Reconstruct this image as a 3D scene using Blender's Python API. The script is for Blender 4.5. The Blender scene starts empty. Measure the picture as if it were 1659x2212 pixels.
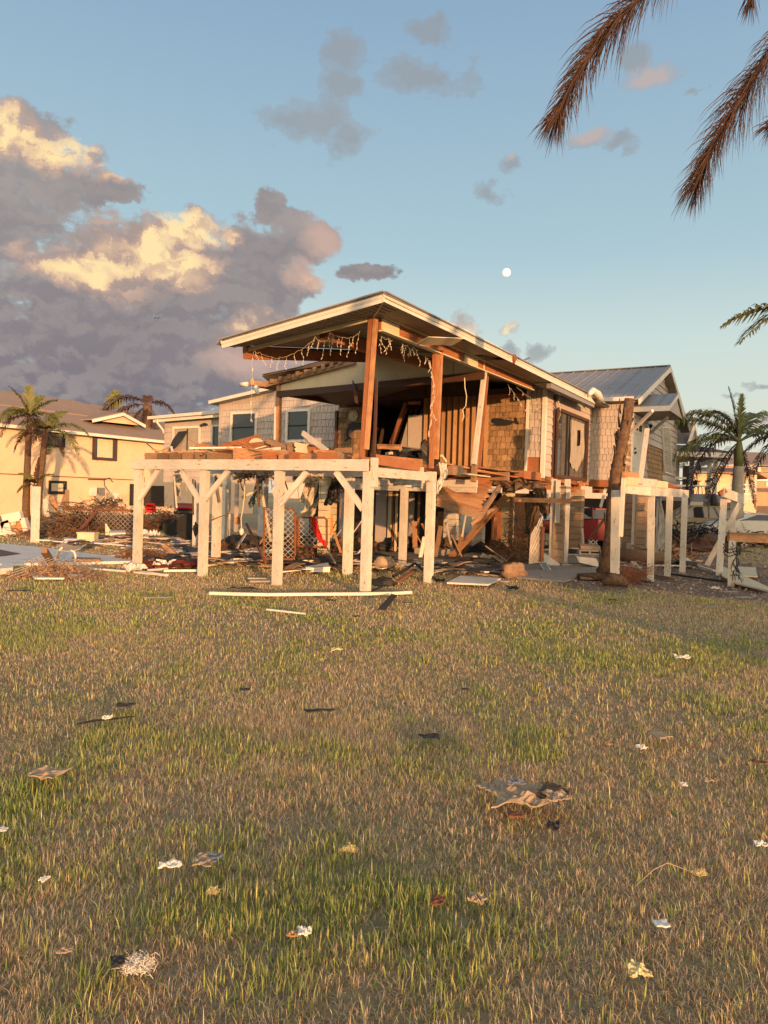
import bpy, math, random
import numpy as np
from mathutils import Vector
sc = bpy.context.scene
R = random.Random(7)
V = Vector
rad = math.radians
# ------------------------------------------------------------------ camera
F_PX, ROLL, PITCH, CAM_H = 1540.0, rad(1.7), rad(-1.3), 1.6     # focal length in 1659x2212 pixels
_F = V((0, math.cos(PITCH), math.sin(PITCH))); _U = V((0, -math.sin(PITCH), math.cos(PITCH))); _R = V((1, 0, 0))
_RC = _R*math.cos(ROLL) + _U*math.sin(ROLL); _UC = -_R*math.sin(ROLL) + _U*math.cos(ROLL)
CAM = V((0, 0, CAM_H))
cd = bpy.data.cameras.new('camera'); cam = bpy.data.objects.new('camera', cd); sc.collection.objects.link(cam)
from mathutils import Matrix
M = Matrix((( _RC.x, _UC.x, -_F.x, 0), (_RC.y, _UC.y, -_F.y, 0), (_RC.z, _UC.z, -_F.z, CAM_H), (0, 0, 0, 1)))
cam.matrix_world = M
cd.sensor_fit = 'VERTICAL'; cd.sensor_height = 24; cd.lens = 24*F_PX/2212; cd.clip_end = 6000; cd.clip_start = 0.05
sc.camera = cam
def ray(uv): return (_F + _RC*((uv[0]-829.5)/F_PX) - _UC*((uv[1]-1106)/F_PX))
# ------------------------------------------------------------------ sun
SUN_EL = 4.6
LDIR = V((-0.34, 0.94, 0)).normalized()*math.cos(rad(SUN_EL)); LDIR.z = -math.sin(rad(SUN_EL))   # travel direction of the light
sd = bpy.data.lights.new('sun', 'SUN'); sd.energy = 4.2; sd.angle = rad(0.6); sd.color = (1.0, 0.49, 0.20)
so = bpy.data.objects.new('sun', sd); sc.collection.objects.link(so); so.location = (10, -20, 30)
so.rotation_euler = LDIR.to_track_quat('-Z', 'Y').to_euler()
# ------------------------------------------------------------------ world
w = bpy.data.worlds.new('World'); sc.world = w; w.use_nodes = True
nt = w.node_tree; N = nt.nodes; L = nt.links; N.clear()
def nd(tree, typ, **k):
    n = tree.nodes.new(typ)
    for a, b in k.items():
        if a.startswith('i_'):
            key = a[2:]; key = int(key) if key.isdigit() else key
            n.inputs[key].default_value = b
        else: setattr(n, a, b)
    return n
def math_(tree, op, a, b=None, c=None, clamp=False):
    n = tree.nodes.new('ShaderNodeMath'); n.operation = op; n.use_clamp = clamp
    for i, x in enumerate((a, b, c)):
        if x is None: continue
        if isinstance(x, (int, float)): n.inputs[i].default_value = x
        else: tree.links.new(x, n.inputs[i])
    return n.outputs[0]
def mixc(tree, fac, a, b, blend='MIX'):
    n = tree.nodes.new('ShaderNodeMix'); n.data_type = 'RGBA'; n.blend_type = blend
    for i, x in ((0, fac), (6, a), (7, b)):
        if isinstance(x, (int, float)): n.inputs[i].default_value = x
        elif isinstance(x, (tuple, list)): n.inputs[i].default_value = (*x[:3], 1)
        else: tree.links.new(x, n.inputs[i])
    return n.outputs[2]
def ramp(tree, fac, stops, interp='LINEAR'):
    n = tree.nodes.new('ShaderNodeValToRGB'); n.color_ramp.interpolation = interp
    e = n.color_ramp.elements
    while len(e) < len(stops): e.new(0.5)
    for k, (p, c) in enumerate(stops):
        e[k].position = p; e[k].color = (c, c, c, 1) if isinstance(c, (int, float)) else (*c[:3], 1)
    tree.links.new(fac, n.inputs[0]); return n.outputs[0]
def lin(r, g, b):
    f = lambda x: (x/255/12.92) if x/255 <= .04045 else ((x/255+.055)/1.055)**2.4
    return (f(r), f(g), f(b))
def azel(uv):
    d = ray(uv).normalized(); return math.atan2(d.x, d.y), math.asin(d.z)
# clouds: (u, v, rx, ry) in the photograph, turned into azimuth / elevation on the sky
CL = [(60,330,150,130),(-60,420,230,210),(120,400,90,70),(245,425,80,42),(20,520,110,60),
      (150,620,190,110),(330,560,170,105),(430,600,190,150),(540,545,130,95),(590,440,42,40),(640,520,95,70),(690,500,50,40),
      (560,640,110,80),(200,760,300,120),(480,740,190,110),(-80,700,260,200),(640,600,75,45),(790,585,85,30),(500,705,90,50),
      (250,830,420,110),(220,700,240,110),(400,760,200,110),(560,790,180,90),(-100,850,200,90),
      ]
WISP = [(680,255,110,62),(915,165,125,48),(745,135,52,60),(760,300,50,55),(740,180,80,40),
      (1112,330,36,34),(1060,410,60,32),(1420,165,85,30),(1385,120,40,45),(1270,280,60,28),(1330,300,50,22),(1510,190,25,16),
      (1002,690,40,34),(1105,705,32,18),(1165,745,32,24),(1095,748,30,20),(930,60,80,26),
      (1500,905,75,16),(1620,930,110,32),(1640,835,60,10),(1570,860,50,8),(1450,925,40,20),(415,880,40,8)]
GOLD = [(20,270,130,75),(140,320,80,60),(120,560,130,50),(280,520,150,62),(410,485,110,50),(230,590,130,70),(370,560,120,75),(490,490,36,34),
        (545,690,70,40),(600,700,60,30),(690,600,40,24),(1002,690,45,36),(1105,705,36,20),(240,380,60,30)]
PINK = [(700,510,60,60),(670,590,60,40),(1420,165,95,40),(1270,270,70,36),(1112,310,30,22),(1500,905,85,20),(1620,930,120,30),(540,790,110,50),(580,760,120,50)]
def blobfield(tree, vec, blobs, grow=1.12):
    cur = None
    for (u, v, rx, ry) in blobs:
        rx, ry = rx*grow, ry*grow
        a, e = azel((u, v)); a2, _ = azel((u+rx, v)); _, e2 = azel((u, v-ry))
        sx = 1/max(1e-4, abs(a2-a)); sy = 1/max(1e-4, abs(e2-e))
        n = nd(tree, 'ShaderNodeVectorMath', operation='MULTIPLY_ADD')
        tree.links.new(vec, n.inputs[0]); n.inputs[1].default_value = (sx, sy, 0); n.inputs[2].default_value = (-a*sx, -e*sy, 0)
        l = nd(tree, 'ShaderNodeVectorMath', operation='LENGTH'); tree.links.new(n.outputs[0], l.inputs[0])
        q = math_(tree, 'SUBTRACT', 1.0, l.outputs['Value'])
        cur = q if cur is None else math_(tree, 'SMOOTH_MAX', cur, q, 0.25)
    return cur
tc = nd(nt, 'ShaderNodeTexCoord')
sep = nd(nt, 'ShaderNodeSeparateXYZ'); L.new(tc.outputs['Generated'], sep.inputs[0])
az = math_(nt, 'ARCTAN2', sep.outputs[0], sep.outputs[1]); el = math_(nt, 'ARCSINE', sep.outputs[2])
comb = nd(nt, 'ShaderNodeCombineXYZ'); L.new(az, comb.inputs[0]); L.new(el, comb.inputs[1])
def fbm(tree, vec, scale, detail=8, rough=.6, w_=0.0, stretch=(1, 1.5, 1)):
    m = nd(tree, 'ShaderNodeMapping'); m.inputs['Scale'].default_value = stretch; m.inputs['Location'].default_value = (w_, w_*1.7, w_*.3)
    tree.links.new(vec, m.inputs[0])
    n = nd(tree, 'ShaderNodeTexNoise', i_Scale=scale, i_Detail=detail, i_Roughness=rough); tree.links.new(m.outputs[0], n.inputs['Vector'])
    return n.outputs[0]
# warp the coordinates so that the outlines are ragged
wn = nd(nt, 'ShaderNodeTexNoise', i_Scale=9.0, i_Detail=9.0, i_Roughness=.66); L.new(comb.outputs[0], wn.inputs['Vector'])
wm = nd(nt, 'ShaderNodeVectorMath', operation='MULTIPLY_ADD'); L.new(wn.outputs['Color'], wm.inputs[0]); wm.inputs[1].default_value = (.10, .085, 0); wm.inputs[2].default_value = (-.05, -.0425, 0)
wa = nd(nt, 'ShaderNodeVectorMath', operation='ADD'); L.new(comb.outputs[0], wa.inputs[0]); L.new(wm.outputs[0], wa.inputs[1])
wv = wa.outputs[0]
f1 = blobfield(nt, wv, CL, .93)
up = nd(nt, 'ShaderNodeVectorMath', operation='ADD'); L.new(wv, up.inputs[0]); up.inputs[1].default_value = (-.012, .042, 0)
f1u = blobfield(nt, up.outputs[0], CL, .93)
fw = blobfield(nt, wv, WISP, .95)
n1 = fbm(nt, comb.outputs[0], 16, 9, .62)
n1c = math_(nt, 'SUBTRACT', n1, .5)
dens = math_(nt, 'ADD', math_(nt, 'MULTIPLY_ADD', n1c, 2.0, f1), .05)
densw = math_(nt, 'MULTIPLY_ADD', n1c, 2.6, fw)
cover = math_(nt, 'MAXIMUM', ramp(nt, dens, [(0.0, 0.0), (.07, .30), (.20, .85), (.36, 1.0)], 'EASE'), ramp(nt, densw, [(-.05, 0), (.25, .4), (.7, .72)], 'EASE'))
rim = math_(nt, 'MULTIPLY', math_(nt, 'SUBTRACT', f1, f1u), 2.2, clamp=True)
# height-like noise difference gives modelled billows
sh = nd(nt, 'ShaderNodeVectorMath', operation='ADD'); L.new(comb.outputs[0], sh.inputs[0]); sh.inputs[1].default_value = (-.010, .016, 0)
n2a = fbm(nt, wv, 15, 8, .6, 3.1)
sh2 = nd(nt, 'ShaderNodeVectorMath', operation='ADD'); L.new(wv, sh2.inputs[0]); sh2.inputs[1].default_value = (-.007, .011, 0)
n2b = fbm(nt, sh2.outputs[0], 15, 8, .6, 3.1)
bil = math_(nt, 'MULTIPLY_ADD', math_(nt, 'SUBTRACT', n2a, n2b), 6.0, .5, clamp=True)
g1 = blobfield(nt, wv, GOLD)
gold = math_(nt, 'MULTIPLY', ramp(nt, math_(nt, 'MULTIPLY_ADD', n1c, .9, g1), [(-.0, 0), (.75, 1)], 'EASE'), ramp(nt, bil, [(.2, .45), (.7, 1)]))
gold = math_(nt, 'MULTIPLY', gold, ramp(nt, rim, [(0, .35), (.8, 1)]), clamp=True)
p1 = blobfield(nt, wv, PINK)
pink = ramp(nt, math_(nt, 'MULTIPLY_ADD', n1c, .8, p1), [(0, 0), (.8, .55)], 'EASE')
elr = math_(nt, 'DIVIDE', el, rad(50), clamp=True)
body = ramp(nt, elr, [(0, lin(112,116,130)), (.08, lin(114,113,124)), (.20, lin(138,131,136)), (.42, lin(154,149,149)), (.8, lin(148,152,155))])
body = mixc(nt, ramp(nt, bil, [(.15, 0), (.85, .55)]), body, lin(172,161,156))
body = mixc(nt, ramp(nt, fbm(nt, comb.outputs[0], 5, 5, .5, 8.0), [(.35, 0), (.65, .4)]), body, lin(122,116,122))
body = mixc(nt, ramp(nt, math_(nt, 'SUBTRACT', fw, f1), [(0, 0), (.3, .8)]), body, lin(150,155,160))
body = mixc(nt, pink, body, lin(226,186,166))
body = mixc(nt, ramp(nt, gold, [(0, 0), (.5, .85)]), body, lin(222,182,156))
body = mixc(nt, ramp(nt, gold, [(.3, 0), (.95, 1)]), body, lin(255,226,170))
# clear sky: Nishita for the whole dome, graded towards the photographed tones opposite the sun
sky = nd(nt, 'ShaderNodeTexSky', sky_type='NISHITA', sun_disc=False, sun_elevation=rad(SUN_EL), altitude=0, air_density=1.0, dust_density=1.2, ozone_density=1.5)
sky.sun_rotation = math.atan2(-LDIR.x, -LDIR.y)
skyc = nd(nt, 'ShaderNodeVectorMath', operation='SCALE', i_Scale=.12); L.new(sky.outputs[0], skyc.inputs[0])
elf = math_(nt, 'DIVIDE', el, rad(60), clamp=True)
grad = ramp(nt, elf, [(0, lin(236,222,200)), (.07, lin(228,230,212)), (.20, lin(209,226,221)), (.31, lin(176,205,216)), (.57, lin(145,176,203)), (.9, lin(128,160,188)), (1, lin(110,142,175))])
clear = mixc(nt, .88, skyc.outputs[0], grad)
withcl = mixc(nt, cover, clear, body)
below = math_(nt, 'LESS_THAN', el, -.002)
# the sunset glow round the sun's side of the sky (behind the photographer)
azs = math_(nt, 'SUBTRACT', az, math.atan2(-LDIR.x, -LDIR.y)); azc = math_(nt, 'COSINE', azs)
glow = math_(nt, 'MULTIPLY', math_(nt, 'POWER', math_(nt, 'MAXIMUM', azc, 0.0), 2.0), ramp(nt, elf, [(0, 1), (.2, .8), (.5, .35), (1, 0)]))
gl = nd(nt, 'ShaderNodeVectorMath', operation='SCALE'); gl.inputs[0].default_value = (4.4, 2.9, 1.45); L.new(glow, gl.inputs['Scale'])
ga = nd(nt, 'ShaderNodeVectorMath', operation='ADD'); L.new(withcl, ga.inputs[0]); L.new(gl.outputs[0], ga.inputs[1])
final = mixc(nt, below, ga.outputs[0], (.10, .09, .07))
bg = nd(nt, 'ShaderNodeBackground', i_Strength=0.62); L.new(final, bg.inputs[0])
wo = nd(nt, 'ShaderNodeOutputWorld'); L.new(bg.outputs[0], wo.inputs[0])
w.cycles.sampling_method = 'MANUAL'; w.cycles.sample_map_resolution = 512
# ------------------------------------------------------------------ exposure
sc.view_settings.view_transform = 'Standard'; sc.view_settings.look = 'None'; sc.view_settings.exposure = 0.75; sc.view_settings.gamma = 1
sc.render.resolution_x = 768; sc.render.resolution_y = 1024
sc.render.engine = 'CYCLES'; sc.cycles.max_bounces = 6
# ------------------------------------------------------------------ placing helpers
CROP = dict(k1=(0,1450,2.0738), k2=(800,1100,2.0738), k3=(1400,1150,2.0738), k4=(2000,1300,2.37), k5=(2500,1300,2.107), k6=(500,1750,2.0738),
  k7=(1200,1750,2.0738), k8=(1900,1800,2.0738), m1=(800,1850,2.765), m2=(1700,1900,2.765), n1=(820,1130,2.765), n2=(1380,1130,2.765),
  n3=(560,1580,2.765), n4=(1100,1700,2.765), n5=(2400,1850,2.6587), n6=(0,1950,2.765), L1=(0,2200,1.0972), L2=(1512,2200,1.0972), L3=(0,3000,1.0972), L4=(1512,3000,1.0972))
def c(k, x, y):
    a, b, s = CROP[k]; return ((a+x/s)/1.8228, (b+y/s)/1.8228)
def G(uv, z=0.0):
    d = ray(uv); t = (z-CAM_H)/d.z; return CAM + d*t
TH = rad(31)
E1 = V((-math.cos(TH), math.sin(TH), 0)); E2 = V((math.sin(TH), math.cos(TH), 0)); Z = V((0, 0, 1))
A4 = G((788, 1283)); A4.z = 0
def H(t, s, z=0.0): return A4 + E1*t + E2*s + Z*z
def ts(p): d = p-A4; return d.dot(E1), d.dot(E2), p.z
class Fr:
    def __init__(s, O, X, N): s.O, s.X, s.N = V(O), V(X), V(N)
    def hit(s, uv, d=0.0):
        r = ray(uv); t = (s.O+s.N*d-CAM).dot(s.N)/r.dot(s.N); return CAM+r*t
    def xz(s, uv, d=0.0):
        p = s.hit(uv, d); return (p-s.O).dot(s.X), p.z-s.O.z
    def p(s, x, z, d=0.0): return s.O + s.X*x + Z*z + s.N*d
def SF(s): return Fr(H(0, s), -E1, -E2)      # walls that face the lawn
def TF(t): return Fr(H(t, 0), E2, -E1)       # walls that face right
def YF(y): return Fr((0, y, 0), (1, 0, 0), (0, -1, 0))
S0, T0 = SF(0), TF(0)
# ------------------------------------------------------------------ mesh building
def wloc(o):
    p = V((0, 0, 0))
    while o is not None: p = p + V(o.location); o = o.parent
    return p
class MB:
    def __init__(s): s.v, s.f, s.uv, s.t = [], [], [], []
    def face(s, pts, uvs=None, tint=1.0):
        b = len(s.v); s.v += [tuple(p) for p in pts]; s.f.append(tuple(range(b, b+len(pts))))
        if uvs is None:
            o = V(pts[0]); a = (V(pts[1])-o); a = a.normalized() if a.length > 1e-9 else V((1,0,0))
            n = V((0,0,0))
            for k in range(1, len(pts)-1): n += (V(pts[k])-o).cross(V(pts[k+1])-o)
            n = n.normalized() if n.length > 1e-12 else V((0,0,1)); bb = n.cross(a)
            uvs = [((V(p)-o).dot(a), (V(p)-o).dot(bb)) for p in pts]
        s.uv.append(uvs); s.t.append(tint)
    def beam(s, p, q, w_=.1, h=.1, up=None, tint=None, shift=(0, 0)):
        p, q = V(p), V(q); a = q-p; ln = a.length
        if ln < 1e-6: return s
        a.normalize(); up = V(up) if up is not None else Z
        if abs(a.dot(up)) > .97: up = E2 if abs(a.dot(E2)) < .9 else E1
        x = a.cross(up).normalized(); y = x.cross(a).normalized()
        x *= w_/2; y *= h/2
        c0 = [p-x-y, p+x-y, p+x+y, p-x+y]; c1 = [k+a*ln for k in c0]
        tint = R.uniform(.85, 1.12) if tint is None else tint; o = R.uniform(0, 50); r = R.uniform(0, 9)
        for k in range(4):
            m = (k+1) % 4; wd = w_ if k % 2 == 0 else h
            s.face([c0[k], c0[m], c1[m], c1[k]], [(o, r+k), (o, r+k+wd), (o+ln, r+k+wd), (o+ln, r+k)], tint)
        s.face(c0[::-1], [(r, o), (r+w_, o), (r+w_, o+h), (r, o+h)], tint); s.face(c1, [(r, o), (r+w_, o), (r+w_, o+h), (r, o+h)], tint)
        return s
    def box(s, c_, hx, hy, hz, tint=1.0):      # centre and three half-vectors
        c_ = V(c_); hx, hy, hz = V(hx), V(hy), V(hz)
        P = [c_+hx*i+hy*j+hz*k for i in (-1, 1) for j in (-1, 1) for k in (-1, 1)]
        for q in ((0,1,3,2), (4,6,7,5), (0,4,5,1), (2,3,7,6), (0,2,6,4), (1,5,7,3)): s.face([P[k] for k in q], None, tint)
        return s
    def prism(s, pts, vec, tint=1.0):
        a = [V(p) for p in pts]; vec = V(vec); b = [p+vec for p in a]; n = len(a)
        s.face(a, None, tint); s.face(b[::-1], None, tint)
        for k in range(n): s.face([a[k], b[k], b[(k+1) % n], a[(k+1) % n]], None, tint)
        return s
    def tube(s, pts, r, n=8, tint=1.0, caps=True):
        pts = [V(p) for p in pts]; m = len(pts); r = r if isinstance(r, (list, tuple)) else [r]*m
        rings = []; prev = None; ln = 0
        for k in range(m):
            a = (pts[min(k+1, m-1)]-pts[max(k-1, 0)]); a = a.normalized() if a.length > 1e-9 else Z
            if prev is None:
                x = a.cross(Z) if abs(a.z) < .9 else a.cross(V((0, 1, 0)))
            else: x = prev-a*prev.dot(a)
            x.normalize(); prev = x; y = a.cross(x)
            if k: ln += (pts[k]-pts[k-1]).length
            rings.append(([pts[k]+(x*math.cos(2*math.pi*j/n)+y*math.sin(2*math.pi*j/n))*r[k] for j in range(n)], ln))
        for k in range(m-1):
            for j in range(n):
                j2 = (j+1) % n; (A, la), (B, lb) = rings[k], rings[k+1]; ww = 6.28*r[k]/n
                s.face([A[j], A[j2], B[j2], B[j]], [(la, j*ww), (la, (j+1)*ww), (lb, (j+1)*ww), (lb, j*ww)], tint)
        if caps: s.face(rings[0][0][::-1], None, tint); s.face(rings[-1][0], None, tint)
        return s
    def build(s, name, mat, parent=None, smooth=False, loc=None, bevel=0, rough=0):
        if loc is None:
            if parent is not None: loc = V((0, 0, 0)); off = wloc(parent)
            else:
                a = np.array(s.v); mn, mx = a.min(0), a.max(0); loc = V(((mn[0]+mx[0])/2, (mn[1]+mx[1])/2, mn[2])); off = loc
        else: off = V(loc)
        me = bpy.data.meshes.new(name)
        me.from_pydata([(x-off.x, y-off.y, z-off.z) for x, y, z in s.v], [], s.f)
        ul = me.uv_layers.new(name='UVMap'); flat = [c_ for f in s.uv for u in f for c_ in u]; ul.data.foreach_set('uv', flat)
        at = me.attributes.new('tint', 'FLOAT', 'FACE'); at.data.foreach_set('value', s.t)
        me.materials.append(mat)
        if smooth or bevel:
            import bmesh
            bm = bmesh.new(); bm.from_mesh(me); bmesh.ops.remove_doubles(bm, verts=bm.verts, dist=1e-4); bm.to_mesh(me); bm.free()
        if smooth: me.shade_smooth()
        o = bpy.data.objects.new(name, me); sc.collection.objects.link(o); o.location = loc
        if bevel:
            b = o.modifiers.new('bevel', 'BEVEL'); b.width = bevel; b.segments = 2; b.limit_method = 'ANGLE'
        if parent is not None: o.parent = parent
        return o
def tag(o, label=None, cat=None, group=None, kind=None):
    if label: o['label'] = label
    if cat: o['category'] = cat
    if group: o['group'] = group
    if kind: o['kind'] = kind
    return o
def thing(name, loc, label, cat, group=None):
    o = bpy.data.objects.new(name, None); sc.collection.objects.link(o); o.location = loc; o.empty_display_size = .3
    return tag(o, label, cat, group)
# ------------------------------------------------------------------ materials
def mat(name, col, col2=None, rough=.8, scale=6, amt=.5, grain=False, chips=None, chipcol=(.16,.09,.05), bump=.2, metal=0, spec=.3, tint=True, dirt=.25, trans=0, coord='OBJ', emis=None, alpha=None):
    m = bpy.data.materials.new(name); m.use_nodes = True; t = m.node_tree; t.nodes.clear()
    out = nd(t, 'ShaderNodeOutputMaterial'); b = nd(t, 'ShaderNodeBsdfPrincipled')
    t.links.new(b.outputs[0], out.inputs[0])
    tc = nd(t, 'ShaderNodeTexCoord'); src = tc.outputs['UV' if (grain or coord == 'UV') else 'Object']
    col2 = col2 or tuple(x*.6 for x in col)
    mp = nd(t, 'ShaderNodeMapping'); t.links.new(src, mp.inputs[0])
    if grain: mp.inputs['Scale'].default_value = (1.2, 14, 1)
    n = nd(t, 'ShaderNodeTexNoise', i_Scale=float(scale), i_Detail=7.0, i_Roughness=.62); t.links.new(mp.outputs[0], n.inputs['Vector'])
    f = ramp(t, n.outputs[0], [(.32, 0), (.68, 1)])
    cc = mixc(t, math_(t, 'MULTIPLY', f, amt), col, col2)
    if dirt:
        dn = nd(t, 'ShaderNodeTexNoise', i_Scale=1.7, i_Detail=6.0, i_Roughness=.65); t.links.new(tc.outputs['Object'], dn.inputs['Vector'])
        df = ramp(t, dn.outputs[0], [(.42, 0), (.75, dirt)]); cc = mixc(t, df, cc, tuple(x*.45 for x in col2))
    hgt = n.outputs[0]
    if chips:
        cn = nd(t, 'ShaderNodeTexNoise', i_Scale=5.0, i_Detail=8.0, i_Roughness=.7)
        m2 = nd(t, 'ShaderNodeMapping'); m2.inputs['Scale'].default_value = (1, 5, 1) if grain else (1, 1, 1); t.links.new(src, m2.inputs[0]); t.links.new(m2.outputs[0], cn.inputs['Vector'])
        cf = ramp(t, cn.outputs[0], [(1-chips, 0), (1-chips+.03, 1)]); cc = mixc(t, cf, cc, chipcol)
        hgt = math_(t, 'SUBTRACT', n.outputs[0], cf)
    if tint:
        a = nd(t, 'ShaderNodeAttribute', attribute_name='tint'); s_ = nd(t, 'ShaderNodeVectorMath', operation='SCALE')
        t.links.new(cc, s_.inputs[0]); t.links.new(a.outputs['Fac'], s_.inputs['Scale']); cc = s_.outputs[0]
    t.links.new(cc, b.inputs['Base Color']); b.inputs['Roughness'].default_value = rough; b.inputs['Metallic'].default_value = metal
    b.inputs['Specular IOR Level'].default_value = spec
    if trans: b.inputs['Transmission Weight'].default_value = trans
    if alpha is not None: b.inputs['Alpha'].default_value = alpha
    if bump:
        bp = nd(t, 'ShaderNodeBump', i_Strength=bump, i_Distance=.01); t.links.new(hgt, bp.inputs['Height']); t.links.new(bp.outputs[0], b.inputs['Normal'])
    return m
MT = dict(
 white=mat('white_paint', (.66,.63,.56), (.50,.47,.41), grain=True, scale=4, amt=.9, chips=.40, chipcol=(.22,.13,.075), dirt=.45, bump=.3),
 trim=mat('trim_white', (.66,.63,.57), (.55,.51,.45), rough=.6, amt=.5, dirt=.2),
 wood=mat('cedar_wood', (.58,.33,.17), (.27,.12,.055), grain=True, scale=5, amt=1.0, dirt=.65, bump=.4),
 wood2=mat('weathered_wood', (.36,.24,.15), (.17,.10,.06), grain=True, scale=5, amt=.9, dirt=.4, bump=.4),
 redwood=mat('stained_wood', (.38,.16,.075), (.21,.08,.035), grain=True, scale=5, amt=.8, dirt=.4, bump=.3),
 brown=mat('brown_paint', (.085,.042,.026), (.05,.025,.018), rough=.55, amt=.6, dirt=.2),
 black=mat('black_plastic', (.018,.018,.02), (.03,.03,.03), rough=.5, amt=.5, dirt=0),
 gray=mat('gray_siding', (.45,.40,.36), (.38,.335,.30), rough=.75, scale=14, amt=.5, dirt=.2, bump=.25),
 shingle=mat('cedar_shingle', (.36,.235,.125), (.19,.115,.06), rough=.85, scale=22, amt=.8, dirt=.3, bump=.5),
 cream=mat('cream_board', (.62,.55,.38), (.50,.43,.29), rough=.7, amt=.4, dirt=.2),
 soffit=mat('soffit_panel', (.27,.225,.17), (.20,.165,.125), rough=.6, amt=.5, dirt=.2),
 metalroof=mat('metal_roof', (.28,.275,.275), (.22,.215,.215), rough=.5, scale=4, amt=.7, metal=.15, dirt=.25, bump=.1),
 asph=mat('asphalt_shingle', (.34,.255,.20), (.20,.15,.12), rough=.95, scale=30, amt=.9, dirt=.2, bump=.4),
 darkroof=mat('dark_shingle', (.075,.065,.065), (.15,.12,.105), rough=.95, scale=12, amt=.9, dirt=.3, bump=.4),
 yellow=mat('yellow_stucco', (.66,.50,.35), (.58,.43,.29), rough=.9, scale=3, amt=.5, dirt=.18, bump=.15),
 concrete=mat('concrete', (.36,.33,.29), (.24,.22,.19), rough=.9, scale=9, amt=.7, dirt=.3, bump=.3),
 block=mat('block', (.36,.27,.19), (.25,.18,.125), rough=.95, scale=18, amt=.7, dirt=.3, bump=.4),
 steel=mat('galvanised', (.42,.40,.37), (.25,.22,.19), rough=.45, metal=.7, amt=.8, dirt=.3),
 rust=mat('rust', (.25,.10,.045), (.12,.05,.03), rough=.9, scale=25, amt=.9, dirt=.3),
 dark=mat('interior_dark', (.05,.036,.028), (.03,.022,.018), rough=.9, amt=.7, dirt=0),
 glass=mat('window_glass', (.02,.022,.025), (.03,.028,.028), rough=.06, spec=.9, amt=.5, dirt=0, bump=.02, tint=False),
 curtain=mat('curtain', (.36,.32,.26), (.22,.19,.15), rough=.9, amt=.6, dirt=.2),
 tarp=mat('brown_tarp', (.13,.085,.05), (.08,.05,.03), rough=.85, amt=.8, dirt=.3),
 cloth=mat('pale_cloth', (.52,.47,.38), (.34,.30,.23), rough=.9, amt=.7, dirt=.3),
 plastic=mat('clear_sheet', (.55,.56,.52), (.35,.36,.33), rough=.35, amt=.7, dirt=.1, trans=.0),
 red=mat('red_cloth', (.62,.03,.025), (.38,.02,.015), rough=.8, amt=.6, dirt=.1),
 redpaint=mat('red_paint', (.17,.005,.009), (.13,.004,.007), rough=.22, spec=.6, amt=.3, dirt=.1, bump=0),
 tire=mat('tire', (.02,.02,.02), rough=.9), 
 trunk=mat('palm_trunk', (.17,.105,.065), (.06,.038,.026), rough=.95, scale=14, amt=1.0, dirt=.3, bump=.6),
 trunkgray=mat('royal_trunk', (.40,.36,.30), (.27,.24,.2), rough=.9, scale=12, amt=.7, dirt=.3),
 frondg=mat('frond_green', (.10,.13,.04), (.17,.15,.05), rough=.6, scale=3, amt=.8, dirt=.2, bump=0),
 frondb=mat('frond_brown', (.066,.034,.024), (.034,.02,.015), rough=.7, scale=3, amt=.8, dirt=.2, bump=0),
 paper=mat('white_litter', (.72,.70,.64), (.5,.48,.43), rough=.8, scale=30, amt=.6, dirt=.1),
 foam=mat('yellow_foam', (.66,.58,.30), (.5,.42,.2), rough=.9, scale=40, amt=.6, dirt=.1, bump=.6),
 card=mat('cardboard', (.36,.28,.19), (.27,.2,.13), rough=.9, scale=10, amt=.6, dirt=.3),
 felt=mat('roofing_felt', (.035,.033,.035), (.06,.055,.05), rough=.85, scale=20, amt=.8, dirt=.1),
 brush=mat('brush_twigs', (.17,.10,.055), (.10,.06,.035), rough=.95, amt=.8, dirt=.3),
 blue=mat('blue_gray', (.16,.18,.22), (.12,.14,.17), rough=.7),
 champagne=mat('champagne_paint', (.34,.29,.19), rough=.35, amt=.2, dirt=.1),
 aqua=mat('teal_stain', (.20,.26,.24), (.12,.16,.15), rough=.4, amt=.8),
)
# ================================================================== SETTING: ground
def ground_mat():
    m = bpy.data.materials.new('ground_soil'); m.use_nodes = True; t = m.node_tree; t.nodes.clear()
    out = nd(t, 'ShaderNodeOutputMaterial'); b = nd(t, 'ShaderNodeBsdfPrincipled', i_Roughness=.95); t.links.new(b.outputs[0], out.inputs[0])
    g = nd(t, 'ShaderNodeNewGeometry')
    n1 = nd(t, 'ShaderNodeTexNoise', i_Scale=.45, i_Detail=5.0, i_Roughness=.6); t.links.new(g.outputs['Position'], n1.inputs['Vector'])
    n2 = nd(t, 'ShaderNodeTexNoise', i_Scale=26.0, i_Detail=6.0, i_Roughness=.75); t.links.new(g.outputs['Position'], n2.inputs['Vector'])
    base = mixc(t, ramp(t, n1.outputs[0], [(.4, 0), (.62, 1)]), (.42,.31,.185), (.33,.28,.13))
    base = mixc(t, ramp(t, n2.outputs[0], [(.34, .6), (.55, 0)]), base, (.17,.115,.065))
    at = nd(t, 'ShaderNodeAttribute', attribute_name='dirtmask')
    dirt = mixc(t, ramp(t, n2.outputs[0], [(.35, 0), (.65, 1)]), (.11,.075,.055), (.27,.20,.15))
    base = mixc(t, at.outputs['Fac'], base, dirt)
    t.links.new(base, b.inputs['Base Color'])
    bp = nd(t, 'ShaderNodeBump', i_Strength=.9, i_Distance=.03); t.links.new(n2.outputs[0], bp.inputs['Height']); t.links.new(bp.outputs[0], b.inputs['Normal'])
    return m
def poly_in(x, y, poly):
    r = False; j = len(poly)-1
    for i in range(len(poly)):
        a, b = poly[i], poly[j]
        if (a[1] > y) != (b[1] > y) and x < (b[0]-a[0])*(y-a[1])/(b[1]-a[1]+1e-12)+a[0]: r = not r
        j = i
    return r
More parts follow.
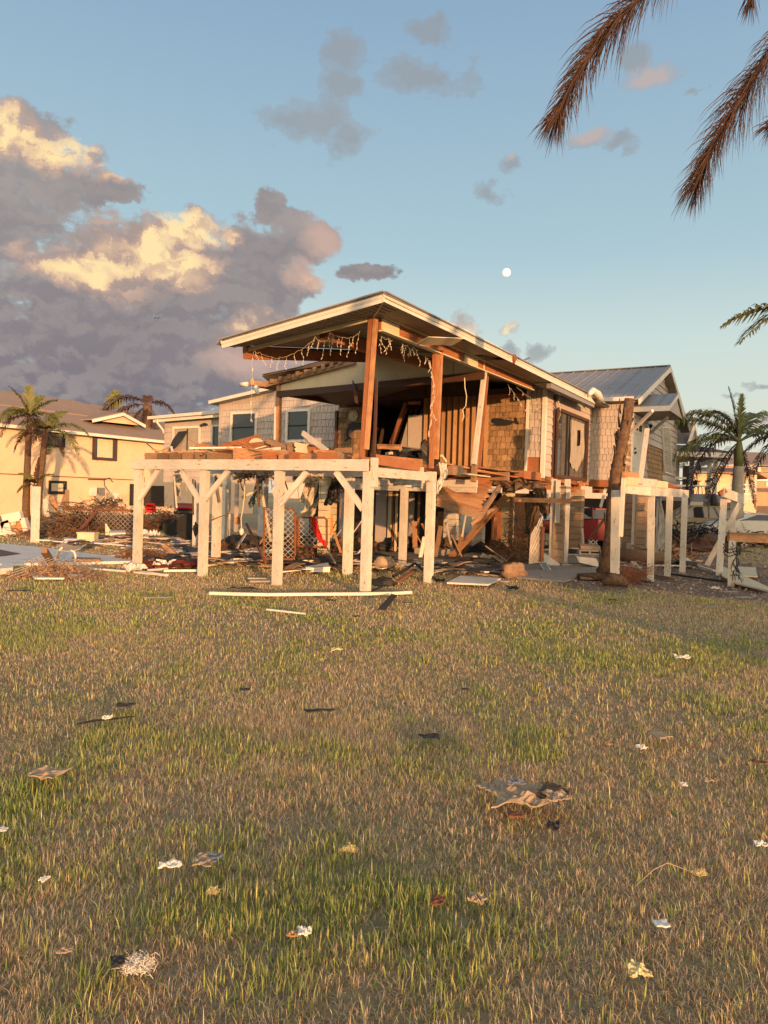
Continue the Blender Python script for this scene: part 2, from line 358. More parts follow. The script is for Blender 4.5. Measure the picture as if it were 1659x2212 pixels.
# bare mulch / dirt area on the right and under the house (ground outline taken from the photo)
DIRT = [tuple(G(p)[:2]) for p in [(1010,1232),(1090,1247),(1200,1262),(1330,1282),(1450,1272),(1560,1290),(1700,1306),(1760,1250),(1500,1190),(1300,1150),(900,1150),(560,1150),(560,1185),(700,1200),(900,1225)]]
gx = sorted(set(np.round(np.concatenate([np.linspace(-20, 20, 161), np.linspace(-60, 60, 41), np.linspace(-900, 900, 19)]), 3)))
gy = sorted(set(np.round(np.concatenate([np.linspace(-2, 40, 169), np.linspace(-80, 120, 41), np.linspace(-300, 2400, 19)]), 3)))
gv, gf, gm = [], [], []
def gh(x, y):     # very gentle unevenness
    return .018*math.sin(x*1.3+y*.4)*math.sin(y*.9-x*.2) if (-25 < x < 25 and -5 < y < 45) else 0.0
for y in gy:
    for x in gx:
        gv.append((x, y, gh(x, y)-.02)); gm.append(1.0 if poly_in(x+.25*math.sin(y*5.1+x), y+.3*math.sin(x*3.7)+.15*math.sin(x*9.1), DIRT) else 0.0)
nx = len(gx)
for j in range(len(gy)-1):
    for i in range(nx-1): gf.append((j*nx+i, j*nx+i+1, (j+1)*nx+i+1, (j+1)*nx+i))
me = bpy.data.meshes.new('ground'); me.from_pydata(gv, [], gf); a = me.attributes.new('dirtmask', 'FLOAT', 'POINT'); a.data.foreach_set('value', gm)
me.materials.append(ground_mat()); me.shade_smooth(); go = bpy.data.objects.new('ground', me); sc.collection.objects.link(go); tag(go, kind='structure')
def sheet(name, uvs, m, z=.01, th=.02):
    mb = MB(); pts = [G(p) for p in uvs]
    for p in pts: p.z = z
    mb.prism(pts, (0, 0, -th)); o = mb.build(name, m); tag(o, kind='structure'); return o
sheet('pool_deck', [(-120,1166),(0,1176),(100,1186),(190,1198),(290,1211),(288,1215),(130,1219),(0,1222),(-160,1226)], MT['trim'], .035, .06)
sheet('pool', [(-120,1190),(0,1191),(44,1200),(0,1206),(-120,1209)], MT['brown'], .045, .02)
sheet('path', [c('k7',540,880),c('k7',1659,1000),c('k7',1659,1045),c('m2',800,970),c('k7',900,985),c('k7',560,950)], MT['concrete'], .03, .06)
slab = [H(-2, 4.2), H(6.5, 4.2), H(6.5, 14), H(-2, 14)]
mb = MB(); mb.prism([V((p.x, p.y, .02)) for p in slab], (0, 0, -.08)); tag(mb.build('patio_slab', MT['concrete']), kind='structure')

# ================================================================== siding helpers
def courses(mb, fr, x0, x1, z0, z1, ch, wmin, wmax, th=.012, inside=None, d=.0, gap=.014, vary=.12, ragged=0, rr=None):
    """individual shingles, each a slanted thin slab; mb in the frame's plane"""
    rr = rr or R; th = max(th*1.7, .028); n = int(math.ceil((z1-z0)/ch)); vec = fr.N
    for k in range(n):
        za = z0+k*ch; zb = min(za+ch+.005, z1+.02); x = x0-rr.random()*wmax; rowt = rr.uniform(.94, 1.06)
        while x < x1:
            wd = rr.uniform(wmin, wmax); a, b = max(x, x0), min(x+wd-gap, x1); x += wd
            if b-a < .01: continue
            if inside and not inside((a+b)/2, (za+zb)/2): continue
            dz = rr.uniform(0, ragged); t = rowt*rr.uniform(1-vary, 1+vary)
            A, B = fr.p(a, za-dz, d+th), fr.p(b, za-dz, d+th); C_, D = fr.p(b, zb, d+.002), fr.p(a, zb, d+.002)
            A0, B0 = fr.p(a, za-dz, d), fr.p(b, za-dz, d)
            mb.face([A, B, C_, D], None, t); mb.face([A0, B0, B, A], None, t); mb.face([A0, A, D], None, t); mb.face([B0, C_, B], None, t)
def wallpoly(mb, fr, pts, d=0, th=.10, tint=1.0): mb.prism([fr.p(x, z, d) for x, z in pts], fr.N*-th, tint)
def rect(x0, x1, z0, z1): return [(x0, z0), (x1, z0), (x1, z1), (x0, z1)]
def window(parent, fr, x0, x1, z0, z1, frame, d=.02, fw=.08, mullions=(), rails=(), pane='glass', name='window', sash='black', depth=.05):
    d += .03
    mb = MB()
    for (a, b) in (((x0-fw/2, z0), (x0-fw/2, z1)), ((x1+fw/2, z0), (x1+fw/2, z1))): mb.beam(fr.p(a[0], a[1]-fw, d+depth/2), fr.p(b[0], b[1]+fw, d+depth/2), fw, depth, fr.N)
    for zz in (z0-fw/2, z1+fw/2): mb.beam(fr.p(x0, zz, d+depth/2-.003), fr.p(x1, zz, d+depth/2-.003), depth-.006, fw, Z)
    f = mb.build(name, frame, parent)
    mb = MB(); mb.face([fr.p(*q, d-.005) for q in rect(x0, x1, z0, z1)]); mb.build('pane', MT[pane], f)
    if mullions or rails:
        mb = MB()
        for m_ in mullions: mb.beam(fr.p(m_, z0, d+.012), fr.p(m_, z1, d+.012), .04, .025, fr.N)
        for z_ in rails: mb.beam(fr.p(x0, z_, d+.014), fr.p(x1, z_, d+.014), .025, .045, Z)
        mb.build('sash', MT[sash], f)
    return f
# ================================================================== MAIN HOUSE
house = thing('stilt_house', H(2, 6), 'storm-wrecked stilt house, front porch torn open under a sagging roof, over a white post deck', 'house')
zb0 = (S0.xz(c('k6',60,205))[1]+S0.xz(c('k7',527,215))[1])/2; zt0 = (S0.xz(c('k6',60,122))[1]+S0.xz(c('k7',527,128))[1])/2
print('beam', zb0, zt0)
DZ = zt0                                     # deck beam top
sD = T0.xz((1171,1020))[0]; print('sD', sD, 'floor', T0.xz((1171,1020))[1], 'top', T0.xz((1171,828))[1])
def stilt(p, zt, w_=.15, m='white', zb=-.05, name='stilt', lean=(0,0)):
    mb = MB(); p = V(p); a = V((p.x, p.y, zb)); b = V((p.x+lean[0], p.y+lean[1], zt)); mb.beam(a, b, w_, w_, E2); return mb.build(name, MT[m], house)
A = {k: ts(G(p)) for k, p in dict(A1=(297,1222),A2=(437,1240),A3=(598,1258)).items()}
fronts = [A['A1'][0], A['A2'][0], A['A3'][0], 0.0]; print('fronts', A)
tA1 = S0.xz(c('k6',60,150))[0]*-1
fx = [-S0.xz(p)[0] for p in (c('k6',92,600), c('k6',628,600), c('k6',1238,600), c('k7',512,600))]; print(fx)
for t_ in fx: stilt(H(t_, 0), zb0+.0, .135)
# corner post runs up past the beam with a cap piece
mb = MB(); mb.beam(H(-.10, .02, zb0-.25), H(-.10, .02, zt0+.03), .05, .16, E2); mb.build('stilt', MT['white'], house)
mb = MB(); mb.beam(H(fx[0]+.10, -.095, (zb0+zt0)/2), H(-.055, -.095, (zb0+zt0)/2), .045, zt0-zb0); mb.build('deck_beam', MT['white'], house)
# braces on the front row
def brace(fr, a, b, d=.03, w_=.05, h=.10, m='white', nm='brace'):
    mb = MB(); mb.beam(fr.hit(a, d), fr.hit(b, d), w_, h, fr.N.cross(fr.hit(b, d)-fr.hit(a, d))); return mb.build(nm, MT[m], house)
for a, b in ((c('k6',100,450),c('k6',260,205)), (c('k6',598,470),c('k6',445,215)), (c('k6',625,465),c('k6',830,213)), (c('k6',1250,490),c('k6',1470,222)), (c('k7',478,530),c('k7',255,222))): brace(S0, a, b)
# right-hand side: two posts and a side beam
zr0, zr1 = T0.xz(c('k7',600,268))[1], T0.xz(c('k7',600,190))[1]; s5 = T0.xz(c('k7',1040,240))[0]; print('side', zr0, zr1, s5)
mb = MB(); mb.beam(T0.p(.16, (zr0+zr1)/2, -.0), T0.p(s5, (zr0+zr1)/2, 0), .045, zr1-zr0); mb.build('deck_beam', MT['white'], house)
mb = MB(); mb.beam(T0.p(s5+.02, -.05, -.02), T0.p(s5+.02, zr1+.02, -.02), .15, .12, E2); mb.build('stilt', MT['white'], house)
# second cross beam, second and third rows
s2 = ts(G(c('k7',345,1060)))[1]; s3 = ts(G(c('k7',805,990)))[1]; print('rows', s2, s3)
S2, S3 = SF(s2), SF(s3)
z2 = S2.xz(c('k7',100,265))[1], S2.xz(c('k7',100,222))[1]; print('z2', z2)
mb = MB(); mb.beam(H(5.8, s2, z2[0]+.11), H(.15, s2, z2[0]+.11), .05, .2); mb.build('deck_beam', MT['white'], house)
for uv in (c('k7',360,600), c('k6',733,600)): stilt(S2.hit(uv), z2[0]+.02, .15)
z3 = S3.xz(c('k7',700,350))[1], S3.xz(c('k7',700,283))[1]
x3 = S3.xz(c('k7',1408,340))[0]; x3a = S3.xz(c('k7',400,340))[0]
mb = MB(); mb.beam(S3.p(x3a, z3[0]+.12), S3.p(x3, z3[0]+.12), .05, .16); mb.beam(S3.p(x3a-.6, z3[0]-.02, -.02), S3.p(x3-.02, z3[0]-.02, -.02), .05, .11); mb.build('deck_beam', MT['white'], house)
for uv in (c('k7',808,600), c('k6',565,650), c('k6',800,500)): stilt(S3.hit(uv), z3[0]-.03, .14)
for uv in (c('k6',1110,600), c('k6',810,420)):
    stilt(SF(6.2).hit(uv), DZ-.1, .2)
# joists with cut ends standing on the front beam
for k in range(6):
    p = S0.hit(c('k6', 165+k*101, 95)); q = -S0.xz(c('k6', 165+k*101, 95))[0]; ln = R.uniform(2.2, 2.6)
    mb = MB(); mb.beam(H(q, R.uniform(0,.06), zt0+.075), H(q, ln, zt0+.075), R.uniform(.13,.17), .13, Z, tint=R.uniform(.55,1.3)); mb.build('joist', MT['wood2'], house)
for q in (1.0, 1.6, 2.2): 
    mb = MB(); mb.beam(H(q, -.02, zt0+.07), H(q, 4.2, zt0+.05), .05, .14); mb.build('joist', MT['redwood'], house)
mb = MB(); mb.beam(T0.p(.25, zt0+.03, -.1), T0.p(s5-.35, zt0-.02, -.1), .05, .17); mb.build('joist', MT['redwood'], house)
mb = MB(); mb.beam(H(5.9, 4.3, DZ+.02), H(.1, 4.3, DZ+.02), .05, .2); mb.build('joist', MT['redwood'], house)
# rest of the porch floor
mb = MB()
for k in range(24): mb.beam(H(5.6, 4.5+k*.145, DZ+.11+R.uniform(-.01, .01)), H(.1+R.uniform(-.05, .05), 4.5+k*.145, DZ+.11), .135, .03)
mb.build('porch_floor', MT['wood2'], house)
# ---- porch posts
def post(fr, a, b, w_, h, m='wood', nm='porch_post', d=0):
    mb = MB(); p, q = fr.hit(a, d), fr.hit(b, d); mb.beam(p, q, w_, h, fr.N); o = mb.build(nm, MT[m], house); return p, q
post(S0, c('k3',54,1352), c('k3',128,208), .065, .07, 'redwood'); post(S0, c('k3',90,1285), c('k3',165,222), .045, .09, 'wood', d=-.02)
mb = MB(); mb.beam(H(.02, .2, zt0), H(.02, .2, 3.5), .035, .05); mb.build('porch_post', MT['brown'], house)
post(T0, c('k3',618,1440), c('k3',648,505), .05, .08, 'redwood'); post(T0, c('k3',655,1365), c('k3',690,498), .07, .10, 'wood', d=.03)
post(T0, c('k3',967,1408), c('k3',1053,655), .09, .09, 'white', d=.03); post(T0, c('k3',1010,1440), c('k3',1075,690), .04, .06, 'redwood', d=-.06)
post(T0, c('k3',962,1548), c('k3',975,1405), .10, .10, 'wood2')
S4 = SF(4.43)
post(S4, c('k2',617,1345), c('k2',620,845), .10, .10, 'wood'); post(S4, c('k2',590,1310), c('k2',598,915), .03, .10, 'trim', d=.03)
# ---- headers
hz0, hz1 = T0.xz(c('k3',700,508))[1], T0.xz(c('k3',700,425))[1]; hz0b, hz1b = T0.xz(c('k3',1430,795))[1], T0.xz(c('k3',1430,738))[1]; print('hdr', hz0, hz1, hz0b, hz1b)
hs1 = T0.xz(c('k3',1437,760))[0]; xA = T0.xz(c('k3',196,300))[0]
zl = lambda s: hz0+(hz0b-hz0)*(s-2.5)/(hs1-2.5); zh = lambda s: hz1+(hz1b-hz1)*(s-2.5)/(hs1-2.5)
mb = MB(); mb.beam(T0.p(xA, (zl(0)+zh(0))/2), T0.p(hs1, (zl(hs1)+zh(hs1))/2), .05, zh(2)-zl(2)); hd = mb.build('header_beam', MT['redwood'], house)
mb = MB()
for a, b in ((c('k3',200,300), c('k3',340,300)), (c('k3',878,540), c('k3',985,560))):
    xa, xb = T0.xz(a)[0], T0.xz(b)[0]; mb = MB(); mb.prism([T0.p(*q, .045) for q in [(xa, zl(xa)+.01), (xb, zl(xb)+.01), (xb, zh(xb)-.01), (xa, zh(xa)-.01)]], T0.N*-.02); mb.build('header_cladding', MT['cream'], house)
mb = MB(); mb.beam(T0.p(xA, zl(xA)-.012, .03), T0.p(hs1, zl(hs1)-.012, .03), .1, .022); mb.beam(T0.p(xA, zh(xA)+.012, .03), T0.p(hs1, zh(hs1)+.012, .03), .1, .02); mb.build('header_trim', MT['cream'], house)
# ---- porch roof
SE = SF(-.62); TE = TF(-.62)
C0t, C0b = SE.hit(c('k3',226,5)), SE.hit(c('k3',236,78)); CLt, CLb = SE.hit(c('k2',140,500)), SE.hit(c('k2',152,562))
tc0 = ts(C0b)[0]; print('roof corner', ts(C0t), ts(C0b), 'left', ts(CLt), ts(CLb))
TE = TF(tc0); mid = c('k3',860,300); M1t, M1b = TE.hit(c('k3',870,290)), TE.hit(c('k3',870,372))
E1t, E1b = TE.hit(c('k4',520,495)), TE.hit(c('k4',530,530)); FLt, FLb = TE.hit(c('k4',760,600)), TE.hit(c('k4',820,688))
print('roof right', ts(M1t), ts(M1b), ts(E1t), ts(FLt))
tL = ts(CLb)[0]; sR = ts(FLb)[1]
zfr = lambda s: C0b.z+(M1b.z-C0b.z)*min(1, (s+.62)/(ts(M1b)[1]+.62)) if s < ts(M1b)[1] else M1b.z+(FLb.z-M1b.z)*(s-ts(M1b)[1])/(sR-ts(M1b)[1])
FH = C0t.z-C0b.z; print('fascia', FH)
def roofz(t, s):          # underside of the front roof: sags towards its torn left front corner
    a = (t-tc0)/(tL-tc0); b = min(1, max(0, (s+.62)/5.2)); zr = zfr(s)
    zleft = CLb.z*(1-b)+4.95*b
    return zr*(1-a)+zleft*a
g = 8
mb = MB(); NS = 8
def under(t, s, up): return H(t, s, roofz(t, s)+up)
TT = [tc0+(tL-tc0)*k/6 for k in range(7)]; SS = [-.62+5.12*k/8 for k in range(9)]
for i in range(6):
    for j in range(8):
        q = [(TT[i], SS[j]), (TT[i+1], SS[j]), (TT[i+1], SS[j+1]), (TT[i], SS[j+1])]
        mb.face([under(*p, FH+.015) for p in q]); mb.face([under(*p, FH-.02) for p in q][::-1])
for (qa) in ([(TT[0], s) for s in SS], [(TT[6], s) for s in SS], [(t, SS[0]) for t in TT], [(t, SS[8]) for t in TT]):
    for a, b in zip(qa, qa[1:]): mb.face([under(*a, FH-.02), under(*b, FH-.02), under(*b, FH+.015), under(*a, FH+.015)])
roof = mb.build('porch_roof', MT['metalroof'], house)
# ceiling between the headers (dark boards) and slatted soffit strips outside them
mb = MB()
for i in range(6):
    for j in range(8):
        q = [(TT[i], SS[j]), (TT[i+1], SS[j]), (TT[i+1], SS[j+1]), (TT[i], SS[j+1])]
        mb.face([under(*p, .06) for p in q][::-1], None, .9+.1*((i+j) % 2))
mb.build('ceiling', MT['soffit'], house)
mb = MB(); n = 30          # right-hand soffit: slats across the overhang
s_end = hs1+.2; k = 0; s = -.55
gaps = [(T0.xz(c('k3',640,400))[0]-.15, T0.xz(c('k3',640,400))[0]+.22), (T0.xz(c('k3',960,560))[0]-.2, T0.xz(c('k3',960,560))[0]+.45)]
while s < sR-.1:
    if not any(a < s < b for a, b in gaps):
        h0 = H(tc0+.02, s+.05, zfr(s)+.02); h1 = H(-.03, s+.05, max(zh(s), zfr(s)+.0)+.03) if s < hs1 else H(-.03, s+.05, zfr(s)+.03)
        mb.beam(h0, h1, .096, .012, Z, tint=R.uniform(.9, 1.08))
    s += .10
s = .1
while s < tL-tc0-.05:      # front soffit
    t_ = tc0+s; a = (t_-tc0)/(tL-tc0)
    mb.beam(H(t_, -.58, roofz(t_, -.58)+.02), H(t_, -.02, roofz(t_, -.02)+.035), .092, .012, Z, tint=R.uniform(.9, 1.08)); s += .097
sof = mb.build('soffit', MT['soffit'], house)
mb = MB(); mb.beam(TE.hit(c('k3',650,385), .0)+E1*.25, TE.hit(c('k3',845,405), .0)+E1*.02, .3, .015, Z+E1*.3); mb.build('soffit_flap', MT['cream'], house)
# fascia boards in two steps, front and right
def fascia(a_t, a_b, b_t, b_b, N_, nm='fascia', m='trim'):
    mb = MB(); m1a, m1b = a_t.lerp(a_b, .42), b_t.lerp(b_b, .42)
    mb.prism([a_t, m1a, m1b, b_t], N_*-.03, 1.0); mb.prism([m1a+N_*-.008, a_b+N_*-.008, b_b+N_*-.008, m1b+N_*-.008], N_*-.024, .97); return mb.build(nm, MT[m], house)
fascia(CLt, CLb, C0t, C0b, -E2); fascia(C0t, C0b, M1t, M1b, -E1); fascia(M1t, M1b, FLt, FLb+V((0,0,0)), -E1)
mb = MB(); mb.beam(C0t+Z*.012-E2*.02+E1*-.02, CLt+Z*.012-E2*.02, .06, .02); mb.beam(C0t+Z*.012-E1*.02, FLt+Z*.012-E1*.02, .06, .02)
tl = SE.hit(c('k2',105,535)); mb.prism([CLt+Z*.01, tl, CLt+E2*.5+E1*.1-Z*.02], (0, 0, .012)); mb.build('drip_edge', MT['metalroof'], house)
mb = MB(); mb.beam(H(tc0+.03,-.59,roofz(tc0,-.6)+.012), H(-.02,-.02,roofz(0,0)+.012), .02, .012); mb.build('soffit_joint', MT['trim'], house)
# trim under the front soffit and the two exposed beams
p, q = S0.hit(c('k2',1345,332)), S0.hit(c('k2',350,578)); mb = MB(); mb.beam(p, q, .04, .06); mb.build('header_trim', MT['cream'], house)
lb0 = S0.hit(c('k2',340,602), .05); lb1 = H(ts(lb0)[0]-.05, 4.35, roofz(2.6, 4.35)+.02); lb1 = SF(4.35).hit(c('k2',1345,640))
mb = MB(); mb.beam(lb0, lb1, .09, .21); mb.build('roof_beam', MT['redwood'], house)
mb = MB(); mb.prism([under(tL, -.05, .055), under(tL, 4.4, .055), lb1+Z*.1+E1*.02, lb0+Z*.1+E1*.02], E1*.02); mb.build('ceiling_edge', MT['brown'], house)
rb0 = S0.hit(c('k2',985,458), -.25); rb1 = SF(4.35).hit(c('k3',625,590)); mb = MB(); mb.beam(rb0, rb1, .17, .20); mb.build('roof_beam', MT['redwood'], house)
mb = MB(); mb.beam(rb0+V((0,0,0)), rb0+(rb1-rb0)*.045, .19, .22); mb.build('roof_beam', MT['wood'], house)
# ---- cream gable panel, its beam, the second roof edge
g0, g1, g2 = S4.xz(c('k2',625,866)), S4.xz(c('k2',1210,675)), S4.xz(c('k3',1050,650))
xr = g2[0]; zc = g2[1]; print('panel', g0, g1, g2)
zp0 = S4.xz(c('k2',630,912))[1]
mb = MB(); wallpoly(mb, S4, [(g0[0], zp0), (xr, zc), (xr, 4.85), (-2.4, 5.05), (g1[0]+.3, g1[1]+.05), (g1[0], g1[1]), (g0[0], g0[1])], 0, .03); pn = mb.build('gable_panel', MT['cream'], house)
mb = MB(); 
for xx in (c('k2',1400,700), c('k3',800,560)): mb.beam(S4.p(S4.xz(xx)[0], zp0+.05, .004), S4.p(S4.xz(xx)[0], 4.8, .004), .008, .012, S4.N)
mb.build('joint', MT['soffit'], pn)
mb = MB(); mb.beam(S4.p(g0[0]-.05, zp0-.085, .01), S4.p(xr+.02, zc-.085, .01), .09, .16); mb.build('roof_beam', MT['brown'], house)
# left rake of the second roof: torn edge
r0, r1 = S4.hit(c('k2',520,858), .1), S4.hit(c('k2',1240,665), .1)
mb = MB(); mb.beam(r0, r1, .06, .14, Z); mb.build('rafter', MT['wood2'], house)
mb = MB(); e0, e1_, e2_ = S4.hit(c('k2',480,790), .35), S4.hit(c('k2',760,735), .3), S4.hit(c('k2',1010,665), .25)
for (p, q, pz, qz) in ((e0, e1_, S4.hit(c('k2',530,835),.1), S4.hit(c('k2',800,745),.1)), (e1_, e2_, S4.hit(c('k2',780,760),.1), S4.hit(c('k2',1240,665),.1))):
    mb.prism([p, q, qz, pz], (0, 0, .02)); mb.prism([p+Z*.035, q+Z*.035, q+E2*3+Z*.3, p+E2*3+Z*.3], (0, 0, .02))
mb.build('torn_roofing', MT['darkroof'], house)
rr2 = random.Random(3); mb = MB()
for k in range(9): 
    x = S4.hit(c('k2', 560+k*70, 830-k*19), .18+rr2.random()*.06); mb = MB(); mb.box(x, E1*.05, Z*rr2.uniform(.03, .07), E2*.02, rr2.uniform(.7, 1.2)); mb.build('splinter', MT['wood2'], house)
mb = MB(); mb.beam(S4.hit(c('k2',375,840), .45), S4.hit(c('k2',515,862), .12), .1, .13); mb.build('rafter_end', MT['wood2'], house)
mb = MB(); mb.tube([S4.hit(c('k2',305,857), .5), S4.hit(c('k2',365,857), .5)], .06, 8); mb.tube([S4.hit(c('k2',430,870), .5), S4.hit(c('k2',432,900), .5), S4.hit(c('k2',452,940), .48)], .05, 8); mb.build('gutter_scrap', MT['trim'], house, smooth=True)
# main roof over the body of the house
sE = sR+.1
mb = MB(); zr_e = lambda s: zfr(min(s, sR))+.13
tl_e = 6.3
Q = [(tc0, 4.5, zr_e(4.5)), (3.0, 4.5, 5.0), (tl_e, 4.5, 4.35)]; Q2 = [(tc0, sE+3, zr_e(sE)), (3.0, sE+3, 5.05), (tl_e, sE+3, 4.4)]
for i in range(2): mb.prism([H(*Q[i]), H(*Q[i+1]), H(*Q2[i+1]), H(*Q2[i])], (0, 0, .05))
mb.build('main_roof', MT['metalroof'], house)
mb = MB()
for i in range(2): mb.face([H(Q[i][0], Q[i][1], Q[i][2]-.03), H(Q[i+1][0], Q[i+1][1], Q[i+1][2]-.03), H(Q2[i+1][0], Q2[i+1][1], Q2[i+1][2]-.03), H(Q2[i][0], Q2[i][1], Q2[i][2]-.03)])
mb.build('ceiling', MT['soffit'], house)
# gutter at the far right end of the eave + bent downspout
S_W = None
# ---- back wall of the porch (facing the lawn)
SD = SF(sD); xz = SD.xz
xl = xz(c('k2',1105,1200))[0]; xR = 0.0
floorz = T0.xz((1171,1020))[1]; topz = 4.62
dz = xz(c('k2',1200,1052))[1]; x_d1 = xz(c('k2',1292,1200))[0]; x_o1 = xz(c('k3',553,1100))[0]; x_c1 = xz(c('k3',1012,1100))[0]
x_w0 = xz(c('k3',1068,1100))[0]; x_w1 = xz(c('k3',1400,1100))[0]; x_g1 = xz(c('k3',1527,1100))[0]; zo = xz(c('k3',600,868))[1]; zw = xz(c('k3',1230,868))[1]
print('SD', xl, x_d1, x_o1, x_c1, x_w0, x_w1, x_g1, 'z', dz, zo, zw, floorz)
mb = MB(); wallpoly(mb, SD, rect(xl, x_w0, zo, topz+.3), 0, .12); wallpoly(mb, SD, rect(x_w0, xR, zw+.06, topz), 0, .12); wallpoly(mb, SD, rect(xl, x_d1, floorz, zo), 0, .12); wallpoly(mb, SD, rect(x_w0-.12, xR, floorz, zw+.06), 0, .12)
mb.build('porch_wall', MT['brown'], house)
mb = MB(); courses(mb, SD, xl+.02, x_d1+.05, floorz, dz, .165, .08, .2, .02, d=.02, vary=.3, ragged=.015); mb.build('shingle_panel', MT['shingle'], house)
mb = MB(); courses(mb, SD, x_w0, x_w1, floorz-.02, zw, .165, .07, .2, .02, d=.02, vary=.3, ragged=.015); mb.build('shingle_panel', MT['shingle'], house)
mb = MB(); mb.beam(SD.p(x_w0, zw+.05, .03), SD.p(x_w1, zw+.05, .03), .05, .12); mb.beam(SD.p(x_w0-.05, floorz, .03), SD.p(x_w0-.05, zw+.1, .03), .09, .06, SD.N); mb.build('trim_board', MT['redwood'], house)
mb = MB(); mb.beam(SD.p(x_w1+.02, floorz-.05, .05), SD.p(x_w1+.02, topz-.1, .05), .06, .06, SD.N); mb.build('trim_board', MT['trim'], house)
gz = xz(c('k3',1460,1350))[1]
mb = MB(); courses(mb, SD, x_w1+.05, x_g1, gz, topz, .20, .09, .16, .014, d=.02, vary=.05); mb.build('grey_shingles', MT['gray'], house)
mb = MB(); wallpoly(mb, SD, rect(x_w1+.05, x_g1-.02, floorz-.03, gz-.01), .022, .02); mb.build('bare_plywood', MT['redwood'], house)
mb = MB(); mb.beam(SD.p(x_g1+.045, floorz-.15, .04), SD.p(x_g1+.045, topz, .04), .10, .06, SD.N); mb.beam(T0.p(sD+.05, floorz-.15, .035), T0.p(sD+.05, topz, .035), .10, .03, T0.N); mb.build('corner_board', MT['trim'], house)
# folding accordion shutter across the opening
mb = MB(); n = 22; xs = [x_o1+(x_c1+.3-x_o1)*k/n for k in range(n+1)]
for k in range(n):
    d0, d1 = (.02, .15) if k % 2 == 0 else (.15, .02)
    mb.face([SD.p(xs[k], floorz, d0), SD.p(xs[k+1], floorz, d1), SD.p(xs[k+1], zo, d1), SD.p(xs[k], zo, d0)], None, R.uniform(.85, 1.1))
mb.build('accordion_shutter', mat('shutter_tan', (.32,.19,.09), (.24,.14,.07), rough=.6, amt=.6, dirt=.3), house)
# dark room behind the opening
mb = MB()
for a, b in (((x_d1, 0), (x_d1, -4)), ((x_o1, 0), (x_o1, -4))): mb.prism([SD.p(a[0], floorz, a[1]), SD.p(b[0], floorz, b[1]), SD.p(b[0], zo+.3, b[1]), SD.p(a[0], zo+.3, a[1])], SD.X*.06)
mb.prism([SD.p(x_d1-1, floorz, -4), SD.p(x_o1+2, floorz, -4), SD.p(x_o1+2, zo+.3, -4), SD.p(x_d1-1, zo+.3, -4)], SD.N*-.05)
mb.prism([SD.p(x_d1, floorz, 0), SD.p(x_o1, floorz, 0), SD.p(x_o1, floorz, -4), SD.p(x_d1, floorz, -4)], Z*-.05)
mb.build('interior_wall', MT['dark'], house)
# ---- house body closing walls (mostly hidden)
mb = MB(); back = sE+2.8
mb.prism([H(0.02, sD+.13, floorz), H(0.02, back, floorz), H(0.02, back, 4.6), H(.02, sD+.13, 4.6)], E1*.05)
mb.prism([H(6.3, back, floorz), H(0, back, floorz), H(0, back, 4.6), H(6.3, back, 4.6)], E2*.1)
mb.build('body_wall', MT['gray'], house)
mb = MB(); mb.prism([H(6.2, 7.2, floorz-.02), H(.0, 7.2, floorz-.02), H(.0, back, floorz-.02), H(6.2, back, floorz-.02)], (0, 0, -.2)); mb.build('floor', MT['redwood'], house)
# ---- right-facing wall beyond the porch corner
a0 = T0.xz(c('k4',350,700))[0]; a1 = T0.xz(c('k4',412,700))[0]; gl0 = T0.xz(c('k4',447,700))[0]; gl1 = T0.xz(c('k4',722,900))[0]; sW = T0.xz(c('k4',772,900))[0]
print('T wall', a0, a1, gl0, gl1, 'sW', sW)
mb = MB(); courses(mb, T0, sD+.1, a1, floorz-.1, topz, .20, .4, .8, .016, d=.02, vary=.03); mb.build('grey_shingles', MT['gray'], house); mb = MB(); courses(mb, T0, gl0, sW, 4.15, topz, .2, .1, .18, .014, d=.02, vary=.05); courses(mb, T0, gl1+.05, sW, floorz-.1, 4.15, .2, .1, .3, .014, d=.02, vary=.05)
mb.build('grey_shingles', MT['gray'], house)
mb = MB(); mb.beam(T0.p(a1+.07, floorz-.15, .0), T0.p(a1+.07, 4.5, 0), .16, .10, T0.N); mb.build('door_jamb', MT['brown'], house)
gd = window(house, T0, gl0+.02, gl1, floorz-.02, 4.08, MT['brown'], d=.02, fw=.09, mullions=(gl0+(gl1-gl0)*.32, gl0+(gl1-gl0)*.42), name='sliding_door')
# torn curtain hanging behind the glass door
mb = MB(); cx0, cx1 = T0.xz(c('k4',560,1000))[0], T0.xz(c('k4',690,1000))[0]; n = 12
tops = [3.98]*13; bots = [2.75, 2.68, 2.62, 2.55, 2.6, 2.55, 2.5, 2.55, 2.6, 2.72, 2.9, 2.8, 2.95]
for k in range(n):
    xa, xb = cx0+(cx1-cx0)*k/n, cx0+(cx1-cx0)*(k+1)/n
    for j in range(6):
        if k in (5, 6, 7) and j in (3, 4): continue
        f = lambda kk, jj: T0.p(cx0+(cx1-cx0)*kk/n, bots[kk]+(tops[kk]-bots[kk])*jj/6, .075+.018*math.sin(kk*2.1+jj*.9))
        mb.face([f(k, j), f(k+1, j), f(k+1, j+1), f(k, j+1)], None, 1.0)
mb.build('torn_curtain', MT['curtain'], gd, smooth=True)
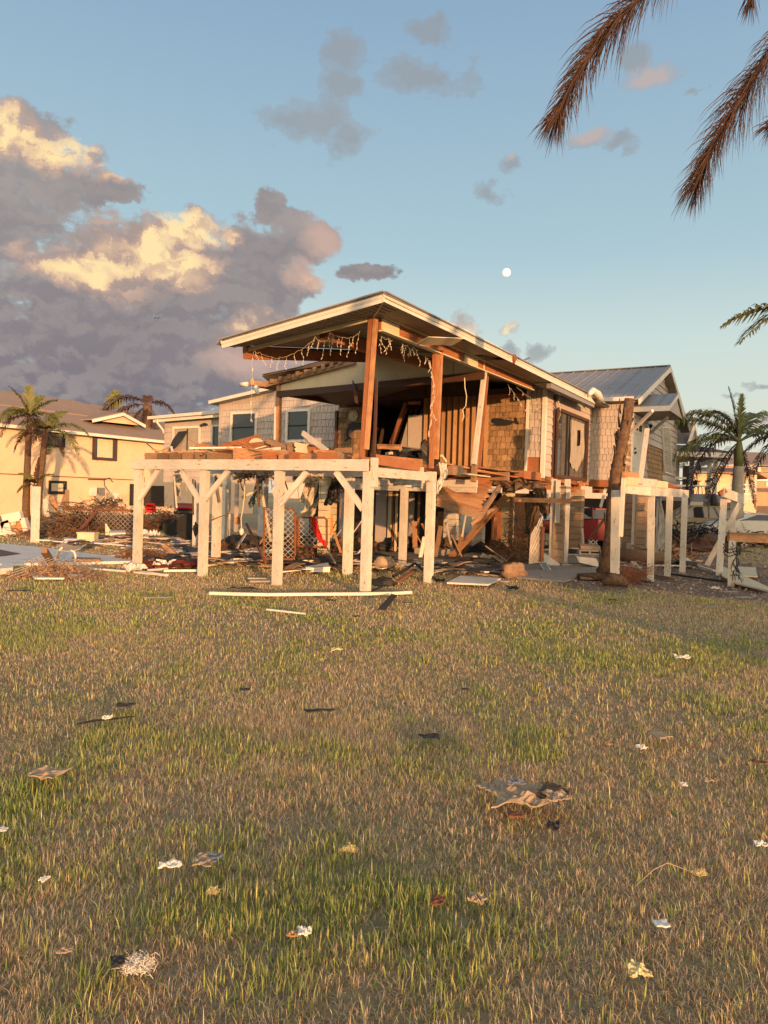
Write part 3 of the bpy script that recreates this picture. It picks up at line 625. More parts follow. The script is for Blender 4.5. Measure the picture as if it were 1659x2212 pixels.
# ---- right wing
SW = SF(sW); xw = SW.xz(c('k4',1078,700))[0]; xw = SW.xz((1347,900))[0]; zeave = SW.xz(c('k4',900,690))[1]; zbot = SW.xz(c('k4',850,1395))[1]; print('wing', xw, zeave, zbot)
mb = MB(); courses(mb, SW, 0.0, xw, zbot, zeave, .20, .10, .17, .014, d=.01, vary=.05); mb.build('grey_shingles', MT['gray'], house)
mb = MB(); wallpoly(mb, SW, rect(0, xw, zbot, zeave), 0, .1); mb.build('wing_wall', MT['gray'], house)
mb = MB(); mb.beam(SW.p(0, zbot-.12, -.03), SW.p(xw+.1, zbot-.12, -.03), .08, .22); mb.beam(T0.p(sD, zbot-.10, -.04), T0.p(sW, zbot-.10, -.04), .08, .2); mb.beam(T0.p(sD-.2, zbot-.3, -.3), T0.p(sW, zbot-.3, -.3), .1, .2); mb.beam(SW.p(0, zbot-.32, -.5), SW.p(xw, zbot-.32, -.5), .1, .2); mb.build('rim_joist', MT['redwood'], house)
mb = MB()
for k in range(14):
    x = R.uniform(sD, sW); mb = MB(); mb.box(T0.p(x, zbot-.1+R.uniform(-.12, .02), .05), E2*R.uniform(.03, .12), Z*R.uniform(.02, .07), E1*.03, R.uniform(.6, 1.3)); mb.build('splinter', MT['wood'], house)
TW = TF(-xw)
ga, gb = TW.xz((1347,900))[0], TW.xz(c('k4',1568,1000))[0]; pk = TW.xz(c('k4',1425,345)); el_ = TW.xz(c('k4',1112,640)); er_ = TW.xz(c('k4',1612,915)); print('gable', ga, gb, pk, el_, er_)
zeR = er_[1]; ridge = pk
# roof planes of the wing (ridge along E1)
ov = .35; gx0, gx1 = el_[0]-.0, er_[0]; 
pkx = pk[0]; zpk = pk[1]+.02
def wingpt(x, z, out): return TW.p(x, z, out)
mb = MB(); inn = -(-xw)*-1
Lw = xw+4.2
for (x_e, z_e) in ((gx0-.05, el_[1]), (gx1+.1, zeR)):
    mb.prism([TW.p(pkx, zpk, ov), TW.p(pkx, zpk, -Lw), TW.p(x_e, z_e, -Lw), TW.p(x_e, z_e, ov)], Z*-.05)
wr = mb.build('wing_roof', MT['metalroof'], house)
mb = MB()
for k in range(15):
    o = ov-.05-k*.45
    mb.beam(TW.p(pkx, zpk+.012, o), TW.p(gx0-.05, el_[1]+.012, o), .035, .03)
mb.beam(TW.p(pkx, zpk+.02, ov), TW.p(pkx, zpk+.02, -Lw), .2, .03); mb.build('roof_seam', MT['metalroof'], wr)
mb = MB()
for (x_e, z_e) in ((gx0-.05, el_[1]), (gx1+.1, zeR)): mb.beam(TW.p(pkx, zpk-.12, ov+.02), TW.p(x_e, z_e-.12, ov+.02), .03, .17, Z)
mb.beam(SW.p(-.2, zeave+.09, .35), SW.p(xw+ov, zeave+.09, .35), .10, .12); mb.build('wing_fascia', MT['trim'], house)
mb = MB(); mb.prism([SW.p(-.2, zeave+.02, .33), SW.p(xw+ov, zeave+.02, .33), SW.p(xw+ov, zeave+.02, 0), SW.p(-.2, zeave+.02, 0)], Z*.02)
mb.prism([TW.p(pkx, zpk-.2, ov), TW.p(gx1+.1, zeR-.2, ov), TW.p(gx1+.1, zeR-.2, 0), TW.p(pkx, zpk-.2, 0)], Z*.02); mb.build('wing_soffit', MT['soffit'], house)
# gable wall cladding
def under_gable(x): return (zpk-.2) - (abs(x-pkx)*((zpk-el_[1])/(pkx-gx0+.05) if x < pkx else (zpk-zeR)/(gx1+.1-pkx)))
zsid = TW.xz(c('k4',1380,1110))[1]
ins = lambda x, z: z < under_gable(x)+.02 and not (z < TW.xz(c('k4',1380,1100+20*math.sin(x*6)))[1] and TW.xz(c('k4',1285,1200))[0] < x < TW.xz(c('k4',1450,1200))[0])
mb = MB(); courses(mb, TW, ga, gb, zbot, zpk, .235, .5, .9, .02, inside=ins, d=.03, vary=.03); mb.build('clapboards', MT['gray'], house)
gp = [(ga, zbot), (gb, zbot), (gb, under_gable(gb)), (pkx, zpk-.2), (ga, under_gable(ga))]
mb = MB(); wallpoly(mb, TW, gp, 0, .1); mb.build('wing_wall', MT['shingle'], house)
mb = MB(); courses(mb, TW, TW.xz(c('k4',1285,1200))[0], TW.xz(c('k4',1470,1200))[0], zbot-.05, zsid+.15, .17, .08, .2, .018, d=.008, vary=.25, ragged=.02)
courses(mb, TW, ga, TW.xz(c('k4',1132,1200))[0], zbot-.05, TW.xz(c('k4',1110,1020))[1], .17, .08, .2, .02, d=.035, vary=.2, ragged=.02); mb.build('shingle_panel', MT['shingle'], house)
# door with lights and knob
dx0, dx1 = TW.xz(c('k4',1140,1000))[0], TW.xz(c('k4',1247,1000))[0]; dz0, dz1 = TW.xz(c('k4',1190,1335))[1], TW.xz(c('k4',1200,830))[1]; print('door', dx0, dx1, dz0, dz1)
mb = MB(); mb.prism([TW.p(*q, .07) for q in rect(dx0, dx1, dz0, dz1)], TW.N*-.05)
door = mb.build('front_door', MT['trim'], house)
mb = MB()
for (u0, u1_, v0, v1) in ((.12,.44,.08,.42),(.56,.88,.08,.42),(.12,.44,.5,.72),(.56,.88,.5,.72)):
    X0, X1 = dx0+(dx1-dx0)*u0, dx0+(dx1-dx0)*u1_; Z0, Z1 = dz0+(dz1-dz0)*v0, dz0+(dz1-dz0)*v1
    for a, b in (((X0,Z0),(X1,Z0)),((X1,Z0),(X1,Z1)),((X1,Z1),(X0,Z1)),((X0,Z1),(X0,Z0))): mb.beam(TW.p(*a, .073), TW.p(*b, .073), .02, .02)
mb.build('door_panel', MT['trim'], door)
mb = MB()
for (u0, u1_) in ((.2,.45),(.55,.8)): mb.face([TW.p(*q, .074) for q in rect(dx0+(dx1-dx0)*u0, dx0+(dx1-dx0)*u1_, dz0+(dz1-dz0)*.78, dz0+(dz1-dz0)*.9)])
mb.build('pane', MT['glass'], door)
kx = dx0+(dx1-dx0)*.45; hk = TW.hit(c('k4',1195,1142), .12)
mb = MB(); mb.tube([TW.hit(c('k4',1193,1142),.07), TW.hit(c('k4',1193,1142),.13)], .035, 10); mb.tube([TW.hit(c('k4',1188,1104),.07), TW.hit(c('k4',1188,1104),.10)], .03, 10); mb.build('handle', MT['black'], door, smooth=False)
mb = MB(); mb.beam(TW.p(dx0-.05, dz0, .07), TW.p(dx0-.05, dz1+.1, .07), .08, .06, TW.N); mb.beam(TW.p(dx1+.06, dz0, .07), TW.p(dx1+.06, dz1+.1, .07), .10, .06, TW.N); mb.beam(TW.p(dx0, dz1+.05, .07), TW.p(dx1, dz1+.05, .07), .05, .09); mb.build('frame', MT['trim'], door)
# tilted louvred shutter
def quad_on(fr, uvs, d): return [fr.hit(p, d) for p in uvs]
sh4 = quad_on(TW, [c('k4',1462,1325), c('k4',1530,1345), c('k4',1510,915), c('k4',1440,905)], .09)
mb = MB(); bl, br, tr, tl_ = sh4
for p, q in ((bl, tl_), (br, tr), (bl, br), (tl_, tr)): mb.beam(p, q, .05, .05, TW.N)
for k in range(1, 26): 
    f = k/26; mb.beam(bl.lerp(tl_, f), br.lerp(tr, f), .012, .045, Z+TW.N*.8)
mb.build('louvred_shutter', MT['trim'], house)
# little gabled porch roof over the door
pr0 = TW.xz(c('k4',1225,606)); prx = pr0[0]; 
outp = TW.hit(c('k4',1590,598)); r = ray(c('k4',1590,598)); pz = pr0[1]
tt = (pz-CAM_H)/r.z; Pk = CAM+r*tt; out = (Pk-TW.O).dot(TW.N); pkx2 = (Pk-TW.O).dot(TW.X); print('porchlet', out, prx, pkx2, pz)
out = min(max(out, .9), 2.2)
r = ray(c('k4',1515,705)); tt = ((TW.O+TW.N*out-CAM).dot(TW.N))/r.dot(TW.N); PE = CAM+r*tt; exz = (PE-TW.O).dot(TW.X), PE.z
Pk = TW.hit(c('k4',1590,600), out); pkx2, pz = (Pk-TW.O).dot(TW.X), Pk.z; PR = TW.hit(c('k4',1640,800), out); rx, rz = (PR-TW.O).dot(TW.X), PR.z
print('porchlet2', out, exz, (pkx2, pz), (rx, rz))
mb = MB(); mb.prism([TW.p(exz[0], exz[1], out), TW.p(pkx2, pz, out), TW.p(pkx2, pz, 0), TW.p(exz[0], exz[1], 0)], Z*.04); mb.prism([TW.p(rx, rz, out), TW.p(pkx2, pz, out), TW.p(pkx2, pz, 0), TW.p(rx, rz, 0)], Z*.04); pr = mb.build('door_canopy', MT['metalroof'], house)
mb = MB()
for k in range(5): mb.beam(TW.p(pkx2, pz+.05, out-.05-k*.3), TW.p(exz[0], exz[1]+.05, out-.05-k*.3), .03, .03)
mb.build('roof_seam', MT['metalroof'], pr)
mb = MB(); zbk = exz[1]-.16
mb.prism([TW.p(exz[0], exz[1], out-.05), TW.p(pkx2, pz-.04, out-.05), TW.p(rx, rz, out-.05), TW.p(rx, zbk, out-.05), TW.p(exz[0], zbk, out-.05)], TW.N*-.03); mb.build('canopy_gable', MT['gray'], pr)
mb = MB(); mb.beam(TW.p(exz[0], exz[1]-.08, out), TW.p(exz[0], exz[1]-.08, 0), .04, .16); mb.beam(TW.p(exz[0], exz[1]-.03, out+.0), TW.p(pkx2, pz-.03, out+.0), .04, .12); mb.beam(TW.p(rx, rz-.03, out), TW.p(pkx2, pz-.03, out), .04, .12); mb.build('fascia', MT['trim'], pr)
mb = MB(); mb.prism([TW.p(exz[0], zbk, out), TW.p(rx, zbk, out), TW.p(rx, zbk, 0), TW.p(exz[0], zbk, 0)], Z*.02); mb.build('soffit', MT['soffit'], pr)
for a, b, x_ in ((c('k4',1145,955), c('k4',1350,752), exz[0]+.1), (c('k4',1335,955), c('k4',1490,815), rx-.25)):
    mb = MB(); p = TW.hit(a, .08); q = TW.hit(b, out*.75); mb.beam(p, q, .07, .09); mb.build('bracket', MT['trim'], pr)
# lantern and hook by the door
for (k_, x, y) in (('k4',1155,850), ('k4',1332,908)):
    p = TW.hit(c(k_, x, y), .2); mb = MB(); mb.tube([p-TW.N*.15-Z*.08, p-Z*.1, p-Z*.02], .012, 6); mb.tube([p-Z*.02, p+Z*.04, p+Z*.1], [.03, .06, .075], 8) ; mb.tube([p+Z*.1, p+Z*.16], [.012, .01], 6); mb.build('wall_lantern', MT['black'], house)
# wing underside + landing floor
mb = MB(); mb.prism([SW.p(0, zbot-.03, -.01), SW.p(xw, zbot-.03, -.01), SW.p(xw, zbot-.03, -5.5), SW.p(0, zbot-.03, -5.5)], Z*-.15); mb.build('floor', MT['redwood'], house)
# ---- left wing of the house (grey shingle walls with windows)
sL = sD+.9; 
SL = SF(sL); xa, xb = SL.xz(c('k2',150,1200))[0], SL.xz(c('k2',1095,1200))[0]; zlt = SL.xz(c('k2',160,1020))[1]
rk = lambda x: zlt+.02+(x-xa)*.20
print('left wall', xa, xb, zlt)
zfl = 2.0
mb = MB(); courses(mb, SL, xa, xb, zfl, 5.2, .23, .12, .2, .014, inside=lambda x, z: z < rk(x), d=.01, vary=.05); mb.build('grey_shingles', MT['gray'], house)
mb = MB(); wallpoly(mb, SL, [(xa, zfl), (xb, zfl), (xb, rk(xb)), (xa, rk(xa))], 0, .1); mb.build('body_wall', MT['gray'], house)
for (x0, y0, x1, y1) in ((250,1105,432,1318), (705,1085,862,1308)):
    a, b = SL.xz(c('k2',x0,y0)), SL.xz(c('k2',x1,y1)); window(house, SL, a[0], b[0], b[1], a[1], MT['trim'], d=.02, fw=.09, rails=((a[1]+b[1])/2,))
mb = MB(); f0, f1 = SL.hit(c('k2',45,1005), .4), SL.hit(c('k2',545,888), .4)
mb.beam(f0, f1, .03, .11, Z); mb.build('fascia', MT['trim'], house)
mb = MB(); mb.prism([f0+Z*.05, f1+Z*.05, f1+Z*.05+E2*5, f0+Z*.05+E2*5], Z*.03); mb.prism([f0-Z*.06, f1-Z*.06, f1-Z*.06+E2*.45, f0-Z*.06+E2*.45], Z*.02); mb.build('left_roof', MT['metalroof'], house)
mb = MB(); pA, pB = SL.hit(c('k2',640,925), 0), SD.hit(c('k2',1110,1010), .0); pA = S4.hit(c('k2',645,930), 0); mb.beam(pA, pB, .1, .12); mb.build('roof_beam', MT['brown'], house)
mb = MB(); mb.beam(SD.p(xl-.03, floorz, .05), SD.p(xl-.03, 4.2, .05), .08, .12, SD.N); mb.build('trim_board', MT['brown'], house)
mb = MB(); mb.beam(SL.p(xa-.03, zfl, .03), SL.p(xa-.03, zlt, .03), .1, .05, SL.N); mb.build('corner_board', MT['gray'], house)
# the lower flat-roofed bay beyond
SM = SF(sL+1.6); ma, mb_ = SM.xz(c('n3',248,300))[0], SM.xz(c('n3',880,300))[0]; mzt = SM.xz(c('n3',500,190))[1]
mb = MB(); courses(mb, SM, ma, mb_, 1.9, mzt+.1, .23, .12, .25, .014, d=.01, vary=.05); mb.build('grey_shingles', MT['gray'], house)
mb = MB(); wallpoly(mb, SM, rect(ma, mb_, 1.9, mzt+.1), 0, .1); mb.build('body_wall', MT['gray'], house)
a, b = SM.xz(c('n3',362,302)), SM.xz(c('n3',625,600)); window(house, SM, a[0], b[0], b[1]-.2, a[1], MT['trim'], d=.02, fw=.09, mullions=((a[0]+b[0])/2+.05,), pane='curtain')
a, b = SM.xz(c('n3',785,278)), SM.xz(c('n3',846,500)); window(house, SM, a[0], b[0], b[1], a[1], MT['trim'], d=.02, fw=.07)
mb = MB(); g0_, g1_ = SM.hit(c('n3',65,182), .45), SM.hit(c('n3',850,115), .45); mb.beam(g0_, g1_, .1, .12); mb.beam(g0_-Z*.12+E1*-.2+E2*.1, g1_-Z*.12+E2*.1, .03, .12); gut = mb.build('gutter', MT['trim'], house)
mb = MB(); mb.tube([SM.hit(c('n3',168,195),.4), SM.hit(c('n3',165,235),.4), SM.hit(c('n3',225,310),.2), SM.hit(c('n3',235,350),.15)], .045, 8); mb.build('downspout', MT['trim'], gut, smooth=True)
mb = MB(); mb.prism([g0_+Z*.04, g1_+Z*.04, g1_+Z*.3+E2*4, g0_+Z*.3+E2*4], Z*.03); mb.build('left_roof', MT['metalroof'], house)
p = SM.hit(c('n3',662,252), .15); mb = MB(); mb.tube([p-SM.N*.13+Z*.03, p, p+SM.N*.05-Z*.05+E1*.1], .05, 8); mb.tube([p-SM.N*.1-E1*.12, p-E1*.12+SM.N*.05], .045, 8); mb.build('floodlight', MT['black'], house)
# netting sagging out of the far window
mb = MB(); q = [SM.hit(c('n3',270,572),.35), SM.hit(c('n3',330,420),.25), SM.hit(c('n3',395,330),.1), SM.hit(c('n3',500,320),.08), SM.hit(c('n3',440,420),.12), SM.hit(c('n3',350,520),.3)]
mb.face([q[0], q[1], q[5]]); mb.face([q[1], q[2], q[4], q[5]]); mb.face([q[2], q[3], q[4]]); mb.build('torn_screen', MT['black'], house)
# gutter and bent downspout where the eave meets the wing
mb = MB(); a_, b_ = TE.hit(c('k4',420,500)), TE.hit(c('k4',820,690)); mb.beam(a_+E1*.1-Z*.04, b_+E1*.1-Z*.04, .12, .12); mb.build('gutter', MT['metalroof'], house)
pp = [TE.hit(c('k4',x,y), .05) for x, y in ((755,600),(790,565),(835,600),(865,655))]
mb = MB(); mb.tube(pp, [.06,.10,.12,.11], 9); mb.build('gutter_scrap', MT['trim'], house, smooth=True)
p = TE.hit(c('k4',58,270), .02); mb = MB(); mb.tube([p+Z*.1, p+Z*.03, p-Z*.1], [.03,.06,.02], 7); mb.build('roof_flap', MT['rust'], house)
p = T0.hit(c('k4',455,578), .12); mb = MB(); mb.tube([p-T0.N*.1, p], .05, 8); mb.tube([p-E2*.05, p+T0.N*.08-E2*.14-Z*.04], [.03,.05], 8); mb.tube([p+E2*.05, p+T0.N*.08+E2*.12-Z*.05], [.03,.05], 8); mb.build('floodlight', MT['trim'], house)
CROP.update(p1=(2050,1850,3.687), p2=(600,1850,3.687), p3=(1250,2000,3.318), p4=(2650,1550,4.0214))
def OB(name, mb, m, label, cat, group=None, **k): return tag(mb.build(name, MT[m] if isinstance(m, str) else m, **k), label, cat, group)
def GS(uv): p = G(uv); p.z = 0; return p
def Y_(uv, y): return YF(y).hit(uv)
# ---- piers, columns and walls under the house
def pier(uv, zt, w_, m='block', boards=True, dep=None, nm='pier'):
    p = GS(uv); mb = MB(); n = int((zt+.05)/.2); d = dep or w_
    for k in range(n): mb.box(p+Z*(k*.2+.095), E1*(w_/2), E2*(d/2), Z*.094, R.uniform(.85, 1.12))
    o = mb.build(nm, MT[m], house)
    if boards:
        mb = MB()
        for a in (-1, 1): mb.beam(p-E1*a*(w_/2+.02)-E2*(d/2+.012)*(.6)+Z*0, p-E1*a*(w_/2+.02)-E2*(d/2+.012)*.6+Z*zt, .045, .14, E1)
        mb.build('pier_board', MT['white'], o)
    return p
pp = pier(c('p1',560,1372), 2.15, .30); 
mb = MB(); q = pp-E2*.17+E1*.1; mb.prism([q+Z*1.05, q+Z*1.05-E1*.12, q+Z*2.12-E1*.12, q+Z*2.12], E2*-.015); mb.build('pier_board', MT['white'], house)
pier(c('k8',1185,800), 2.1, .32); pier(c('k8',1290,822), 2.1, .34, dep=.3)
pier(c('n5',280,900), .45, .5, 'trim', False); 
pier(c('p1',800,1190), 2.1, .35, 'block', False); pier(c('m2',215,775), 1.9, .38, 'trim', False); pier(c('m2',500,772), 2.0, .34, 'trim', False, .2); 
for uv, w_ in ((c('m2',815,765), .3), (c('p3',75,655), .22), (c('p3',180,520), .2), (c('k6',790,770), .25)): pier(uv, 2.05, w_, 'cream', False)
mb = MB(); p = GS(c('m2',215,785)); mb.box(p+Z*.06, E1*.4, E2*.35, Z*.06); mb.build('pier_footing', MT['concrete'], house)
mb = MB(); p = GS(c('m2',90,790))+E1*.2; mb.box(p+Z*.09, E1*.45, E2*.3, Z*.09); mb.build('pier_footing', MT['concrete'], house)
sP = ts(GS(c('p3',850,572)))[1]; SP = SF(sP); print('panel s', sP)
def panel(fr, k, x0, x1, y0, y1, m, th=.06, d=0, nm='storage_wall', zmax=2.3):
    a, b = fr.xz(c(k,x0,y1), d), fr.xz(c(k,x1,y0), d); z0 = max(-.02, a[1]); mb = MB(); mb.prism([fr.p(*q, d) for q in rect(a[0], b[0], z0, min(b[1], zmax))], fr.N*-th); return mb.build(nm, MT[m], house)
panel(SP, 'p3', 745, 905, -320, 572, 'gray'); panel(SP, 'p3', 905, 975, -320, 572, 'cream', d=.03); panel(SP, 'p3', 975, 1000, -320, 572, 'redwood', d=.05); panel(SP, 'p3', 1000, 1045, -320, 572, 'cream', d=.02)
SQ = SF(sP+1.6)
for (k, x0, x1, y0, y1, m) in (('p3',270,345,-200,520,'gray'),('p3',455,480,-200,520,'gray'),('p3',1175,1260,-200,520,'gray'),('p3',1295,1335,-200,430,'wood'),('p3',1560,1640,50,420,'wood'),('p3',1590,1660,420,520,'cream'),('p3',1040,1082,315,395,'wood'),('m2',640,760,200,730,'redwood'),('m2',890,1050,180,760,'wood'),('m2',830,885,160,760,'wood'),('p2',1180,1240,200,900,'gray'),('p2',990,1090,150,1000,'trim')):
    panel(SQ if k != 'p2' else SF(6.4), k, x0, x1, y0, y1, m)
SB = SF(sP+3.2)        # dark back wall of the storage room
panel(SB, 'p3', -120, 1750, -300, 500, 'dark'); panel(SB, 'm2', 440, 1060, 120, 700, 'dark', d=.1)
mb = MB()
for k in range(9): x = -5.8+k*.66; mb.beam(SF(0).p(-x*-1 if False else x, DZ-.16, 0)-E2*-5.4, SF(0).p(x, DZ-.16)+E2*9.2, .05, .15, Z)
mb.build('floor_joist', MT['redwood'], house)
mb = MB(); mb.beam(H(6.2, 6.2, DZ-.03), H(0, 6.2, DZ-.03), .1, .2); mb.beam(H(6.2, 9.4, DZ-.03), H(0, 9.4, DZ-.03), .1, .2); mb.build('floor_beam', MT['wood2'], house)
mb = MB(); p = S3.p(x3a+3.8, z3[0]-.2, -.7); mb.beam(p, p+E2*.3-E1*1.2, .06, .1); mb.build('floor_beam', MT['wood'], house)
# small clutter piled in the dark storage room
cl = [('plastic_bin','red_paint',(600,1700)),]
# ---- collapsed deck section and its props
A_, B_, C_, D_, E_ = [Y_(c('k7',x,y), yy) for x, y, yy in ((1090,378,15.6),(1540,262,17.6),(1650,330,16.9),(1440,555,14.9),(1080,445,15.2))]
cdk = thing('collapsed_deck_section', ((A_+D_)/2), 'fallen slab of brown deck boards sloping down from the porch edge to the right', 'deck section')
mb = MB(); n = 13
for k in range(n):
    f = (k+.5)/n; l = E_.lerp(A_, f); r_ = D_.lerp(B_, f); mb.beam(l+V((0,0,R.uniform(-.01,.01))), r_+(r_-l).normalized()*R.uniform(-.08,.12), .15, .028, (A_-E_).cross(D_-E_)*-1)
mb.build('deck_boards', MT['wood'], cdk)
mb = MB(); mb.beam(D_+Z*-.06, B_+(C_-B_)*.6-Z*.06, .05, .14); mb.build('edge_joist', MT['wood2'], cdk)
mb = MB(); mb.beam(E_-Z*.08, D_-Z*.08, .05, .14); mb.build('edge_joist', MT['wood2'], cdk)
def leaner(k, a, b, ya, yb, w_, h, m, label, name='lumber_beam', cat='beam', grounded=False, group=None):
    p = GS(c(k, *a))+Z*.04 if grounded else Y_(c(k, *a), ya); q = Y_(c(k, *b), yb); mb = MB(); mb.beam(p, q, w_, h); return OB(name, mb, m, label, cat, group)
leaner('m2', (205,838), (810,150), 0, 17.3, .09, .14, 'wood', 'long orange beam leaning from the concrete footing up to the collapsed deck', grounded=True)
leaner('m2', (425,455), (700,260), 17.0, 17.2, .05, .09, 'wood2', 'short weathered plank wedged behind the long leaning beam', 'lumber_plank', 'plank')
leaner('m2', (330,590), (378,310), 16.5, 16.5, .03, .03, 'cream', 'thin pale stick hanging under the fallen deck section', 'wooden_stick', 'stick')
leaner('p1', (1160,545), (1235,265), 18, 18, .06, .06, 'white', 'white splintered post end hanging under the house left of the leaning trunk', 'broken_post', 'post')
leaner('p1', (1000,1000), (1225,705), 19, 18, .05, .05, 'wood2', 'weathered pole leaning in front of the red car', 'wooden_pole', 'pole')
leaner('p1', (915,1100), (897,850), 18.5, 18.5, .04, .03, 'white', 'short thin white post standing under the house', 'white_stake', 'stake')
# ---- wrecked landing on the right
tb = ts(GS((1405,1255)))[0]; TB = TF(tb); print('TB', tb)
def lpost(k, a, b, w_, m='white', fr=None, nm='stilt', par=None, gnd=True):
    p = GS(c(k, *a)) if gnd else fr.hit(c(k, *a)); f2 = Fr(p, E2, -E1) if gnd else fr; q = f2.hit(c(k, *b)); mb = MB(); mb.beam(p-Z*.03*gnd, q, w_, w_, E2); return mb.build(nm, MT[m], par), p, q
land = thing('entry_landing', GS((1405,1255)), 'white post entry landing beside the front door, its rail boards striped by low sun', 'landing')
for a, b in (((428,1155), (440,268)), ((605,1115), (632,272)), ((762,1072), (790,288))): lpost('n5', a, b, .12, par=land)
def lb(k, a, b, h, m, d=.03, nm='landing_beam', fr=TB, w_=.05): mb = MB(); mb.beam(fr.hit(c(k, *a), d), fr.hit(c(k, *b), d), w_, h, Z); mb.build(nm, MT[m], land)
lb('n5', (180,190), (425,222), .19, 'white'); lb('n5', (428,222), (822,252), .19, 'white'); lb('n5', (185,108), (325,128), .17, 'cream', .05, 'rail_board'); lb('n5', (335,130), (482,140), .15, 'white', .05, 'rail_board'); lb('n5', (490,148), (600,160), .14, 'cream', .05, 'rail_board'); lb('n5', (145,45), (335,62), .09, 'wood', .05, 'hand_rail')
mb = MB()
for k in range(9): p = TB.hit(c('n5', 490+k*37, 112+k*10), -.1); mb.beam(p, p+E1*.9, .12, .04)
mb.build('landing_floor', MT['redwood'], land)
mb = MB(); p, q = TB.hit(c('n5',318,150), .1), TB.hit(c('k4',1300,920), .1); mb.beam(p, q, .05, .08, E1); mb.build('canopy_post', MT['white'], land)
mb = MB(); p, q = TB.hit(c('n5',118,700), .0), TB.hit(c('n5',150,62), .0); mb.beam(p, q, .12, .05, E1); mb.build('hanging_post', MT['white'], land)
lp, p, q = lpost('n5', (55,1190), (70,215), .15, par=land)
L2_ = thing('post_trestle', GS((1548,1243)), 'white post frame with a dropped sloping beam and diagonal brace, right of the entry landing', 'frame')
o, p, q = lpost('n5', (1148,1098), (1200,262), .135, par=L2_)
fr = Fr(p, (1, 0, 0), (0, -1, 0)); mb = MB(); mb.beam(fr.hit(c('n5',1190,235), .05), fr.hit(c('n5',1415,318), -.9), .05, .22); mb.build('sloping_beam', MT['white'], L2_)
mb = MB(); mb.beam(fr.hit(c('n5',1170,215)), fr.hit(c('n5',1195,255)), .1, .18); mb.build('beam_end', MT['redwood'], L2_)
mb = MB(); mb.beam(fr.hit(c('n5',1020,1000), -.8), fr.hit(c('n5',1370,350), -.5), .12, .12); mb.build('diagonal_brace', MT['white'], L2_)
mb = MB(); mb.beam(fr.hit(c('n5',1300,325), -.9)-Z*1.4, fr.hit(c('n5',1300,325), -.9), .12, .12); mb.build('short_post', MT['white'], L2_)
L3_ = thing('dock_trestle', GS((1580,1262)), 'single white post carrying a bare brown beam at the right edge, wires looped round it', 'frame')
o, p, q = lpost('n5', (1275,1205), (1288,745), .125, par=L3_); fr = Fr(p, (1, 0, 0), (0, -1, 0))
mb = MB(); mb.beam(fr.hit(c('n5',1245,705), .02), fr.hit(c('n5',1900,735), -.3), .07, .17); mb.build('cross_beam', MT['wood'], L3_)
mb = MB(); mb.beam(fr.hit(c('n5',1240,660), .03), fr.hit(c('n5',1900,680), -.3), .12, .025); mb.build('cap_board', MT['wood2'], L3_)
mb = MB()
for k in range(6):
    a = [fr.hit(c('n5', 1300+R.uniform(-30,40)+j*R.uniform(-3,12), 760+j*R.uniform(55,75)), .12+R.uniform(-.02,.05)) for j in range(7)]; mb.tube(a, .008, 5)
for k in range(3): mb.tube([fr.p(-.02+.16*math.cos(t)+R.uniform(-.02,.02), q.z-.12-.07*k+.05*math.sin(t*2), .02+.16*math.sin(t)) for t in np.linspace(0, 6.3, 14)], .009, 5)
OB('electric_wires', mb, 'black', 'tangle of dark electric wires wound round the white post at the right edge', 'wires')
# ---- leaning broken palm trunk
p = GS(c('p1',1200,1560)); p2 = YF(p.y).hit(c('k4',1120,640)); pts = [p.lerp(p2, k/12)+V((.04*math.sin(k*.7), 0, 0)) for k in range(13)]; pts[0].z = -.1
tr = thing('leaning_dead_trunk', p, 'dead brown trunk leaning right before the shingled wing, broken off level with the eave', 'tree')
mb = MB(); rr_ = [.165,.15,.14,.135,.13,.125,.12,.12,.115,.115,.11,.11,.105]; mb.tube(pts, rr_, 14)
mb.v = [tuple(V(v)+V((1,0,0))*.02*math.sin(V(v).z*9+i)+V((0,1,0))*.02*math.cos(i*1.3)) for i, v in enumerate(mb.v)] if False else mb.v
mb.build('trunk', MT['trunk'], tr, smooth=True)
mb = MB()
for k in range(70):
    a = R.uniform(0, 6.28); f = R.uniform(.0, .95); q = p.lerp(p2, f); rr0 = .12; n_ = V((math.cos(a), math.sin(a), 0)); b0 = q+n_*rr0; mb.beam(b0, b0+n_*.03+Z*R.uniform(.08,.3), .05, .015, n_)
mb.build('bark_flakes', MT['trunk'], tr)
mb = MB()
for k in range(90):
    a = R.uniform(-1.2, .9); q = GS(c('p1',1330,1640))+V((R.uniform(-.2,.5), R.uniform(-.2,.2), 0)); mb.tube([q+Z*.02, q+V((math.cos(a)*.1, -.05, R.uniform(.1,.3))), q+V((R.uniform(.1,.6), R.uniform(-.2,.2), R.uniform(.02,.5)))], [.007,.005,.003], 4)
OB('root_tangle', mb, 'rust', 'reddish tangle of roots at the foot of the white post beside the leaning trunk', 'roots')
mb = MB(); q = GS(c('p1',1390,1700)); mb.tube([q+V((-.25,.05,.05)), q+V((-.1,0,.15)), q+V((.05,-.02,.13)), q+V((.2,-.05,.04))], [.05,.13,.12,.04], 10); OB('tree_stump', mb, 'trunk', 'dark rounded stump below the reddish roots at the leaning trunk', 'stump', smooth=True)
mb = MB(); q0, q1 = GS(c('p1',830,1580)), GS(c('p1',1330,1640)); mb.tube([q0+Z*.06, q0.lerp(q1,.5)+Z*.09, q1+Z*.08], [.05,.08,.09], 8); OB('fallen_branch', mb, 'trunk', 'grey-brown log lying on the dirt in front of the leaning trunk', 'log', smooth=True)
mb = MB(); q0, q1 = GS(c('n5',110,960)), GS(c('n5',620,1010)); mb.tube([q0+Z*.18, q1+Z*.15], [.2,.18], 12); OB('fallen_log', mb, 'wood2', 'thick fallen log lying behind the entry landing posts', 'log', smooth=True)

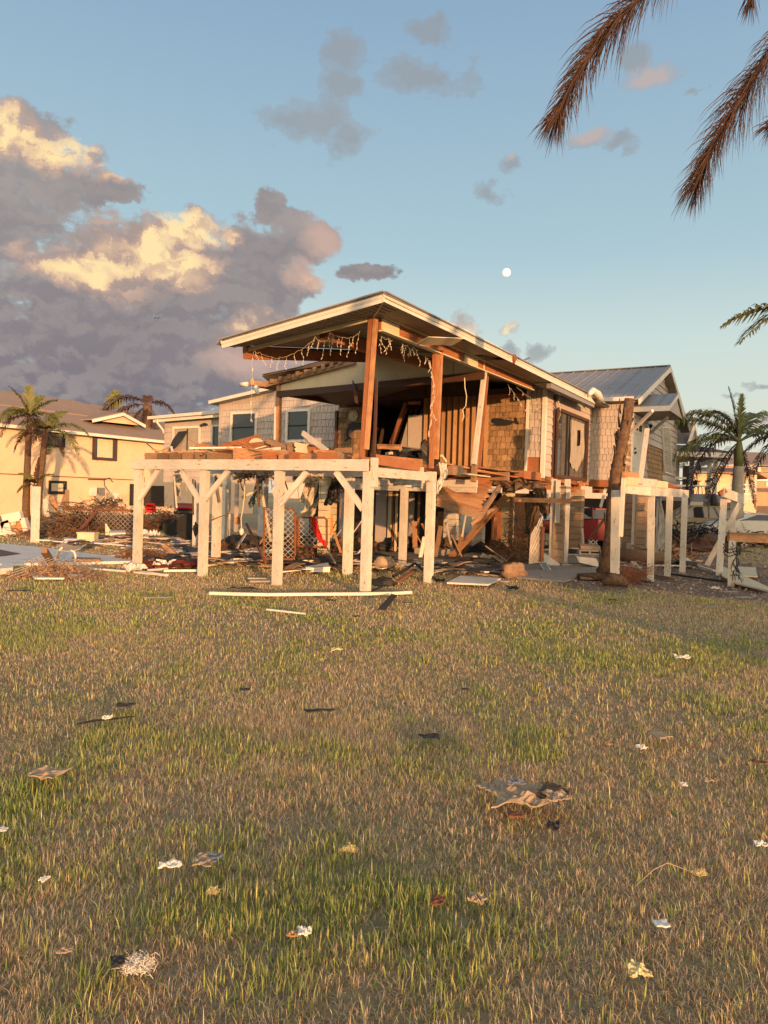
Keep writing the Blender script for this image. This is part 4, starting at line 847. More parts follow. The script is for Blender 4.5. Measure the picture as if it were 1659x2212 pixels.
# ================================================================== palms
def frond(mb, base, az_, el0, length, droop, leaf, n=34, lw=.03, hang=.6, fwd=.5, twist=0, dead=0):
    d = V((math.cos(az_)*math.cos(el0), math.sin(az_)*math.cos(el0), math.sin(el0))); pts = [V(base)]; m = 14; st = length/m
    for k in range(m):
        pts.append(pts[-1]+d*st); d = (d+V((0, 0, -droop*st*(1+.8*k/m)))).normalized()
    mb.tube(pts, [.028*length/2.5*(1-.9*k/m)+.004 for k in range(m+1)], 5, 1.0, False)
    for k in range(n):
        f = .12+.88*k/n; idx = min(m-1, int(f*m)); q = pts[idx].lerp(pts[idx+1], f*m-idx); a = (pts[idx+1]-pts[idx]).normalized()
        side = a.cross(Z); side = side.normalized() if side.length > .05 else V((1,0,0)); upv = side.cross(a)
        L_ = leaf*(math.sin(math.pi*min(1, f*.85+.12))**.6)*R.uniform(.8, 1.1)
        for sg in (-1, 1):
            fw = R.uniform(.7, 1.3)*fwd; dr = (side*sg*1.0+a*fw+upv*R.uniform(.0,.45)).normalized(); hg = hang*R.uniform(.6, 1.4)
            p1 = q+dr*L_*.5; d2 = (dr-Z*hg).normalized(); p2 = p1+d2*L_*.5; wv = a*lw*.5*R.uniform(.7,1.2)+Z*lw*.15; t = R.uniform(.65, 1.3)
            mb.face([q-wv*.6, q+wv*.6, p1+wv, p1-wv], None, t); mb.face([p1-wv, p1+wv, p2+wv*.15, p2-wv*.15], None, t)
def palm(name, base, h, label, lean=(0, 0), r=(.14, .10), crown=None, tm='trunk', cat='palm tree', group=None, ringy=True, shaft=None):
    t = thing(name, base, label, cat, group); base = V(base); top = base+V((lean[0], lean[1], h))
    mb = MB(); m = 14; pts = []; rs = []
    for k in range(m+1):
        f = k/m; pts.append(base+V((lean[0]*f**1.5, lean[1]*f**1.5, h*f))); rs.append(r[0]*(1-f)+r[1]*f+(.012 if k % 2 else 0)+(.05 if k == 0 else 0))
    mb.tube(pts, rs, 12); mb.build('trunk', MT[tm], t, smooth=True)
    if shaft: mb = MB(); mb.tube([top-Z*.02, top+Z*shaft*.5, top+Z*shaft], [r[1]*.95, r[1]*1.05, r[1]*.5], 10); mb.build('crown_shaft', MT['frondg'], t, smooth=True); top = top+Z*shaft
    for (az_, el_, ln, dr, lf, m_, hg) in crown:
        mb = MB(); frond(mb, top, rad(az_), rad(el_), ln, dr, lf, n=int(34+ln*12), hang=hg, lw=.035+.006*ln, fwd=1.6 if el_ > 74 else .5); mb.build('frond', MT[m_], t)
    return top
RR = R
# twin palms on the left
b1 = GS(c('k1',210,1240)); b2 = YF(b1.y).hit(c('k1',305,1240)); b2.z = 0
t1 = YF(b1.y).hit(c('k1',240,400)); t2 = YF(b1.y).hit(c('k1',375,520)); print('palms', b1, t1, t2)
crA = [(20,55,1.5,.5,.45,'frondg',.5),(80,65,1.4,.5,.45,'frondg',.4),(150,45,2.0,.8,.5,'frondg',.7),(185,25,2.2,.8,.5,'frondg',.9),(-10,30,1.9,.9,.5,'frondg',.8),(-60,20,1.8,1.0,.5,'frondb',.9),(-110,35,1.7,.9,.5,'frondg',.8),(120,80,1.5,.3,.45,'frondg',.3),(230,10,1.8,1.1,.5,'frondb',1.0),(100,20,1.8,.9,.5,'frondg',.8),(50,-10,1.4,1.2,.5,'frondb',1.2),(205,70,1.6,.5,.5,'frondg',.5)]
palm('palm_tree', b1, t1.z, 'taller left one of the twin coconut palms before the yellow house', (t1.x-b1.x, 0), (.17,.11), crA, group='twin palms by the yellow house')
crB = [(15,40,2.2,.7,.5,'frondg',.8),(-15,15,2.3,.7,.5,'frondg',1.0),(160,35,2.0,.9,.5,'frondg',.8),(75,60,1.7,.5,.5,'frondg',.5),(-70,30,1.9,1.0,.5,'frondb',.9),(200,15,1.9,1.1,.5,'frondb',1.0),(110,10,1.8,1.0,.5,'frondg',.9),(-110,45,1.7,.9,.5,'frondg',.8),(40,-20,1.4,1.2,.5,'frondb',1.2),(240,-10,1.5,1.3,.5,'frondb',1.2)]
palm('palm_tree', b2, t2.z, 'right one of the twin coconut palms, trunk curving behind the lone white post', (t2.x-b2.x, 0), (.16,.12), crB, group='twin palms by the yellow house')
q = YF(b1.y-.3).hit(c('k1',285,860)); palm('young_palm', (q.x, b1.y-.3, 0), q.z-.5, 'small ragged palm with a reddish trunk between the twin palms', (0, 0), (.12,.09), [(170,60,1.0,1.2,.3,'frondg',.8),(10,60,1.0,1.2,.3,'frondg',.8),(-90,40,.9,1.4,.3,'frondb',.9),(190,10,.9,1.5,.3,'frondg',1.0),(80,80,1.3,.3,.2,'frondb',.3)])
# palm behind the roofs, centre left
y_ = 48; q = YF(y_).hit(c('k1',1205,300)); palm('palm_tree', (q.x, y_, 0), q.z, 'wind-stripped palm with brown drooping fronds above the yellow house roof', (0, 0), (.35,.30), [(175,35,4.2,.45,1.0,'frondb',1.0),(190,5,3.8,.5,1.0,'frondb',1.1),(10,30,2.2,.8,.8,'frondb',1.1),(110,72,1.1,1.4,.5,'frondb',.8),(200,-40,3.0,.5,.9,'frondb',1.1),(-20,-60,2.6,.3,.8,'frondb',1.0),(250,-50,2.6,.3,.8,'frondb',1.0)])
for (k_, x, y, ln, lab, cr) in (('k1',920,330,2.2,'yellow-green palm top just left of the stripped brown palm',[(100,70,2.5,.3,.8,'frondg',.5),(20,40,2.2,.6,.8,'frondg',.8),(160,50,2.2,.6,.8,'frondg',.8),(-90,40,2.,.6,.8,'frondg',.8)]),
    ('n3',300,130,3.,'dark brown palm crown peeping over the low gutter',[(150,20,3.2,.5,.9,'frondb',.9),(20,20,3.2,.5,.9,'frondb',.9),(90,40,2.6,.5,.9,'frondb',.8),(-60,20,2.6,.5,.9,'frondb',.8),(200,10,2.6,.5,.9,'frondb',.8)]),
    ('n3',590,110,3.,'green palm crown peeping over the roof left of the shingled gable',[(170,30,2.6,.6,.8,'frondg',.8),(190,10,2.4,.7,.8,'frondg',.8),(10,20,2.4,.6,.8,'frondg',.8)])):
    q = YF(55).hit(c(k_, x, y+35)); palm('palm_tree', (q.x, 55, 0), q.z-(.7 if k_ == 'n3' else .2), lab, (0, 0), (.3,.25), cr)
# royal palm on the right
ry = 30.0; rk_ = ry/19; q0 = YF(ry).hit((1590,1150)); q = YF(ry).hit(c('p4',1035,1150)); q2 = YF(ry).hit(c('p4',1035,760)); print('royal', q0, q, q2)
crR = [(a_, b_, l_*rk_, d_/rk_, f_*rk_, m_, h_) for (a_, b_, l_, d_, f_, m_, h_) in [(172,42,2.7,.55,.5,'frondg',1.0),(178,15,2.5,.6,.55,'frondg',1.3),(190,12,2.5,1.1,.55,'frondb',1.3),(8,40,2.6,.6,.5,'frondg',1.0),(165,80,1.5,.25,.22,'frondg',.3),(60,83,1.3,.2,.2,'frondg',.3),(150,70,1.1,.9,.3,'frondb',.8),(160,60,2.0,.8,.5,'frondg',.9),(40,62,1.9,.8,.5,'frondg',.9),(-40,30,2.2,.8,.5,'frondg',1.0),(120,30,2.2,.8,.5,'frondg',1.0),(200,-35,1.9,.6,.4,'frondb',1.1),(160,-62,1.9,.25,.22,'frondb',1.0),(15,-66,1.9,.25,.22,'frondb',1.0),(140,75,1.5,1.4,.4,'frondg',.6)]]
palm('royal_palm', (q0.x, ry, 0), q.z, 'royal palm with smooth grey trunk, green crownshaft and hanging fronds at the right edge', (q.x-q0.x, 0), (.30,.19), crR, 'trunkgray', shaft=q2.z-q.z)
q = YF(22).hit((1760,955)); palm('palm_tree', (q.x, 22, 0), q.z, 'palm outside the right edge whose dark arching frond hangs beside the royal palm', (0, 0), (.2,.16), [(178,20,2.4,.75,.6,'frondb',1.2),(150,30,2.2,.6,.6,'frondb',1.0),(90,40,2.2,.6,.6,'frondg',1.0),(0,30,2.2,.6,.6,'frondg',1.0),(-90,30,2.2,.6,.6,'frondg',1.0),(195,-10,2.3,.8,.6,'frondg',1.1)])
q = YF(15).hit((1810,665)); palm('palm_tree', (q.x, 15, 0), q.z, 'green palm outside the right edge whose lit frond tips enter at mid-sky', (0, 0), (.2,.16), [(180,6,2.3,.4,.6,'frondg',.6),(165,14,2.3,.3,.6,'frondg',.7),(90,40,2.2,.6,.6,'frondg',1.0),(0,30,2.2,.6,.6,'frondg',1.0),(-90,30,2.0,.6,.6,'frondg',1.0)])
# near palm, dead fronds hanging into the top right corner
def near_frond(par, uvs, ys, leaf, n, seed, label=None):
    rr = random.Random(seed); P = [Y_(a, y) for a, y in zip(uvs, ys)]; mb = MB()
    def cr(f):
        f = f*(len(P)-1); i = min(int(f), len(P)-2); t = f-i; p0, p1, p2, p3 = P[max(i-1,0)], P[i], P[i+1], P[min(i+2, len(P)-1)]
        return (p1*2+(p2-p0)*t+(p0*2-p1*5+p2*4-p3)*t*t+(p1*3-p0-p2*3+p3)*t**3)*.5
    pts = [cr(k/24) for k in range(25)]; mb.tube(pts, [.018*(1-k/26)+.003 for k in range(25)], 6)
    vd = V((0, 1, 0))
    for k in range(n*2):
        f = k/(n*2); q = cr(f); a = (cr(min(1, f+.02))-cr(max(0, f-.02))).normalized()
        for sg in (-1, 1):
            th = rr.uniform(0, 6.28) if rr.random() < .35 else (0 if sg > 0 else math.pi)+rr.uniform(-.6, .6)
            s1 = a.cross(vd).normalized(); s2 = s1.cross(a); sd_ = s1*math.cos(th)+s2*math.sin(th)
            L_ = leaf*rr.choice((rr.uniform(.5, 1.0), rr.uniform(.9, 1.3)))*(1-.45*f if f > .6 else .75+.25*f/.6)
            d1 = (a*rr.uniform(.9, 1.7)+sd_*rr.uniform(.12, .95)).normalized(); d2 = (d1-Z*rr.uniform(.2,.6)+V((rr.uniform(-.1,.1),0,0))).normalized(); d3 = (d2-Z*.35).normalized()
            p1 = q+d1*L_*.4; p2 = p1+d2*L_*.35; p3 = p2+d3*L_*.3; wv = d1.cross(vd).normalized()*.0027+V((0,.0016,0)); t = rr.uniform(.5, 1.4)
            mb.face([q-wv, q+wv, p1+wv, p1-wv], None, t); mb.face([p1-wv, p1+wv, p2+wv*.8, p2-wv*.8], None, t); mb.face([p2-wv*.8, p2+wv*.8, p3], None, t)
    o = mb.build('frond', MT['frondb'], par); 
    if label: o['label'] = label
npb = V((4.5, 6.6, 0)); nP = thing('near_palm', npb, 'near palm off to the right, its dead brown fronds hanging into the top right corner', 'palm tree')
ct = Y_((1860,-330), 6.6); mb = MB(); mb.tube([npb, npb.lerp(ct,.5)+V((.1,0,0)), ct], [.2,.16,.15], 14); mb.build('trunk', MT['trunk'], nP, smooth=True)
near_frond(nP, [(1860,-330),(1640,-260),(1440,-60),(1320,60),(1240,180),(1202,258)], [6.6,6.2,5.8,5.7,5.7,5.7], .46, 230, 1)
near_frond(nP, [(1860,-330),(1790,-120),(1690,70),(1610,200),(1542,318),(1503,402)], [6.6,6.3,6.1,6.0,6.0,6.0], .50, 250, 2)
near_frond(nP, [(1860,-330),(1760,-300),(1660,-180),(1632,-60),(1622,5)], [6.6,6.4,6.2,6.0,6.0], .3, 110, 3)
near_frond(nP, [(1860,-330),(1850,-120),(1790,100),(1720,220),(1668,272)], [6.6,6.6,6.5,6.4,6.4], .36, 150, 4)
near_frond(nP, [(1860,-330),(2000,-200),(2100,0),(2150,250)], [6.6,6.8,7,7], .5, 120, 5)
near_frond(nP, [(1860,-330),(1880,-500),(1800,-600),(1650,-600)], [6.6,7.2,8,8.4], .5, 120, 6)

# ================================================================== YELLOW HOUSE
yb = V((-19.8, 36.8, 0)); tY = ts(yb)[0]; TY = TF(tY); yh = thing('yellow_house', TY.p(TY.xz((200,1100))[0], 0), 'long two-storey yellow stucco house with tan shingle roof at the left', 'house')
x0, x1 = TY.xz((-120,1000))[0], TY.xz((420,1000))[0]; ez = TY.xz(c('k1',700,540))[1]; print('yellow', x0, x1, ez, TY.xz(c('k1',30,480)), TY.xz(c('k1',1300,600)))
mb = MB(); wallpoly(mb, TY, rect(x0, x1+6, -.05, ez), 0, .2); mb.build('wall', MT['yellow'], yh)
mb = MB(); eo = .5; rzz = TY.xz(c('k1',400,225))[1]; rid = 6.5; rz = 9.3
mb.prism([TY.p(x0, ez+.02, eo), TY.p(x1+6, ez+.02, eo), TY.p(x1+6, ez+2.55, -rid), TY.p(x0, ez+2.55, -rid)], Z*.08)
rf = mb.build('roof', MT['asph'], yh)
# taller roof block on the left (hip end seen as the sloping line)
R2 = Fr(TY.p(0, 0, -rid), TY.X, TY.N)
hp = [R2.hit(c('k1',-300,150)), R2.hit(c('k1',0,185)), R2.hit(c('k1',660,270)), R2.hit(c('k1',740,285))]
zq = hp[2].z; xa_, xb_ = (hp[1]-R2.O).dot(R2.X), (hp[3]-R2.O).dot(R2.X); zr_ = R2.xz(c('k1',400,238))[1]; print('roof ridge', zr_, [tuple(p) for p in hp], R2.xz(c('k1',900,380)))
lowx, lowz = R2.xz(c('k1',900,370))
slope0 = (2.55)/(rid+eo)
def rz_at(out): return ez+.1+(eo-out)*slope0
for (xl_, xr_, zt_) in (((x0, (hp[2]-R2.O).dot(R2.X), hp[1].z)),):
    mb = MB(); out2 = -rid+ (0); 
    mb.prism([TY.p(x0, rz_at(-3), -3), TY.p(xr_+3, rz_at(-3), -3), TY.p(xr_, hp[2].z, -rid-.5), TY.p(x0, hp[1].z, -rid-.5)], Z*.06)
    mb.prism([TY.p(xr_+3, rz_at(-3), -3), TY.p(xr_+4.5, rz_at(-3)-.2, -rid-4), TY.p(xr_, hp[2].z, -rid-.5)], Z*.06); mb.build('upper_roof', MT['asph'], yh)
mb = MB(); mb.beam(TY.p(x0, ez-.02, eo+.03), TY.p(x1+6, ez-.02, eo+.03), .1, .16); mb.build('gutter', MT['trim'], yh)
mb = MB(); mb.prism([TY.p(x0, ez-.04, eo), TY.p(x1+6, ez-.04, eo), TY.p(x1+6, ez-.04, 0), TY.p(x0, ez-.04, 0)], Z*.03); mb.build('soffit', MT['trim'], yh)
# small cross gable
GF = Fr(TY.p(0, 0, .0), TY.X, TY.N); ga_, gb_, gc_ = [GF.xz(c('k1', x, y), -1.2) for x, y in ((745,425),(985,372),(1155,468))]
gz_ = (ga_[1]+gc_[1])/2-.02
mb = MB(); mb.prism([GF.p(ga_[0], ga_[1], -1.2), GF.p(gb_[0], gb_[1], -1.2), GF.p(gc_[0], gc_[1], -1.2)], TY.N*-.1); mb.build('gable', MT['yellow'], yh)
mb = MB()
for e in (ga_, gc_): mb.prism([GF.p(gb_[0], gb_[1]+.03, -.95), GF.p(e[0]+(e[0]-gb_[0])*.06, e[1]+.0, -.95), GF.p(e[0]+(e[0]-gb_[0])*.06, e[1]+.0, -4.4), GF.p(gb_[0], gb_[1]+.03, -5.0)], Z*.08)
mb.build('gable_roof', MT['asph'], yh)
mb = MB()
for e in (ga_, gc_): mb.beam(GF.p(gb_[0], gb_[1]-.04, -.93), GF.p(e[0]+(e[0]-gb_[0])*.06, e[1]-.06, -.93), .05, .18, Z)
mb.build('gable_trim', MT['trim'], yh)
def ywin(k, xa, ya, xb, yb_, pane='glass', fm='brown', curtain=None, mull=1, **kw):
    a, b = TY.xz(c(k, xa, ya)), TY.xz(c(k, xb, yb_)); w_ = window(yh, TY, a[0], b[0], b[1], a[1], MT[fm], d=.02, fw=.12, mullions=[a[0]+(b[0]-a[0])*.5], pane='glass', sash='brown', **kw)
    if curtain:
        mb = MB(); n = 14; X0, X1 = a[0]+(b[0]-a[0])*curtain[0], a[0]+(b[0]-a[0])*curtain[1]
        for j in range(n):
            q0_, q1_ = X0+(X1-X0)*j/n, X0+(X1-X0)*(j+1)/n; mb.face([TY.p(q0_, b[1]+.05, .07+.02*(j % 2)), TY.p(q1_, b[1]+.05, .07+.02*((j+1) % 2)), TY.p(q1_, a[1]-.03, .07+.02*((j+1) % 2)), TY.p(q0_, a[1]-.03, .07+.02*(j % 2))], None, .8+.3*(j % 2))
        mb.build('curtain', MT['cream'], w_)
ywin('k1', 385, 520, 508, 630, fm='black'); ywin('k1', 765, 568, 935, 742, curtain=(.14,.86)); ywin('k1', 408, 934, 520, 1012, fm='black', curtain=(.05,.9)); ywin('k1', 1068, 960, 1100, 1105, fm='black')
mb = MB(); a, b = TY.hit(c('k1',0,860), .03), TY.hit(c('k1',1090,912), .03); mb.beam(a, b, .03, .045); mb.build('belt_line', MT['rust'], yh)
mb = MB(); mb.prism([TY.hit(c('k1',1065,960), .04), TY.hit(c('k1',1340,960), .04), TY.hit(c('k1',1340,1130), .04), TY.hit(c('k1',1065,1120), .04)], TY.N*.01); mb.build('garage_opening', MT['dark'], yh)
# electrical meters and wires on the wall
for (x, y, s_, m_) in ((757,1008,20,'trim'), (825,1008,22,'steel'), (805,1063,18,'concrete'), (900,1050,20,'concrete'), (938,1050,18,'trim')):
    a = TY.hit(c('k1',x,y), .12); mb = MB(); mb.box(a, TY.X*.22, Z*.24, TY.N*.08); mb.tube([a+TY.N*.08, a+TY.N*.16], .13, 12); mb.build('meter_box', MT[m_], yh)
mb = MB()
for k in range(16):
    p = TY.hit(c('k1', R.uniform(740,960), R.uniform(1040,1080)), .15); q = TY.hit(c('k1', R.uniform(700,1040), R.uniform(1110,1150)), .5); m_ = (p+q)/2+TY.N*.5-Z*R.uniform(-.2,.5)+TY.X*R.uniform(-.6,.6); mb.tube([p, p.lerp(m_,.6), m_, q], .022, 5)
mb.tube([TY.hit(c('k1',x,y), .1) for x, y in ((720,905),(850,910),(895,895),(920,930))], .03, 5); mb.tube([TY.hit(c('k1',x,y), .1) for x, y in ((850,910),(855,960),(900,1020),(890,1050))], .025, 5)
OB('torn_service_wires', mb, 'black', 'torn service cables hanging from the meters on the yellow wall', 'cables')

# ================================================================== RIGHT NEIGHBOURS
gy = 38.0; GH = YF(gy); gh_ = thing('grey_porch_house', GH.p(GH.xz((1510,1100))[0], 0), 'grey raised house with corner porch and torn dark roof, right of the wrecked house', 'house')
def gx_(x, y, d=0): return GH.xz(c('p4', x, y), d)
xa, xb = gx_(-150, 0)[0], gx_(870, 0)[0]; fz = gx_(300, 1590)[1]; ez_ = gx_(300, 1000)[1]; print('grey house', xa, xb, fz, ez_)
mb = MB(); mb.box(GH.p((xa+xb)/2, fz-.18, -4), V((1,0,0))*(xb-xa)/2, V((0,1,0))*4, Z*.2); mb.build('floor', MT['blue'], gh_)
mb = MB(); mb.prism([GH.p(*q, -2.2) for q in rect(xa, gx_(420,0)[0], fz, ez_)], V((0,.1,0))); mb.build('wall', MT['gray'], gh_)
a, b = gx_(180,1170,-2.15), gx_(250,1580,-2.15); window(gh_, Fr(GH.p(0,0,-2.15),GH.X,GH.N), a[0], b[0], fz+.02, a[1], MT['brown'], d=0, fw=.1, name='door')
for (x, y0, y1) in ((290,1030,1580), (665,1030,1600), (762,1080,1600), (860,1100,1600)):
    a = gx_(x, y1); mb = MB(); mb.beam(GH.p(a[0], fz, -.1 if x < 700 else -1.5), GH.p(a[0], ez_, -.1 if x < 700 else -1.5), .22, .2, Z); mb.build('porch_post', MT['trim'] if x > 500 else MT['blue'], gh_)
for z_ in (gx_(150,1335)[1], gx_(150,1455)[1]):
    mb = MB(); mb.beam(GH.p(xa, z_, -.05), GH.p(gx_(265,0)[0], z_, -.05), .06, .09); mb.build('rail', MT['trim'], gh_)
    mb = MB(); mb.beam(GH.p(gx_(690,0)[0], z_, -.1), GH.p(gx_(770,0)[0], z_-.1, -1.5), .06, .09); mb.build('rail', MT['trim'], gh_)
mb = MB(); zz = gx_(450,1460)[1]; mb.beam(GH.p(gx_(300,0)[0], zz, -.05), GH.p(gx_(650,0)[0], zz, -.05), .05, .07); mb.build('rail', MT['trim'], gh_)
mb = MB(); rzv = gx_(200,800)[1]; mb.prism([GH.p(xa, ez_+.25, .5), GH.p(gx_(870,985)[0], ez_+.2, .5), GH.p(gx_(520,880,-4)[0], gx_(520,870,-4)[1], -4), GH.p(xa, gx_(200,790,-4)[1], -4)], Z*.08)
mb.prism([GH.p(gx_(870,985)[0], ez_+.2, .5), GH.p(gx_(1010,1080)[0], ez_-.1, -5), GH.p(gx_(520,880,-4)[0], gx_(520,870,-4)[1], -4)], Z*.08)
mb.prism([GH.p(xa, gx_(200,800,-4)[1], -4), GH.p(gx_(260,0,-4)[0], gx_(200,800,-4)[1], -4), GH.p(gx_(350,0,-6)[0], gx_(350,480,-6)[1], -6), GH.p(xa, gx_(100,480,-6)[1], -6)], Z*.08); mb.build('roof', MT['darkroof'], gh_)
mb = MB(); mb.prism([GH.p(*gx_(240,800,-4), -4), GH.p(*gx_(350,500,-4), -4), GH.p(*gx_(405,845,-4), -4)], V((0,.2,0))); mb.build('gable', MT['gray'], gh_)
mb = MB()
for a, b in (((240,800),(352,490)), ((352,490),(408,848))): mb.beam(GH.p(*gx_(*a,-3.9), -3.9), GH.p(*gx_(*b,-3.9), -3.9), .05, .16, Z)
mb.build('gable_trim', MT['trim'], gh_)
mb = MB(); mb.beam(GH.p(xa, ez_+.1, .5), GH.p(gx_(870,985)[0], ez_+.1, .5), .05, .26); mb.beam(GH.p(gx_(870,985)[0], ez_+.1, .5), GH.p(gx_(1000,1080)[0], ez_-.2, -5), .05, .26); mb.build('fascia', MT['trim'], gh_)
for x in (260, 620, 1100):
    a = gx_(x, 1700); mb = MB(); mb.beam(GH.p(a[0], 0, -.5), GH.p(a[0], fz-.3, -.5), .42, .4, Z); mb.build('column', MT['trim'] if x > 300 else MT['blue'], gh_)
mb = MB(); mb.prism([GH.p(*q, -6) for q in rect(gx_(290,0,-6)[0], gx_(600,0,-6)[0], .6, fz-.35)], V((0,.1,0))); mb.build('rear_wall', MT['gray'], gh_)
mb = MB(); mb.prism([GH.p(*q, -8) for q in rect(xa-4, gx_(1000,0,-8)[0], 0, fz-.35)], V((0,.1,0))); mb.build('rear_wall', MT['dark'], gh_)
mb = MB()
for k in range(14): a = gx_(285+k*16, 1840+k*10.5); mb.beam(GH.p(a[0], a[1]-.55, -.9), GH.p(a[0], a[1], -.9), .03, .03)
mb.beam(GH.p(*gx_(285,1830), -.9), GH.p(*gx_(510,1970), -.9), .05, .06); mb.build('stair_rail', MT['black'], gh_)
# chair + table on that porch, jacket hanging from the deck edge
ch = thing('patio_chair', GH.p(gx_(500,1570)[0], fz+.02, -.6), 'dark reclining patio chair on the grey porch', 'chair')
b0 = GH.p(gx_(500,1540)[0], fz+.42, -.6); mb = MB(); mb.box(b0, V((.28,0,.02)), V((0,.26,0)), Z*.02); mb.build('seat', MT['black'], ch)
mb = MB(); mb.prism([b0+V((-.28,-.26,0)), b0+V((-.28,.26,0)), GH.p(*gx_(432,1380), -.35), GH.p(*gx_(432,1380), -.85)], V((.03,0,0))); mb.build('backrest', MT['black'], ch)
for sx in (-.25,.25):
    for sy in (-.22,.22): mb = MB(); mb.beam(b0+V((sx,sy,-.4)), b0+V((sx*.8,sy,0)), .035, .035); mb.build('leg', MT['black'], ch)
tbl = thing('patio_table', GH.p(gx_(350,1570)[0], fz+.02, -.8), 'dark patio table behind the post on the grey porch', 'table'); p = GH.p(gx_(350,1570)[0], fz, -.8)
mb = MB(); mb.box(p+Z*.72, V((.5,0,0)), V((0,.4,0)), Z*.025); mb.build('tabletop', MT['black'], tbl)
for sx in (-.4,.4):
    for sy in (-.3,.3): mb = MB(); mb.beam(p+V((sx,sy,.02)), p+V((sx,sy,.7)), .04, .04); mb.build('leg', MT['black'], tbl)
mb = MB(); a = GH.p(*gx_(625,1590), .15); mb.tube([a, a+V((.05,-.05,-.5)), a+V((-.02,0,-1.0)), a+V((.1,0,-1.5)), a+V((.05,0,-1.9))], [.12,.22,.16,.2,.05], 8); OB('hanging_jacket', mb, 'black', 'black cloth hanging off the edge of the grey porch', 'cloth')
# house beyond with yellow-lit shutters (seen through the porch) and the brown-roofed house
YH2 = YF(52); h2 = thing('cream_house', YH2.p(YH2.xz((1545,1100))[0], 0), 'cream-walled house with white porch rails seen behind the royal palm', 'house')
def hx(x, y, d=0): return YH2.xz(c('p4', x, y), d)
mb = MB(); mb.prism([YH2.p(*q) for q in rect(hx(330,0)[0], hx(960,0)[0], 2.2, hx(0,1235)[1])], V((0,.2,0))); mb.build('wall', MT['yellow'], h2)
mb = MB(); mb.prism([YH2.p(hx(300,0)[0], hx(0,1235)[1], 1), YH2.p(hx(1330,0)[0], hx(0,1235)[1], 1), YH2.p(hx(1330,0)[0], hx(0,1160)[1], -1), YH2.p(hx(300,0)[0], hx(0,1160)[1], -1)], Z*.1); mb.build('roof', MT['darkroof'], h2)
mb = MB(); mb.prism([YH2.p(*q, -.5) for q in rect(hx(960,0)[0], hx(1340,0)[0], 0, hx(0,1230)[1])], V((0,.2,0))); mb.build('wall', MT['gray'], h2)
for x in (1195, 1235, 1265, 1330): mb = MB(); a = hx(x,0); mb.beam(YH2.p(a[0], 0, .3), YH2.p(a[0], hx(0,1250)[1], .3), .16, .16); mb.build('porch_post', MT['trim'], h2)
for y in (1410,1480,1555,1635): mb = MB(); mb.beam(YH2.p(hx(1100,0)[0], hx(0,y)[1], .35), YH2.p(hx(1335,0)[0], hx(0,y)[1], .35), .05, .09); mb.build('rail', MT['trim'], h2)
mb = MB(); mb.beam(YH2.p(hx(1110,0)[0], hx(0,1750)[1], .4), YH2.p(hx(1335,0)[0], hx(0,1775)[1], .4), .3, .7); mb.build('deck_beam', MT['yellow'], h2)
mb = MB(); mb.prism([YH2.p(*hx(1240,1240), .6), YH2.p(*hx(1345,1250), .6), YH2.p(*hx(1460,1340), .6), YH2.p(*hx(1440,1355), .6), YH2.p(*hx(1330,1290), .6)], V((0,1.5,0))); mb.build('torn_roof_edge', MT['wood'], h2)
YH3 = YF(70); h3 = thing('brown_roof_house', YH3.p(YH3.xz((1640,1100))[0], 0), 'farthest house on the right, orange walls under a broad brown roof', 'house')
def jx(x, y, d=0): return YH3.xz(c('p4', x, y), d)
mb = MB(); mb.prism([YH3.p(*q) for q in rect(jx(700,0)[0], jx(2100,0)[0], 0, jx(0,1120)[1])], V((0,.2,0))); mb.build('wall', mat('orange_wall', (.50,.30,.19), rough=.9, amt=.4), h3)
mb = MB(); mb.prism([YH3.p(jx(850,0)[0], jx(0,1110)[1], 1), YH3.p(jx(2150,0)[0], jx(0,1110)[1], 1), YH3.p(jx(2150,0)[0], jx(0,905,-8)[1], -8), YH3.p(jx(900,0)[0], jx(0,905,-8)[1], -8)], Z*.1); mb.build('roof', MT['asph'], h3)
mb = MB(); mb.prism([YH3.p(*jx(540,880), -6), YH3.p(*jx(700,850), -6), YH3.p(*jx(900,880), -6), YH3.p(*jx(900,1000), -6), YH3.p(*jx(540,900), -6)], V((0,6,0))); mb.build('side_roof', MT['wood'], h3)
a, b = jx(1385,1170), jx(1510,1330); window(h3, YH3, a[0], b[0], b[1], a[1], MT['trim'], d=.03, fw=.35, rails=((a[1]+b[1])/2,), pane='curtain')
mb = MB(); mb.prism([YH3.p(jx(1340,0)[0], jx(0,1790)[1], 6), YH3.p(jx(2000,0)[0], jx(0,1790)[1], 6), YH3.p(jx(2000,0)[0], jx(0,1680)[1], 6), YH3.p(jx(1380,0)[0], jx(0,1680)[1], 6)], V((0,2,0))); mb.build('deck', MT['wood'], h3)
mb = MB(); mb.beam(YH3.p(jx(1100,0)[0], jx(0,1415)[1], 5), YH3.p(jx(2000,0)[0], jx(0,1415)[1], 5), .1, .4); mb.build('porch_roof', MT['trim'], h3)
for x in (1360, 1480): mb = MB(); mb.beam(YH3.p(jx(x,0)[0], 0, 6), YH3.p(jx(x,0)[0], jx(0,1790)[1], 6), .9, .9, Z); mb.build('column', MT['gray'], h3)
# far-off low mass of houses and trees on the horizon
mb = MB(); rr = random.Random(5)
for k in range(46):
    x = -260+k*11.5+rr.uniform(-4,4); y = 210+rr.uniform(-20,40); h = rr.uniform(3, 8); w2 = rr.uniform(5, 10); mb.box((x, y, h/2), (w2,0,0), (0,4,0), (0,0,h/2), rr.uniform(.6,1.3)); mb.prism([(x-w2-1,y-5,h),(x+w2+1,y-5,h),(x+w2*.5,y,h+2.5),(x-w2*.5,y,h+2.5)], (0,.3,0))
tag(mb.build('distant_rooftops', MT['gray']), kind='stuff')

